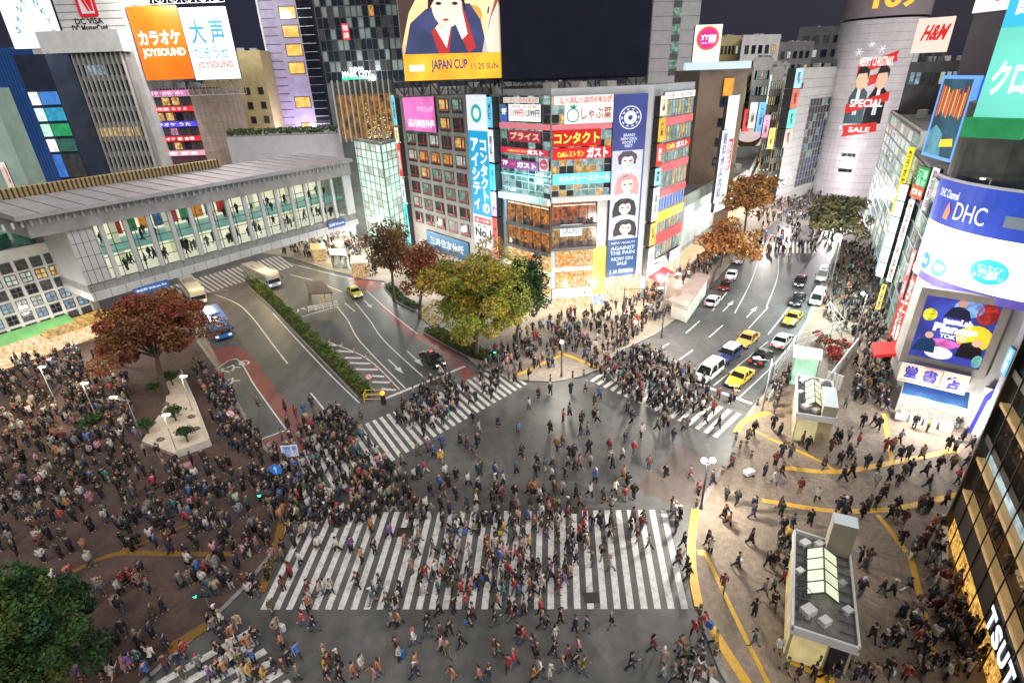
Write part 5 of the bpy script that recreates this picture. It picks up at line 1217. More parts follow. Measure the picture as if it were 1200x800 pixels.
# H&M block, lattice, dark tower
FH2 = Fac(AT(1060, 100, 125), AT(1130, 104, 118)); hH = FH2.hit(1090, 76)[1]
b, F, h = R_build('department_block', 'dark department building with lit top floor windows under the square red lettered sign', FH2.a, FH2.b, (1090, 76), DGREY)
mb = MB()
for k in range(9): mb.fb(FH2, FH2.L * (.06 + .1 * k), FH2.L * (.13 + .1 * k), hH - 3.6, hH - 1.4, .02, .08, rnd.choice([WIN_B, WIN_C, WIN_D, WIN_D])); 
build('window_band', mb, b)
q = FH2.rect4((1077, 22), (1121, 19), (1109, 61), (1066, 63))
rt = sign('rooftop_billboard', 'square cream rooftop sign with slanting red letters', 'billboard', FH2, q, em((250, 225, 210), .95), [], .7, -1)
mb = MB(); put_text(mb, FH2, 'H&M', sub(q, (.18, .82, .35, .8)), rt['d'], em((220, 35, 35), .9), .04, shear=.25); build('lettering', mb, rt)
r = thing('billboard_scaffold', 'splayed steel legs under the red lettered rooftop sign', 'scaffold', FH2.P((q[0] + q[1]) / 2, hH)); mb = MB()
for k in range(4): mb.tube(FH2.P(q[0] + (q[1] - q[0]) * k / 3, hH, -3), FH2.P((q[0] + (q[1] - q[0]) * (k + .5) / 4), q[2] + .5, -.5), .14, m=ALU, n=6)
build('leg', mb, r)
FLt = Fac(G(1062, 262) + V(4, -4, 0), G(1095, 300) + V(4, -4, 0)); hL_ = FLt.hit(1095, 92)[1]
b, F, h = R_build('escalator_building', 'pale building with stacked white louvres and lit panels left of the blue framed billboard', FLt.a, FLt.b, (1092, 92), CONC)
for k in range(14): band(b, 'louvre', F, F.L * .45, F.L, 4 + (h - 5) * k / 14, 4 + (h - 5) * k / 14 + .8, .02, .4, rnd.choice([WWALL, WWALL, em((235, 225, 235), .9, .2, 1.), INK]))
for k in range(9): band(b, 'lit_panel', F, 0, F.L * .4, 3 + (h - 4) * k / 9, 3 + (h - 4) * (k + .75) / 9, .02, .2, rnd.choice([WIN_C, em((235, 225, 225), .8, .3, .6), WIN_D, em((210, 200, 190), .7, .3, .6), interior('poster_wall', (120, 60, 50), (240, 200, 190), .9, .9)]))
FBl = Fac(AT(1092, 190, 70), AT(1135, 196, 62)); q = FBl.rect4((1113, 92), (1147, 93), (1122, 190), (1090, 176))
rt = sign('framed_billboard', 'blue framed billboard with jagged red and yellow stripes', 'billboard', FBl, q, em((40, 90, 110), .7, .5, .4), [('YOSHI', (.3, .7, .2, .3), em((255, 230, 60), 1.), .05)], .6, 0, frame=(em((110, 170, 255), 1.), .35))
for o_ in list(rt.children):
    if o_.name.startswith('lettering'): bpy.data.objects.remove(o_)
mb = MB()
for k in range(13):
    x = .05 + .07 * k; c = [(235, 90, 70), (240, 150, 60), (200, 80, 90), (245, 200, 60)][k % 4]
    fpoly(mb, FBl, q, [(x, .5 + .1 * rnd.random()), (x + .05, .48 + .12 * rnd.random()), (x + .06, .92 - .1 * rnd.random()), (x + .01, .95 - .15 * rnd.random())], rt['d'], em(c, .9))
fpoly(mb, FBl, q, [(.0, .0), (.6, .0), (.5, .3), (.2, .4), (0, .3)], rt['d'], em((90, 150, 170), .8, .5, .5)); fpoly(mb, FBl, q, [(.5, .12), (.95, .16), (.9, .26), (.5, .22)], rt['d'] + .03, em((245, 215, 60), .95))
build('printed_stripes', mb, rt)
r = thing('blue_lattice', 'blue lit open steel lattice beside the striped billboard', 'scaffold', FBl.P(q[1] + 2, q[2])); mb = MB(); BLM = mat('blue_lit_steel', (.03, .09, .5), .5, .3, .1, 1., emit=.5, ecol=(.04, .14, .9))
for d in (0, -3): truss(mb, FBl, q[1] + .5, q[1] + 5, q[2], q[3], 3, BLM, .12, d)
for k in range(6): z = q[2] + (q[3] - q[2]) * k / 5; mb.tube(FBl.P(q[1] + .5, z, 0), FBl.P(q[1] + 5, z, -3), .08, m=BLM, n=5); mb.tube(FBl.P(q[1] + .5, z, 0), FBl.P(q[1] + 5, z, 0), .08, m=BLM, n=5)
build('frame', mb, r)
FDT = Fac(AT(1117, 100, 108), AT(1200, 104, 96)); 
b, F, h = R_build('slab_tower', 'windowless mauve grey slab tower with a white sign at its top', FDT.a, FDT.b, (1150, 13), mat('mauve_slab', (.15, .14, .17), .7, 0, .12, .2), 14, 0)
q = F.rect4((1146, -16), (1202, -18), (1198, 11), (1143, 14)); rt = sign('rooftop_billboard', 'bright white sign with a small red mark on top of the slab tower', 'billboard', F, q, em((255, 250, 248), 1.25), [], .6, -.5); mb = MB(); fell(mb, F, q, (.5, .62), (.12, .24), rt['d'], em((220, 60, 60), .9)); build('mark', mb, rt)
# round corner with the curved billboard, dark drum, green screen
CC = V(52, 50, 0); CR = 10.
rc = thing('corner_drum', 'round corner building carrying the blue and white curved billboard', 'building', CC)
mb = MB(); cyl(mb, CC, CR - .8, .1, 13., CONC); build('lower_wall', mb, rc)
mb = MB(); cyl(mb, CC, CR - .6, 23, 29.5, mat('dark_ribbed_drum', (.05, .06, .055), .5, .3, .4, .8)); mb.poly([CC + V((CR - .6) * math.cos(k * .2618), (CR - .6) * math.sin(k * .2618), 29.5) for k in range(24)], ROOFM); build('upper_drum', mb, rc)
KB = Cyl(CC, CR, math.pi * .86)
tL = CR * math.pi * .72
kb = thing('curved_billboard', 'curved billboard with white letters on blue above a glowing white field', 'billboard', KB.P(tL / 2, 13.3))
BLU = em((40, 75, 190), .9, .3, .15); z0, zw0, zw1, zt1 = 13.2, 14.0, 18.9, 23.0
mb = MB(); curved(mb, KB, 0, tL, zw1 - .2, zt1, .05, BLU); build('blue_field', mb, kb); mb = MB(); curved(mb, KB, 0, tL, z0, zw0 + .1, .05, em((110, 95, 200), .9, .3, .2)); build('lower_border', mb, kb)
mb = MB(); curved(mb, KB, .4, tL * .72, zw0, zw1, .1, em((252, 252, 255), 2.2)); build('lit_field', mb, kb)
mb = MB(); curved(mb, KB, tL * .72, tL * .76, zw0, zw1, .1, em((130, 110, 220), .9)); build('side_border', mb, kb); mb = MB(); curved(mb, KB, tL * .0, tL, zt1, zt1 + .25, .4, WWALL); build('rim', mb, kb)
tt = lambda x, y: None
def kt(px, py):
    """arc position on the drum under a picture point"""
    r_v = Vector(ray(px, py)); o = V(0, 0, CAMH) - CC; R_ = CR + .1
    a = r_v.x ** 2 + r_v.y ** 2; b_ = 2 * (o.x * r_v.x + o.y * r_v.y); c_ = o.x ** 2 + o.y ** 2 - R_ ** 2
    D = b_ * b_ - 4 * a * c_
    if D < 0: return None
    t = (-b_ - math.sqrt(D)) / (2 * a); p = V(0, 0, CAMH) + r_v * t
    an = math.atan2(p.y - CC.y, p.x - CC.x)
    return ((an - KB.a0) % (2 * math.pi)) * CR, p.z
def krect(tl, br):
    a, b = kt(*tl), kt(*br); return (a[0], b[0], b[1], a[1])
mb = MB(); qa = kt(1118, 253); qb = kt(1155, 245); put_text(mb, KB, 'DHC', (qa[0], qb[0] + .3, qa[1] - .3, qa[1] + 1.3), .2, em((240, 240, 250), 1.2), .0); build('lettering', mb, kb); mb = MB(); qa = kt(1104, 226); qb = kt(1128, 222); put_text(mb, KB, 'DHC Channel', (qa[0], qb[0], qa[1] - .2, qa[1] + .55), .2, em((235, 240, 255), 1.2), .02); build('lettering', mb, kb)
def kdisc(c, w, h, col_):
    mb = MB(); t, z = kt(*c); mb.poly([KB.P(t + w * math.cos(k * .2618), z + h * math.sin(k * .2618), .16) for k in range(24)], em(col_, .95)); return mb, t, z
mb, t, z = kdisc((1159, 319), 1.45, 1.15, (60, 215, 220)); put_text(mb, KB, 'オンライン\n店頭限定\nキャンペーン', (t - 1.15, t + 1.15, z - .65, z + .6), .2, em((245, 255, 255), 1.2), .02); build('round_mark', mb, kb)
mb, t, z = kdisc((1100, 314), .95, .85, (60, 215, 205)); put_text(mb, KB, '新規会員\n募集中', (t - .7, t + .7, z - .35, z + .4), .2, em((245, 255, 255), 1.2), .02); build('round_mark', mb, kb)
mb, t, z = kdisc((1085, 305), .8, .85, (20, 140, 215)); put_text(mb, KB, '公式', (t - .5, t + .5, z - .3, z + .3), .2, em((245, 255, 255), 1.2), .02); build('round_mark', mb, kb)
mb = MB(); qa, qb = kt(1103, 288), kt(1145, 296); put_text(mb, KB, '化粧品サプリ', (qa[0], qb[0], qa[1] - .35, qa[1] + .2), .2, em((215, 60, 70), .8), .0); build('small_lettering', mb, kb)
mb = MB(); t, z = kt(1110, 248); mb.poly([KB.P(t - .35, z - .7, .16), KB.P(t + .3, z - .7, .16), KB.P(t + .45, z + .1, .16), KB.P(t, z + .9, .16), KB.P(t - .3, z, .16)], em((235, 150, 110), .95)); build('flame_mark', mb, kb)
t, z = kt(1192, 262); mb = MB(); curved(mb, KB, t - .9, t + .9, z - .5, z + .5, .14, em((140, 150, 160), .6), 4); build('grey_panel', mb, kb)
for k in range(4):
    t = tL * (.3 + .13 * k); mb = MB(); mb.path([KB.P(t, zt1 + .2, .2), KB.P(t, zt1 + .8, .2), KB.P(t, zt1 + .9, 1.1)], [.06, .06, .06], ALU); mb.box(KB.P(t, zt1 + .85, 1.2), (.3, .3, .14), em((255, 250, 235), 1.3)); build('flood_lamp', mb, kb)
FG = Fac(AT(1146, 140, 47), AT(1235, 150, 43)); q = FG.rect4((1195, -40), (1260, -40), (1225, 140), (1153, 135))
rt = sign('video_screen', 'large teal lit screen with white characters at the right edge above the dark drum', 'screen', FG, q, em((120, 225, 205), 1.1, .15, .12), [('クロ', (.12, .75, .16, .4), em((245, 255, 252), 1.3), .04), ('音楽', (.12, .8, .7, .92), em((245, 255, 252), 1.3), .04)], 1., 0)
mb = MB(); fpoly(mb, FG, q, [(0, .62), (1, .62), (1, 1), (0, 1)], rt['d'] - .015, em((70, 195, 235), 1.1)); build('sky_field', mb, rt)
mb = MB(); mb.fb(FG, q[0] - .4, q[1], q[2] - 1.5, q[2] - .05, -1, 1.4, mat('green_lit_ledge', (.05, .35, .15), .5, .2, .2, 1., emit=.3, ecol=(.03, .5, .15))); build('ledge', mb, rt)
FBk = Fac(G(1050, 482), G(1130, 503))
sl = thing('bookshop_building', 'stone framed shop front holding the colourful planet screen over the blue awning', 'building', FBk.P(FBk.L / 2, 0))
fr = FBk.rect4((1083, 343), (1176, 360), (1145, 436), (1070, 412))
mb = MB(); mb.fb(FBk, 0, FBk.L + 1, .1, 13.1, -2.5, -.3, CONC); build('wall', mb, sl)
mb = MB(); w = .6
for qq in ((fr[0] - w, fr[1] + w, fr[3], fr[3] + .7), (fr[0] - w, fr[1] + w, fr[2] - .9, fr[2]), (fr[0] - w, fr[0], fr[2], fr[3]), (fr[1], fr[1] + w, fr[2], fr[3])): mb.fb(FBk, *qq, -.35, .25, mat('stone_frame', (.3, .27, .24), .8, 0, .15, 1.))
build('screen_surround', mb, sl)
rt = sign('video_screen', 'bright screen with people among coloured orbs over the bookshop sign', 'screen', FBk, fr, em((60, 70, 170), .85, .6, .35), [('teamLab', (.32, .72, .6, .7), WLT, .05), ('Planets', (.22, .82, .46, .6), WLT, .06), ('TOKYO', (.34, .7, .37, .44), WLT, .03)], .25, -.3)
d = rt['d'] - .02; mb = MB()
fell(mb, FBk, fr, (.86, .84), (.14, .17), d, em((170, 45, 40), .8, .6, 3.)); fell(mb, FBk, fr, (.6, .88), (.2, .14), d, em((130, 170, 235), .9, .5, 2.)); fell(mb, FBk, fr, (.8, .45), (.24, .2), d, em((250, 210, 50), 1., .2, 1.)); fell(mb, FBk, fr, (.12, .7), (.1, .1), d, em((235, 225, 60), .9, .6, 3.))
fpoly(mb, FBk, fr, [(.3, .7), (.38, .86), (.5, .9), (.62, .84), (.68, .7)], d + .004, em((35, 40, 70), .5)); fell(mb, FBk, fr, (.5, .94), (.07, .055), d + .008, em((215, 165, 150), .8)); 
fpoly(mb, FBk, fr, [(.62, .12), (.98, .12), (.95, .3), (.8, .4), (.66, .34)], d + .006, em((40, 35, 45), .5)); fell(mb, FBk, fr, (.86, .38), (.07, .055), d + .008, em((235, 190, 160), .9)); fpoly(mb, FBk, fr, [(.02, .1), (.34, .1), (.32, .28), (.22, .36), (.08, .3)], d + .004, em((30, 70, 110), .6)); fell(mb, FBk, fr, (.2, .38), (.06, .055), d + .008, em((225, 180, 160), .85))
fell(mb, FBk, fr, (.4, .12), (.2, .1), d + .003, em((235, 240, 255), 1.2)); fell(mb, FBk, fr, (.94, .1), (.07, .1), d + .009, em((120, 190, 180), .9, .4, 4.)); fpoly(mb, FBk, fr, [(.05, .3), (.5, .2), (.75, .32), (.4, .36)], d + .001, em((220, 110, 190), .9, .5, 2.))
build('pictured_scene', mb, rt)
FBs = FBk.shift(.9); q = FBs.rect4((1054, 416), (1136, 445), (1128, 466), (1058, 440))
rt = sign('shop_fascia', 'cream bookshop fascia with large blue characters and a red outline', 'sign', FBs, q, em((240, 205, 180), .85), [('堂', (.08, .27, .25, .9), em((50, 50, 165), .8), .05), ('書', (.36, .56, .2, .88), em((50, 50, 165), .8), .05), ('店', (.68, .9, .12, .82), em((50, 50, 165), .8), .05), ('SINCE 1967 BOOKS', (.65, .95, .02, .09), em((205, 70, 60), .8))], .3, 0, back=mat('blue_edge', (.04, .07, .35), .5))
mb = MB()
for a, b in (((.03, .1), (.62, .1)), ((.62, .1), (.62, .95)), ((.62, .95), (.34, .95))):
    x0, z0_ = q[0] + (q[1] - q[0]) * a[0], q[2] + (q[3] - q[2]) * a[1]; x1, z1_ = q[0] + (q[1] - q[0]) * b[0], q[2] + (q[3] - q[2]) * b[1]
    mb.fb(FBs, min(x0, x1) - .03, max(x0, x1) + .03, min(z0_, z1_) - .03, max(z0_, z1_) + .03, .32, .36, em((215, 60, 50), .85))
build('red_outline', mb, rt)
aw = thing('shop_awning', 'long blue awning over the lit bookshop shelves', 'awning', FBk.P(FBk.L / 2, 2.6, 1.)); qs = FBk.hit(1060, 446)[0], FBk.hit(1128, 470)[0]; zt2 = q[2] - .1; mb = MB()
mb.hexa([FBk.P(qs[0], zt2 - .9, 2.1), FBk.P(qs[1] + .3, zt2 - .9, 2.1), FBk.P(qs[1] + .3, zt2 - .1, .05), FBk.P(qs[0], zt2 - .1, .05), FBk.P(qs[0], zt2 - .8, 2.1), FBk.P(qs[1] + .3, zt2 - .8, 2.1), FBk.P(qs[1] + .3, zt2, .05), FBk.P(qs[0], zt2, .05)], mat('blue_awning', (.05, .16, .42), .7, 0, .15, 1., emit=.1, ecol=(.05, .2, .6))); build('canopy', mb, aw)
mb = MB(); mb.fb(FBk, qs[0], qs[1], .12, zt2 - .9, .02, .15, interior('book_shelves', (200, 190, 170), (255, 252, 240), 1.15, 3.)); build('shop_window', mb, sl)
for k in range(4):
    st = thing('book_stand', ('white book stand at the left end of the bookshop front', 'white book stand left of the middle of the bookshop front', 'white book stand right of the middle of the bookshop front', 'white book stand at the right end of the bookshop front')[k], 'stand', FBk.P(qs[0] + .6 + (qs[1] - qs[0]) * k / 4., .12, 1.4), 'book stands before the bookshop')
    s0_ = qs[0] + .1 + (qs[1] - qs[0]) * k / 4.; w_ = (qs[1] - qs[0]) / 4 - .25; mb = MB(); mb.fb(FBk, s0_, s0_ + w_, .13, .8, 1., 1.8, WWALL); build('table', mb, st)
    mb = MB()
    for j in range(7): mb.fb(FBk, s0_ + .05 + (w_ - .1) * j / 7, s0_ + (w_ - .1) * (j + .8) / 7, .801, .8 + .1 + .15 * rnd.random(), 1.05, 1.72, mat('book_cover_%d' % (j % 5), ((.5, .45, .4), (.45, .1, .08), (.1, .2, .4), (.5, .4, .1), (.6, .6, .6))[j % 5], .5, 0, .1))
    build('books', mb, st)
# grey side building and glowing arch entrance
FS5 = Fac(AT(1160, 470, 42), AT(1215, 490, 36)); b, F, h = R_build('side_building', 'blue grey side building with an upright blue lettered sign', FS5.a, FS5.b, (1180, 340), mat('blue_grey_wall', (.25, .27, .33), .7, 0, .1, .5), 10)
sign('vertical_sign', 'upright bright blue sign with white characters on the blue grey wall', 'sign', F, F.rect4((1188, 407), (1195, 409), (1184, 441), (1175, 437)), em((80, 175, 240), 1.), [(vtext('大盛堂本'), (.2, .8, .05, .95), WLT, .03)], .2, .1)
FA5 = Fac(G(1128, 505), G(1172, 520)); ar = thing('arch_portal', 'white glowing arch sign with blue rim at the side entrance by the glass facade', 'arch', FA5.P(FA5.L * .5, 0)); q = FA5.rect4((1150, 455), (1182, 458), (1165, 515), (1135, 510)); mb = MB()
fpoly(mb, FA5, q, [(0, 0), (.18, 0), (.3, .75), (.6, 1), (1, .95), (1, 1.12), (.5, 1.15), (.12, .85)], .15, em((60, 60, 190), .9)); build('blue_rim', mb, ar)
mb = MB(); fpoly(mb, FA5, q, [(.18, 0), (1, 0), (1, .95), (.6, 1), (.3, .75)], .1, em((255, 252, 245), 1.4)); mb.fb(FA5, q[0], q[1], q[2], q[3], -.3, .05, WWALL); build('lit_panel', mb, ar)
# ---- glass bookshop front, near right
A_, B_ = Vector((33.2, 30.7, 0)), Vector((26.4, 17.9, 0)); B_ = A_ + (B_ - A_) * 1.55
FTs = Fac(A_, B_); LT = FTs.L
gf = thing('glass_storefront', 'tall glass fronted store with dark mullions and glowing golden floors', 'building', FTs.P(LT / 2, 0))
DK = mat('dark_bronze_frame', (.05, .042, .035), .45, .5, .2, 1.)
mb = MB()
for z in (2.3, 9.1, 14.2, 19.): mb.fb(FTs, 0, LT, z, z + (.55 if z > 3 else .2), -9, .12, DK)
build('floor_edge', mb, gf)
mb = MB()
for z in (4.35, 7.3, 11.9): mb.fb(FTs, 0, LT, z, z + .22, -.5, .1, em((205, 165, 110), .75, .2, 1.))
build('floor_slab', mb, gf)
for z0_, z1_, s_, m in ((.15, 2.3, 0, interior('ground_shop', (60, 35, 12), (255, 195, 95), 1.7, 1.6)), (4.6, 7.2, -2.4, interior('book_floor', (70, 45, 30), (255, 195, 125), 1.6, 1.5)), (7.6, 8.7, -.3, em((205, 228, 240), 1.0, .5, 1.2)), (9.7, 11.8, -3, interior('dim_book_floor', (30, 28, 22), (215, 185, 115), 1.1, 1.)), (12.2, 14.2, -7, interior('upper_book_floor', (25, 24, 20), (150, 145, 100), .8, .8)), (14.8, 19, -6, WIN_D)):
    band(gf, 'interior', FTs, .2, LT, z0_, z1_, s_ - .3, s_ - .1, m)
for z in (4.58, 9.66, 14.76):
    band(gf, 'shop_floor', FTs, .2, LT, z, z + .05, -7, -.6, mat('timber_floor', (.3, .2, .11), .6, 0, .2, 2.))
for k in range(26):
    z = (4.65, 9.72)[k % 2]; s = .8 + rnd.random() * (LT - 2); band(gf, 'display_shelf', FTs, s, s + .9, z, z + 1.2 + .4 * rnd.random(), -1.7 - .6 * rnd.random(), -1.1, interior('shelf_goods_%d' % (k % 3), ((90, 40, 20), (120, 70, 30), (60, 60, 70))[k % 3], ((235, 170, 90), (250, 220, 160), (230, 120, 80))[k % 3], .8, 2.5))
for z in (7.1, 11.7):
    for k in range(8): band(gf, 'ceiling_light', FTs, LT * (k + .2) / 8, LT * (k + .8) / 8, z - .12, z - .02, -4.2, -3.7, em((255, 240, 210), 1.3))
band(gf, 'glazing', FTs, 0, LT, 4.6, 19, .02, .035, glass('shop_glass', (.9, .92, .9), .86))
mb = MB()
for k in range(12): s = LT * k / 11; mb.fb(FTs, s - .03, s + .03, .1, 19, .13, .2, DK)
build('mullions', mb, gf)
band(gf, 'sign_band', FTs, 0, LT, 2.52, 4.33, .02, .12, DK)
mb = MB(); mb.fb(FTs, 0, LT, 19.4, 25, -9, .1, DK); mb.fb(FTs, -.1, .12, .1, 25, -9, .3, DK); build('upper_wall', mb, gf)
sgt = thing('lit_lettering', 'white glowing letters on the dark band of the glass front', 'sign', FTs.P(13.5, 2.7, .2)); s_ = FTs.hit(1163, 728)[0]
for ch, wd in zip('TSUTAYA', (1.25, 1.2, 1.25, 1.2, 1.3, 1.2, 1.3)):
    mb = MB(); put_text(mb, FTs, ch, (s_, s_ + wd - .16, 2.75, 4.2), .34, em((235, 245, 255), 1.5), .05); build('letter', mb, sgt)
    mb = MB(); mb.fb(FTs, s_ + .1, s_ + wd - .26, 2.9, 4.0, .13, .3, STEEL); build('letter_back', mb, sgt); s_ += wd
pw = thing('planter_wall', 'low white planter wall before the glass front', 'wall', G(1104, 660)); mb = MB(); a, b = G(1103, 627), G(1102, 692); F = Fac(a, b); mb.fb(F, 0, F.L, .12, 1.0, -.18, .18, WWALL); build('panel', mb, pw)
# ================================================================ VEHICLES
PAINT = objcol('car_paint', .28, .06, 2.)
CARG = mat('car_glass', (.012, .014, .016), .05, 0, 0, spec=.9)
RUB = mat('tyre_rubber', (.015, .015, .016), .85, 0, .1, 8.)
RIM = mat('wheel_rim', (.4, .4, .42), .35, .8, 0)
HEADL = em((255, 250, 235), 2.2); HEADO = mat('headlamp_glass', (.6, .62, .65), .1, .2, 0)
TAILO = em((220, 25, 20), 1.0); BLK = mat('black_trim', (.02, .02, .022), .5, 0, .1, 4.)
PLATE = mat('number_plate', (.6, .6, .55), .5, 0, .1, 10.)
def rbox_ring(x, w, z0, z1, c=.12):
    return [(x, -w + c * .6, z0), (x, w - c * .6, z0), (x, w, z0 + c), (x, w, z1 - c), (x, w - c, z1), (x, -w + c, z1), (x, -w, z1 - c), (x, -w, z0 + c)]
def make_car(name, label, style, color, lights='off', brake=False, roof=None, group='cars on the roads', two=None):
    S = {'sedan': (4.6, 1.72, 1.46, .95, .9), 'taxi': (4.65, 1.72, 1.52, .98, .92), 'hatch': (4.2, 1.72, 1.5, .95, .92), 'suv': (4.5, 1.82, 1.68, 1.05, 1.02), 'van': (4.7, 1.75, 1.92, 1.02, 1.0), 'wagonvan': (4.7, 1.7, 1.98, 1.05, 1.05)}[style]
    L, W, H, zb, zh = S; h = L / 2; w = W / 2
    root = thing(name, label, 'taxi' if 'taxi' in name else 'car', (0, 0, 0), group)
    fr = {'van': .42, 'wagonvan': .3}.get(style, .95)
    st = [(-h, w * .86, .45, zb * .82), (-h + .12, w * .96, .3, zb * .96), (-h + .6, w, .22, zb), (0, w, .2, zb), (h - 1.2, w, .22, zb), (h - fr, w * .99, .24, zh), (h - .22, w * .93, .28, zh * .86), (h, w * .8, .36, zh * .66)]
    mb = MB(); mb.rings([rbox_ring(*s) for s in st], PAINT)
    # cabin corners
    if style in ('sedan', 'taxi'): xb = (-h + .75, h - 1.35); xt = (-h + 1.35, h - 2.05)
    elif style == 'hatch': xb = (-h + .1, h - 1.2); xt = (-h + .55, h - 1.95)
    elif style == 'suv': xb = (-h + .08, h - 1.25); xt = (-h + .4, h - 1.9)
    elif style == 'van': xb = (-h + .04, h - .75); xt = (-h + .2, h - 1.5)
    else: xb = (-h + .04, h - .3); xt = (-h + .12, h - .95)
    wi = w * .8; wb = w * .97
    B = [(xb[0], -wb, zb - .02), (xb[1], -wb, zb - .02), (xb[1], wb, zb - .02), (xb[0], wb, zb - .02)]
    T = [(xt[0], -wi, H - .1), (xt[1], -wi, H - .1), (xt[1], wi, H - .1), (xt[0], wi, H - .1)]
    # roof
    rc_ = PAINT
    mb2 = MB()
    mb2.rings([[(x, -wi * s, z), (x, -wi * s * .5, z + .05 * (s)), (x, wi * s * .5, z + .05 * s), (x, wi * s, z), (x, wi * s * .97, z - .05), (x, -wi * s * .97, z - .05)] for x, s, z in ((xt[0] - .05, .96, H - .1), (xt[0] + .25, 1.02, H - .03), ((xt[0] + xt[1]) / 2, 1.03, H), (xt[1] - .25, 1.02, H - .03), (xt[1] + .08, .96, H - .11))], PAINT)
    for k in range(4): mb.tube(B[k], T[k], .055, .05, PAINT, 5)
    mid = [(xb[0] + xb[1]) / 2 - .1]
    for s in (-1, 1): mb.tube((mid[0], s * wb, zb), (mid[0], s * wi, H - .08), .05, .045, PAINT, 5)
    bo = local('body', mb, root, True); ro = local('roof', mb2, root, True)
    mb = MB(); mb.hexa(B + T, CARG); local('windows', mb, root)
    for x in (-h + .85, h - .85):
        for s in (-1, 1):
            o = MB(); o.tube((0, -.1, 0), (0, .1, 0), .32, m=RUB, n=14); wo = local('wheel', o, root); wo.location = (x, s * (w - .08), .32)
            r = MB(); r.tube((0, -.115, 0), (0, .115, 0), .19, m=RIM, n=10); local('rim', r, wo)
    for s in (-1, 1):
        o = MB(); o.hexa([(h - .2, s * w * .62 - .17, .58), (h + .0, s * w * .56 - .17, .58), (h + .0, s * w * .56 + .17, .58), (h - .2, s * w * .62 + .22, .58), (h - .24, s * w * .62 - .17, .74), (h - .08, s * w * .56 - .17, .72), (h - .08, s * w * .56 + .17, .72), (h - .24, s * w * .62 + .22, .74)], HEADL if lights == 'on' else HEADO); local('headlight', o, root)
        o = MB(); o.box((-h + .02, s * w * .7, zb * .74), (.14, .3, .22), em((255, 30, 20), 1.8) if brake else TAILO); local('taillight', o, root)
        o = MB(); o.box((h - 1.45 if style not in ('van', 'wagonvan') else h - .8, s * (w + .1), zb + .08), (.14, .2, .14), BLK); local('mirror', o, root)
    for x, n_ in ((h - .02, 'front_bumper'), (-h + .02, 'rear_bumper')):
        o = MB(); o.box((x, 0, .4), (.12, W * .78, .16), BLK); b_ = local(n_, o, root); o = MB(); o.box((x + (.07 if x > 0 else -.07), 0, .48), (.02, .33, .16), PLATE); local('number_plate', o, b_)
    if roof:
        o = MB(); o.rings([[(x, -.28 * s, H), (x, .28 * s, H), (x, .2 * s, H + .16), (x, -.2 * s, H + .16)] for x, s in ((-.05, .9), (.09, 1.))], em(roof, 1.2)); p_ = local('roof_lamp', o, root); p_.location = ((xt[0] + xt[1]) / 2 + .2, 0, .02)
    for ob in root.children:
        ob.color = (*color, 1)
    if two: ro.color = (*two, 1)
    return root
def place(o, px, toward, z=.01):
    p = G(*px); q = G(*toward); o.location = p + V(0, 0, z); o.rotation_euler = (0, 0, math.atan2(q.y - p.y, q.x - p.x)); return o
YC = (.62, .42, .03); BKC = (.012, .012, .016); WC = (.62, .63, .65); SVC = (.4, .41, .43); NVC = (.02, .035, .12); OYC = (.62, .36, .08)
place(make_car('minivan', 'white minivan first in the queue at the right stop line', 'van', WC, 'on'), (830, 441), (812, 455))
place(make_car('suv', 'navy off-road car with a white roof behind the white minivan', 'suv', NVC, 'on', two=WC), (853, 420), (836, 433))
place(make_car('taxi', 'pale orange taxi behind the navy car with the white roof', 'taxi', OYC, 'off', roof=(255, 220, 150)), (875, 402), (857, 417))
place(make_car('taxi', 'bright yellow taxi waiting at the right stop line', 'taxi', YC, 'on', roof=(255, 230, 140)), (866, 447), (848, 462))
place(make_car('car', 'black saloon with red lamps beside the bright yellow taxi', 'sedan', BKC, 'off', True), (892, 422), (905, 408))
place(make_car('car', 'white saloon stopped behind the black saloon', 'sedan', WC, 'off', True), (916, 403), (928, 390))
place(make_car('car', 'white hatchback parked alone at the left kerb of the right road', 'hatch', WC), (835, 356), (846, 342))
place(make_car('car', 'dark red and black saloon with red tail lamps behind the parked hatchback', 'sedan', (.05, .008, .012), 'off', True), (850, 337), (858, 322))
place(make_car('car', 'white saloon ahead of the dark red saloon by the orange trees', 'sedan', WC), (857, 325), (864, 310))
place(make_car('car', 'grey hatchback half hidden under the orange street tree', 'hatch', SVC), (865, 307), (873, 292))
place(make_car('taxi', 'yellow taxi with headlights on in the middle of the right road', 'taxi', YC, 'on', roof=(255, 230, 140)), (928, 377), (915, 392))
place(make_car('car', 'black saloon with bright headlights behind the middle yellow taxi', 'sedan', BKC, 'on'), (934, 355), (925, 368))
place(make_car('car', 'black saloon with red roof light leading away from the far crossing', 'sedan', BKC, 'on', roof=(230, 60, 60)), (937, 333), (931, 346))
place(make_car('van', 'white van at the right kerb opposite the black saloons', 'wagonvan', WC, 'off', True), (957, 354), (948, 370))
place(make_car('van', 'white people carrier behind the white van near the far crossing', 'van', SVC), (963, 327), (957, 340))
place(make_car('taxi', 'olive yellow taxi with blue-white headlights on the bus road', 'taxi', (.42, .36, .05), 'on', roof=(255, 220, 150)), (416, 346), (428, 357))
place(make_car('taxi', 'black taxi waiting behind the left stop line with headlights on', 'taxi', BKC, 'on', roof=(255, 90, 70)), (507, 425), (522, 436))
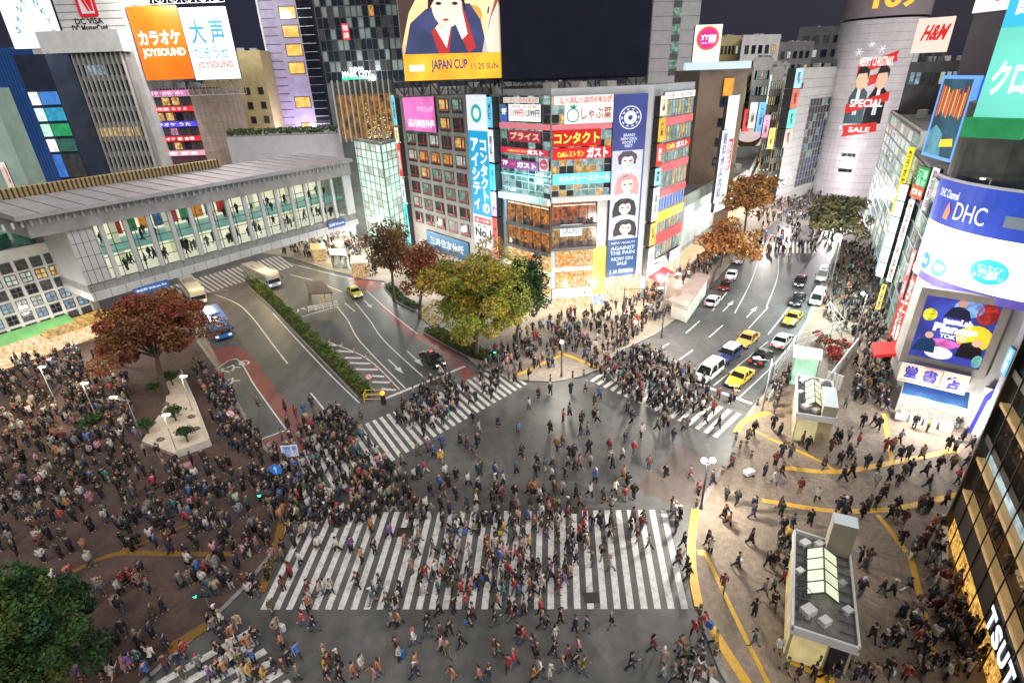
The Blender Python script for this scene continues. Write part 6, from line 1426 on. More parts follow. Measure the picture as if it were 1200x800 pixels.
def make_bus(name, label, color, roofc, L=10.5, front=(120, 190, 240)):
    root = thing(name, label, 'bus', (0, 0, 0), 'buses by the passage bridge'); W, H = 2.4, 2.95; h, w = L / 2, W / 2
    mb = MB(); mb.rings([rbox_ring(*s) for s in ((-h, w * .96, .5, H - .15), (-h + .15, w, .32, H), (h - .3, w, .32, H), (h, w * .95, .4, H - .25))], PAINT); local('body', mb, root)
    mb = MB()
    for s in (-1, 1):
        mb.poly([(-h + .5, s * (w + .012), 1.35), (h - .6, s * (w + .012), 1.35), (h - .6, s * (w + .012), 2.35), (-h + .5, s * (w + .012), 2.35)][::s], interior('bus_saloon', (60, 60, 50), (200, 190, 150), .6, 1.5))
    local('side_windows', mb, root)
    mb = MB(); mb.hexa([(h - .1, -w * .9, 1.1), (h + .03, -w * .88, 1.1), (h + .03, w * .88, 1.1), (h - .1, w * .9, 1.1), (h - .1, -w * .9, 2.25), (h - .02, -w * .88, 2.25), (h - .02, w * .88, 2.25), (h - .1, w * .9, 2.25)], CARG); local('windscreen', mb, root)
    mb = MB(); mb.box((h - .06, 0, 2.5), (.12, 1.5, .3), em((255, 190, 90), 1.2)); local('destination_display', mb, root)
    mb = MB(); mb.box((-.6, 0, H + .1), (2.6, 1.5, .26), PAINT); local('roof_unit', mb, root)
    mb = MB(); mb.box((h + .02, 0, .62), (.1, W * .9, .35), PAINT); local('front_bumper', mb, root)
    for x in (-h + 2.2, h - 2.2):
        for s in (-1, 1):
            o = MB(); o.tube((0, -.14, 0), (0, .14, 0), .46, m=RUB, n=14); wo = local('wheel', o, root); wo.location = (x, s * (w - .12), .46); r = MB(); r.tube((0, -.15, 0), (0, .15, 0), .25, m=RIM, n=10); local('rim', r, wo)
    for s in (-1, 1): o = MB(); o.box((h + .03, s * w * .72, .8), (.1, .36, .2), HEADL); local('headlight', o, root); o = MB(); o.tube((h - .1, s * w, 2.2), (h + .3, s * (w + .25), 1.9), .03, m=BLK, n=5); o.box((h + .3, s * (w + .25), 1.75), (.1, .2, .35), BLK); local('mirror', o, root)
    for o in root.children: o.color = (*color, 1)
    for o in root.children:
        if o.name.startswith('roof_unit'): o.color = (*roofc, 1)
    return root
place(make_bus('bus', 'blue bus with a white front nosing out beside the red maple', (.03, .16, .5), (.05, .2, .5), 8.5), (257, 388), (272, 412))
place(make_bus('bus', 'white bus with a grey roof behind the blue bus', (.5, .5, .48), (.3, .3, .3), 10.), (228, 349), (243, 367))
place(make_bus('bus', 'white and blue bus standing under the footbridge beside the hedge', (.42, .43, .46), (.3, .3, .32), 10.5), (308, 331), (330, 341))

# ================================================================ TREES
nr = np.random.default_rng(11)
def leafmats(name, cols): return [mat('%s_leaf_%s' % (name, 'abcdefg'[i]), c, .7, 0, .35, 1.2, spec=.2) for i, c in enumerate(cols)]
BARK = mat('bark', (.07, .05, .04), .9, 0, .3, 6., .4)
def crown_mesh(name, C, rad, n, size, mats, seed, clumps=46, flat=0., hole=.0):
    g = np.random.default_rng(seed)
    d = g.normal(size=(clumps, 3)); d /= np.linalg.norm(d, axis=1)[:, None]
    d[:, 2] = np.where(d[:, 2] < -.45, -d[:, 2], d[:, 2])
    rr = g.uniform(.35, .95, clumps)[:, None]
    cc = d * rr * np.array(rad) * np.array([1, 1, 1])
    per = n // clumps; V_ = []; F_ = []; M_ = []
    cs_ = g.uniform(.16, .34, clumps) * (46 / clumps) ** .25
    for k in range(clumps):
        p = g.normal(size=(per, 3)); p /= np.linalg.norm(p, axis=1)[:, None]; p *= g.uniform(.35, 1., per)[:, None] ** .5
        p = cc[k] + p * cs_[k] * np.array(rad) * np.array([1.1, 1.1, .8])
        mk = g.integers(0, len(mats))
        nrm = g.normal(size=(per, 3)); nrm[:, 2] += .6; nrm /= np.linalg.norm(nrm, axis=1)[:, None]
        a = np.cross(nrm, g.normal(size=(per, 3))); a /= np.linalg.norm(a, axis=1)[:, None]; b = np.cross(nrm, a)
        s = size * g.uniform(.6, 1.3, per)[:, None]
        q = np.stack([p - a * s, p - b * s * .55, p + a * s, p + b * s * .55], 1)
        V_.append(q.reshape(-1, 3)); M_.append(np.where(g.random(per) < .72, mk, g.integers(0, len(mats), per)))
    Vv = np.concatenate(V_) + np.array(C); nf = len(Vv) // 4
    me = bpy.data.meshes.new(name); me.vertices.add(len(Vv)); me.vertices.foreach_set('co', Vv.astype('f').ravel())
    me.loops.add(nf * 4); me.loops.foreach_set('vertex_index', np.arange(nf * 4)); me.polygons.add(nf); me.polygons.foreach_set('loop_start', np.arange(0, nf * 4, 4))
    for m in mats: me.materials.append(m)
    me.polygons.foreach_set('material_index', np.concatenate(M_).astype('i')); me.update(calc_edges=True)
    return me, cc + np.array(C)
def tree(name, label, base, cz, rad, n, size, mats, seed, group=None, tr=.22, off=(0, 0), clumps=46):
    root = thing(name, label, 'tree', base, group)
    C = (off[0], off[1], cz)
    me, cc = crown_mesh('crown', C, rad, n, size, mats, seed, clumps)
    o = bpy.data.objects.new('crown', me); col.objects.link(o); o.parent = root
    mb = MB(); top = V(off[0] * .6, off[1] * .6, cz - rad[2] * .35)
    mb.path([V(0, 0, 0), V(off[0] * .2, off[1] * .2, top.z * .5), top], [tr * 1.35, tr, tr * .8], BARK, 9)
    for k in range(0, len(cc), 4):
        q = Vector(cc[k]); m_ = top.lerp(q, .5) + V(0, 0, .3); mb.path([top - V(0, 0, .6), m_, q], [tr * .5, tr * .3, .03], BARK, 5)
    local('trunk', mb, root)
    return root
GRN = leafmats('dark_green', ((.022, .055, .015), (.035, .08, .02), (.014, .036, .016), (.055, .08, .015), (.025, .065, .035)))
RED = leafmats('maroon', ((.2, .05, .03), (.25, .08, .035), (.13, .04, .028), (.27, .12, .045), (.15, .08, .035)))
YEL = leafmats('yellow_green', ((.36, .31, .045), (.23, .28, .045), (.44, .35, .05), (.14, .19, .04), (.36, .22, .04)))
ORA = leafmats('orange', ((.36, .15, .05), (.28, .12, .05), (.4, .2, .06), (.2, .11, .05)))
BRN = leafmats('brown', ((.11, .07, .03), (.16, .09, .03), (.09, .06, .035), (.14, .07, .03)))
def tr_at(px, cpx, rpx, Yc=None, **k):
    """base point under a picture point; crown centre at picture point cpx at the base's distance"""
    b = G(*px); c = AT(cpx[0], cpx[1], b.y); dep = c.y * CT - (c.z - CAMH) * ST
    return b, c, rpx * dep / FPX
def grow(name, label, base, cpx, rx, rz, n, size, mats, seed, group=None, tr=.22, clumps=60):
    b, c, r = tr_at(base, cpx, rx); r2 = r * rz / rx
    return tree(name, label, b, c.z, (r, r, r2), n, size, mats, seed, group, tr, (c.x - b.x, 0), clumps)
grow('evergreen_tree', 'dense dark green tree filling the bottom left corner', (58, 850), (34, 752), 70, 98, 42000, .12, GRN, 1, clumps=130)
grow('maple_tree', 'large dark red maple between the footbridge and the crowded plaza', (196, 466), (180, 396), 64, 55, 22000, .2, RED, 2, None, .3)
SG = 'autumn trees along the far pavement'
grow('autumn_tree', 'brown tree nearest the glass atrium beyond the taxi road', (462, 352), (459, 300), 31, 42, 5500, .22, BRN, 3, SG)
grow('autumn_tree', 'maroon tree between the brown tree and the big yellow tree', (492, 372), (497, 325), 32, 42, 5500, .22, RED, 4, SG)
grow('autumn_tree', 'biggest tree with yellow green crown before the red-framed windows', (558, 418), (560, 353), 67, 68, 44000, .17, YEL, 5, SG, .3, 90)
grow('autumn_tree', 'green tree behind the yellow crown at the corner restaurant building', (604, 408), (616, 350), 31, 54, 11000, .2, GRN, 6, SG)
SG2 = 'orange trees along the right road'
grow('street_tree', 'orange tree nearest the parked white hatchback', (832, 338), (856, 287), 38, 30, 7000, .26, ORA, 7, SG2)
grow('street_tree', 'orange tree farther up the road behind the first', (868, 300), (877, 234), 35, 30, 6000, .3, ORA, 8, SG2)
grow('street_tree', 'greenish brown tree among the dense far crowd', (985, 318), (982, 262), 35, 33, 4500, .34, leafmats('olive', ((.13, .12, .06), (.1, .1, .05), (.16, .13, .06))), 9, SG2)
grow('street_tree', 'small brown tree in the middle of the far street', (880, 196), (878, 124), 20, 18, 1500, .6, BRN, 10, SG2)
# ---- planted beds
def leaf_strip(name, label, cat, pts, w, h, mats, n, size, kerb=True, kind=None):
    P = [G(*p) for p in pts]; c = sum(P, V(0, 0, 0)) / len(P)
    root = thing(name, label, cat, c)
    S_ = smooth(P, 6); mb = MB()
    if kerb: ribbon_mb(mb, S_, w + .7, .14, KERB); 
    if kerb: ribbon_mb(mb, S_, w + .3, .16, mat('planting_soil', (.05, .035, .025), .9)); build('kerb', mb, root)
    mb = MB(); r = random.Random(len(pts))
    seg = [(S_[i + 1] - S_[i]).length for i in range(len(S_) - 1)]; T = sum(seg)
    for k in range(n):
        t = r.random() * T; i = 0
        while t > seg[i] and i < len(seg) - 1: t -= seg[i]; i += 1
        d = (S_[i + 1] - S_[i]).normalized(); q = S_[i] + d * t + V(-d.y, d.x, 0) * (r.uniform(-.5, .5) * w)
        bump_ = .75 + .25 * math.sin(t * 2.1 + i * 3.) ; q.z = .15 + h * bump_ * (r.random() ** .5)
        a = Vector((r.gauss(0, 1), r.gauss(0, 1), r.gauss(0, .6))).normalized() * size; b = Vector((r.gauss(0, 1), r.gauss(0, 1), r.gauss(0, .6))).normalized() * size * .6
        mb.poly([q - a, q - b, q + a, q + b], mats[(i // 2 + r.randint(0, 2)) % len(mats)])
    build('foliage', mb, root); return root
HED = leafmats('hedge', ((.05, .09, .015), (.08, .12, .02), (.035, .065, .015), (.1, .11, .025)))
leaf_strip('median_hedge', 'long clipped green hedge dividing the bus road from the hatched lane', 'hedge', [(298, 334), (325, 358), (352, 385), (385, 418), (410, 443), (430, 463)], 1.7, 1.2, HED, 9000, .16)
leaf_strip('planted_bed', 'low green planted bed under the big yellow tree', 'planter', [(505, 386), (530, 400), (560, 415), (582, 421)], 2.4, .6, HED, 2600, .16)
leaf_strip('planted_bed', 'small kerbed bed of shrubs under the brown and maroon trees', 'planter', [(456, 335), (472, 352), (492, 362)], 1.6, .6, GRN, 1200, .16)
# round planter and sand garden on the plaza
p = G(108, 500); rt = thing('round_planter', 'round stone planter with a low green shrub among the left crowd', 'planter', p); mb = MB(); cyl(mb, p, 1.7, .12, .55, KERB, 24); mb.poly([p + V(1.7 * math.cos(k * .2618), 1.7 * math.sin(k * .2618), .55) for k in range(24)], mat('planting_soil', (.05, .035, .025))); build('bowl', mb, rt)
me, _ = crown_mesh('shrub', (0, 0, .9), (1.4, 1.4, .5), 900, .16, GRN, 21, 12); o = bpy.data.objects.new('shrub', me); col.objects.link(o); o.parent = rt
sd = [(168, 521), (209, 537), (249, 523), (232, 478), (215, 440), (196, 452), (196, 478)]; P = [G(*q) for q in sd]; c = sum(P, V(0, 0, 0)) / len(P)
rt = thing('sand_garden', 'pale raked sand garden with a low white edge on the plaza', 'garden', c); mb = MB(); mb.prism([(q.x, q.y) for q in P], .12, .5, mat('garden_edge', (.5, .47, .42), .7), mat('raked_sand', (.5, .43, .34), .9, 0, .12, 1.5, .3)); build('bed', mb, rt)
mb = MB()
for a, b in ((209, 537), (249, 523)), ((249, 523), (232, 478)), ((232, 478), (215, 440)): pass
for i in (1, 2, 3): F = Fac(P[i], P[i + 1] if i + 1 < len(P) else P[0]); mb.fb(F, 0, F.L, .5, .95, -.12, .0, mat('garden_edge', (.5, .47, .42)))
build('edge_wall', mb, rt)
for px, r_, l in (((204, 455), 1.2, 'spreading pine at the far end of the sand garden'), ((208, 497), 1.25, 'rounded pine in the middle of the sand garden'), ((186, 468), .9, 'low pine at the left edge of the sand garden'), ((176, 512), .9, 'small shrub at the near left corner of the sand garden'), ((222, 522), .9, 'dark pine at the near right corner of the sand garden')):
    b = G(*px); tree('garden_pine', l, b + V(0, 0, .5), 1.2, (r_, r_, .5), 900, .12, GRN, int(px[0]), 'pines in the sand garden', .07)
for px in ((190, 520), (196, 478), (232, 507), (226, 493)):
    b = G(*px); o = MB(); o.ball((b.x, b.y, .55), .35, mat('garden_stone', (.1, .09, .08), .9, 0, .3, 3.), 9, 6, (1.2, .9, .7)); tag(build('garden_rock', o, None, True, loc=b), {190: 'dark rock near the front tip of the sand garden', 196: 'dark rock at the left side of the sand garden', 232: 'dark rock by the right edge wall of the sand garden', 226: 'dark rock behind the middle pine of the sand garden'}[px[0]], 'rock', 'rocks in the sand garden')

# ================================================================ STREET FURNITURE
POLE = mat('grey_pole', (.22, .23, .24), .5, .4, .1, 2.); DPOLE = mat('dark_pole', (.05, .055, .06), .5, .4, .1, 2.)
LAMPS = []
def lamp_post(label, base, top, arms=((0, 0),), r=.08, m=DPOLE, head='globe', power=0, group='street lamps'):
    b = G(*base); h = HT(b, top[1]); root = thing('street_lamp', label, 'lamp', b, group)
    mb = MB(); mb.tube(b + V(0, 0, .0), b + V(0, 0, .6), r * 2, r * 1.6, m, 10); mb.tube(b + V(0, 0, .6), b + V(0, 0, h), r * 1.2, r * .8, m, 8); build('pole', mb, root)
    for ax, ay in arms:
        e = b + V(ax, ay, h)
        mb = MB(); mb.tube(b + V(0, 0, h - .25), e + V(0, 0, -.1), .04, m=m, n=6)
        if ax or ay: build('arm', mb, root)
        mb = MB()
        if head == 'globe': mb.ball(e + V(0, 0, .15), .26, em((240, 248, 255), 2.6), 12, 8)
        elif head == 'flood': mb.ball(e, .6, em((235, 255, 240), 9.), 12, 8)
        else: mb.box(e, (.7, .3, .14), em((255, 248, 230), 2.4))
        build('lamp_head', mb, root)
        if power: LAMPS.append((e + V(0, 0, -.45 if head != 'globe' else .15), power))
    return root
lamp_post('dark lamp post with two white globes at the right end of the wide zebra crossing', (821, 597), (831, 541), ((-.35, 0), (.35, 0)), power=2)
lamp_post('grey lamp post with a bright head on the corner pavement between yellow strips', (658, 442), (661, 402), ((0, 0),), power=2)
lamp_post('dark lamp post with a long arm before the navy portrait banner', (728, 402), (733, 337), ((4.5, -.6),), head='flat', power=2)
lamp_post('dark lamp post at the end of the subway entrance roof', (775, 396), (779, 320), ((1.2, -.5),), head='flat', power=2)
lamp_post('pale lamp post leaning over the right stop line', (893, 482), (908, 420), ((-1.5, .3),), m=POLE, head='flat', power=2)
for k, (b, t) in enumerate((((66, 472), (47, 430)), ((116, 495), (96, 449)), ((166, 511), (149, 467)), ((210, 536), (194, 486)), ((227, 485), (214, 441)))):
    lamp_post(('pale thin lamp post farthest left in the plaza crowd', 'pale thin lamp post rising behind the round planter', 'pale thin lamp post with an arm left of the sand garden', 'pale thin lamp post at the front tip of the sand garden', 'pale thin lamp post on the bus road side of the sand garden')[k], b, t, (((-1.6, .4),) if k == 2 else ((.3, 0),)), .05, mat('pale_pole', (.4, .42, .42), .5, .3, 0), 'flat', 1)
for px, l in (((1000, 405), 'lit lamp post beyond the plant yard'), ((972, 338), 'very bright lamp post before the greenish brown tree')):
    lamp_post(l, px, (px[0] + 8, px[1] - 60), ((-.6, 0),), m=POLE, head='globe' if px[0] > 980 else 'flood', power=2)
def signal(label, px, top, on=(60, 255, 190), face=(0, -1)):
    b = G(*px); h = HT(b, top); root = thing('traffic_light', label, 'traffic light', b, 'traffic lights')
    mb = MB(); mb.tube(b, b + V(0, 0, h), .07, .06, POLE, 8); build('pole', mb, root); F = Fac(b + V(-.65, -.12, 0), b + V(.65, -.12, 0))
    mb = MB(); mb.fb(F, 0, 1.3, h - .45, h, 0, .2, DPOLE); build('housing', mb, root)
    for k in range(3):
        mb = MB(); c = F.P(.25 + .4 * k, h - .22, .21); mb.tube(c, c + F.n * .05, .15, m=(em(on, 3.5) if k == 0 else mat('dark_lens', (.05, .02, .02), .3)), n=12); build('lens', mb, root)
        mb = MB(); mb.fb(F, .08 + .4 * k, .42 + .4 * k, h - .06, h - .03, .2, .42, DPOLE); build('hood', mb, root)
signal('green traffic light among walkers on the brown plaza', (247, 715), 690); signal('green traffic light left of the blue round sign', (322, 612), 574); signal('green traffic light at the planted bed under the yellow tree', (585, 437), 409)
def roundel(label, px, top, r, face, txt=None, ring=None, post=True):
    b = G(*px); h = HT(b, top); root = thing('round_sign', label, 'sign', b, 'round road signs'); mb = MB(); mb.tube(b, b + V(0, 0, h + r), .04, m=POLE, n=6); build('post', mb, root)
    F = Fac(b + V(-.5, -.06, 0), b + V(.5, -.06, 0)); mb = MB(); q = (.5 - r, .5 + r, h - r, h + r); fell(mb, F, q, (.5, .5), (.5, .5), .02, ring or face); fell(mb, F, q, (.5, .5), (.4, .4), .03, face); fell(mb, F, q, (.5, .5), (.5, .5), 0., POLE); build('disc', mb, root)
    mb = MB()
    if txt == 'arrow': fpoly(mb, F, q, [(.44, .2), (.56, .2), (.56, .55), (.68, .55), (.5, .82), (.32, .55), (.44, .55)], .045, WHITEP)
    else: fpoly(mb, F, q, [(.2, .76), (.26, .82), (.8, .24), (.74, .18)], .045, ring)
    build('symbol', mb, root)
WHITEP = mat('white_sign_paint', (.75, .75, .75), .5, 0, 0); BLUEP = mat('blue_sign_paint', (.02, .14, .55), .5, 0, 0, emit=.3, ecol=(.03, .2, .7)); REDP = mat('red_sign_paint_road', (.6, .03, .03), .5, 0, 0)
roundel('blue round sign with a white arrow above the left crowd', (332, 580), 549, .55, BLUEP, 'arrow'); roundel('red rimmed round sign at the end of the median hedge', (437, 468), 441, .42, WHITEP, 'bar', REDP); roundel('red rimmed round sign beside the crowd at the bus lane', (276, 502), 484, .5, WHITEP, 'bar', REDP)
for px, top, l, w_ in (((341, 545), 522, 'white placard with blue characters held up in the left crowd', .55), ((350, 545), 521, 'narrow white placard beside the larger placard', .3)):
    b = G(*px); h = HT(b, top); rt = thing('placard', l, 'placard', b); F = Fac(b + V(-w_, 0, 0), b + V(w_, 0, 0)); mb = MB(); mb.tube(b, b + V(0, 0, h - 1.), .03, m=POLE, n=5); build('stick', mb, rt); mb = MB(); mb.fb(F, 0, 2 * w_, h - 1.3, h, -.03, .03, WHITEP); build('board', mb, rt); mb = MB(); put_text(mb, F, vtext('署名を') if w_ > .4 else vtext('願う'), (.25 * w_, 1.75 * w_, h - 1.2, h - .1), .045, BLUEP, .01); build('lettering', mb, rt)
# hedge end barrier with amber beacon
b = G(438, 470); rt = thing('barrier', 'yellow barrier frame with an amber beacon at the hedge end', 'barrier', b); mb = MB(); YP = mat('yellow_barrier_paint', (.6, .4, .03), .5, 0, .1, 3.)
for dx, dy in ((-1, -.3), (1, -.3), (1, .8), (-1, .8)): mb.tube(b + V(dx, dy, 0), b + V(dx, dy, 1.1), .05, m=YP, n=6)
for z in (.5, 1.05):
    c_ = [b + V(dx, dy, z) for dx, dy in ((-1, -.3), (1, -.3), (1, .8), (-1, .8))]
    for k in range(4): mb.tube(c_[k], c_[(k + 1) % 4], .04, m=YP, n=5)
build('frame', mb, rt); mb = MB(); mb.tube(b + V(1.3, -.6, 0), b + V(1.3, -.6, 1.2), .3, .25, BLK, 10); mb.ball(b + V(1.3, -.6, 1.4), .28, em((255, 150, 40), 2.6), 10, 6); build('beacon', mb, rt)
# bollards
bl = thing('bollard', 'x', 'bollard', (0, 0, 0), 'bollards along the kerbs'); mb = MB(); BR_ = mat('brown_bollard', (.13, .1, .07), .6, .2, .15, 4.)
mb.tube((0, 0, 0), (0, 0, .85), .13, .12, BR_, 10); local('post', mb, bl); mb = MB(); mb.ball((0, 0, .86), .14, BR_, 10, 6, (1, 1, .6)); local('cap', mb, bl); mb = MB(); mb.tube((0, 0, .55), (0, 0, .63), .135, m=mat('reflective_band', (.6, .5, .2), .4), n=10); local('band', mb, bl)
BOL = [((671, 443), 'on the corner pavement edge beside the right zebra crossing'), ((684, 441), 'second from the corner pavement lamp toward the right zebra'), ((645, 447), 'left of the corner pavement lamp'), ((862, 516), 'at the foot of the right zebra crossing'), ((867, 526), 'below the right zebra crossing foot'), ((880, 537), 'below and right of the right zebra foot'), ((887, 476), 'above the yellow strip by the right stop line'), ((897, 470), 'nearest the pale leaning lamp post'), ((816, 594), 'left of the two globed lamp post'), ((846, 556), 'along the right kerb above the globed lamp post'), ((857, 540), 'on the curve between the globed lamp and right zebra'), ((605, 446), 'at the right end of the left zebra crossing'), ((820, 720), 'by the lower end of the upper yellow kerb strip'), ((838, 768), 'beside the lower yellow kerb strip')]
for k, (px, l) in enumerate(BOL):
    o = bl if k == 0 else copy_tree(bl); o.location = G(*px) + V(0, 0, .12); o['label'] = 'brown bollard ' + l
# small white handcart
b = G(877, 558); rt = thing('handcart', 'small white handcart with a raised handle on the right pavement', 'cart', b + V(0, 0, .12)); mb = MB(); mb.box((b.x, b.y, .5), (.9, .6, .35), WWALL, .4); build('tray', mb, rt); mb = MB(); mb.tube(b + V(.2, .2, .6), b + V(.4, .8, 1.3), .03, m=POLE, n=5); build('handle', mb, rt)
for s in (-.3, .3):
    mb = MB(); mb.tube(b + V(s, -.3, .24), b + V(s, .3, .24), .12, m=RUB, n=10); build('wheel', mb, rt)
# ---- bus shelter and kiosks
def shelter(name, label, cat, px4, zr, mroof, posts=True, walls=None, th=.18):
    P = [G(x, y, zr) for x, y in px4]; c = sum(P, V(0, 0, 0)) / 4; rt = thing(name, label, cat, V(c.x, c.y, 0)); mb = MB(); mb.hexa([*P, *[p + V(0, 0, th) for p in P]], mroof) if (P[1] - P[0]).cross(P[2] - P[1]).z > 0 else mb.hexa([*P[::-1], *[p + V(0, 0, th) for p in P[::-1]]], mroof); build('roof', mb, rt)
    if posts:
        for p in P:
            q = p.lerp(c, .12); mb = MB(); mb.tube((q.x, q.y, .0), (q.x, q.y, zr), .07, m=POLE, n=6); build('post', mb, rt)
    if walls:
        Q = [p.lerp(c, .14) for p in P]
        for i, m in walls:
            a, b = Q[i], Q[(i + 1) % 4]; F = Fac(a, b)
            if (F.n.dot(F.P(F.L / 2, 0) - V(c.x, c.y, 0))) < 0: F = Fac(b, a)
            mb = MB(); mb.fb(F, 0, F.L, .12, zr, -.1, 0, m); build('wall', mb, rt)
    return rt
shelter('bus_shelter', 'dark roofed bus shelter on the island beside the white and blue bus', 'shelter', [(357, 331), (378, 330), (390, 344), (362, 345)], 2.9, mat('dark_shelter_roof', (.09, .07, .065), .7, .1, .2, 1.), walls=[(3, glass('shelter_glass', (.8, .85, .85), .8))])
b = G(375, 362); rt = thing('railing', 'white slatted railing in front of the bus shelter', 'railing', b); F = Fac(G(362, 366), G(396, 359)); mb = MB()
for z in (.3, .6, .9): mb.fb(F, 0, F.L, z, z + .1, -.03, .03, WWALL)
for k in range(5): s = F.L * k / 4; mb.fb(F, s - .04, s + .04, 0, 1., -.05, .05, WWALL)
build('rails', mb, rt)
KSK = interior('kiosk_goods', (120, 60, 30), (255, 225, 160), 1.1, 2.5)
shelter('kiosk', 'small colourful kiosk under the footbridge edge', 'kiosk', [(363, 286), (380, 286), (382, 292), (364, 293)], 2.8, em((235, 190, 120), .8), False, [(0, KSK), (1, KSK), (2, KSK), (3, KSK)]); shelter('kiosk', 'grey roofed kiosk at the kerb left of the brown tree', 'kiosk', [(411, 300), (432, 300), (430, 309), (410, 310)], 2.8, CONC, False, [(0, CONC), (1, KSK), (2, KSK), (3, KSK)]); shelter('kiosk', 'pale glass booth between the two kiosks', 'kiosk', [(385, 292), (404, 293), (406, 300), (387, 299)], 2.8, em((225, 230, 215), .8), True, [(2, glass('shelter_glass')), (3, glass('shelter_glass'))])
rt = shelter('subway_entrance', 'long low subway entrance with a flat pinkish roof beside the right road', 'subway entrance', [(784, 352), (806, 360), (832, 324), (816, 321)], 3.0, mat('pinkish_roof', (.36, .29, .26), .8, 0, .15, .8), False, [(0, CONC), (1, em((225, 235, 215), .75, .25, .6)), (2, CONC), (3, CONC)], .3)
p = G(792, 346, 3.3); mb = MB(); mb.box((p.x, p.y, 3.6), (1.4, .9, .6), CONCB, .8); build('roof_unit', mb, rt)
def station_kiosk(label, tl, tr, br_, bl_, zr, wall, tower, sk):
    P = [G(x, y, zr) for x, y in (bl_, br_, tr, tl)]; c = sum(P, V(0, 0, 0)) / 4; rt = thing('station_entrance', label, 'station entrance', V(c.x, c.y, .12), 'station entrance kiosks'); Q = [p.lerp(c, .1) for p in P]
    mb = MB(); mb.prism([(q.x, q.y) for q in Q], .12, zr - .5, wall, ROOFM); build('wall', mb, rt)
    mb = MB(); mb.prism([(p.x, p.y) for p in P], zr - .5, zr - .2, mat('white_roof_edge', (.55, .55, .55), .6, 0, .1, 1.), mat('grey_roof_deck', (.16, .145, .14), .8, .1, .3, 1.5), True)
    for i in range(4):
        F = Fac(P[i], P[(i + 1) % 4]); mb.fb(F, .14, F.L - .14, zr - .2, zr + .12, -.14, .0, mat('white_roof_edge', (.55, .55, .55)))
    build('roof', mb, rt)
    fu, fv = (P[1] - P[0]), (P[3] - P[0]); at = lambda a, b, z: V(*(P[0] + fu * a + fv * b)[:2], z)
    for k in range(9):
        b = .1 + .09 * k; mb = MB(); mb.tube(at(.06, b, zr + .0), at(.3, b, zr + .0), .05, m=DPOLE, n=5); mb.tube(at(.72, b, zr + .0), at(.94, b, zr + .0), .05, m=DPOLE, n=5); build('roof_pipe', mb, rt)
    a0, a1, b0, b1 = sk; mb = MB(); skm = em((222, 232, 195), .9, .12, .5); n = 4
    for k in range(n):
        x0, x1 = b0 + (b1 - b0) * k / n, b0 + (b1 - b0) * (k + .93) / n; am_ = (a0 + a1) / 2
        mb.poly([at(a0, x0, zr + .15), at(am_ - .005, x0, zr + .7), at(am_ - .005, x1, zr + .7), at(a0, x1, zr + .15)][::-1], skm); mb.poly([at(am_ + .005, x0, zr + .7), at(a1, x0, zr + .15), at(a1, x1, zr + .15), at(am_ + .005, x1, zr + .7)][::-1], skm)
    build('skylight', mb, rt); mb = MB()
    for k in range(n + 1): b = b0 + (b1 - b0) * k / n; mb.path([at(a0, b, zr + .12), at((a0 + a1) / 2, b, zr + .68), at(a1, b, zr + .12)], [.06, .06, .06], DPOLE, 5)
    mb.tube(at((a0 + a1) / 2, b0, zr + .68), at((a0 + a1) / 2, b1, zr + .68), .06, m=DPOLE, n=5); build('skylight_frame', mb, rt)
    t0, t1, u0, u1, th_ = tower; mb = MB(); R4 = [at(t0, u0, 0), at(t1, u0, 0), at(t1, u1, 0), at(t0, u1, 0)]; mb.prism([(q.x, q.y) for q in R4], zr - .18, zr + th_, mat('beige_plant_box', (.32, .29, .22), .7, .1, .12, 1.), em((215, 225, 225), .55)); build('plant_tower', mb, rt)
    mb = MB(); q = at(.16, .3, zr)
    for t in range(12): a_, b_ = t * .5236, (t + 1) * .5236; mb.tube(q + V(.45 * math.cos(a_), .45 * math.sin(a_), .5), q + V(.45 * math.cos(b_), .45 * math.sin(b_), .5), .03, m=BLK, n=4)
    mb.tube(q, q + V(0, 0, .5), .03, m=BLK, n=5); build('hoop_aerial', mb, rt); mb = MB()
    for t in range(5): mb.path([at(.1 + .05 * t, .12, zr + .03), at(.12 + .03 * t, .5, zr + .03), at(.3 + .08 * t, .93, zr + .03)], [.025] * 3, BLK, 4)
    build('cables', mb, rt)
    for a, b, s in ((.12, .55, .3), (.8, .55, .3), (.7, .9, .3), (.25, .18, .5), (.5, .14, .4), (.2, .86, .4), (.45, .9, .35), (.85, .3, .35)): mb = MB(); q = at(a, b, zr); mb.box((q.x, q.y, zr + s / 2 - .15), (s * 1.6, s * 1.2, s), rnd.choice([WWALL, CONC, CONCB]), .4); build('roof_unit', mb, rt)
    return rt, P, at
BEI = mat('lit_beige_wall', (.42, .36, .22), .7, 0, .1, 1.)
k1, P1k, at1 = station_kiosk('larger nearer station entrance with a lit skylight and cluttered roof', (930, 620), (996, 641), (1009, 762), (927, 735), 3.4, BEI, (.55, .95, .84, .97, 2.6), (.24, .72, .33, .8))
F = Fac(P1k[0].lerp(sum(P1k, V(0, 0, 0)) / 4, .1), P1k[1].lerp(sum(P1k, V(0, 0, 0)) / 4, .1)); mb = MB(); mb.fb(F, .1, F.L * .6, .3, 2.7, .02, .08, em((225, 205, 145), .6, .2, 1.)); build('lit_panel', mb, k1); mb = MB(); mb.fb(F, F.L * .65, F.L * .95, .13, 2.6, .02, .06, mat('painted_doorway_shade', (.02, .02, .02), .8)); build('doorway', mb, k1)  # glowing panel puts wall light into colour; dark sheet stands for doorway shade
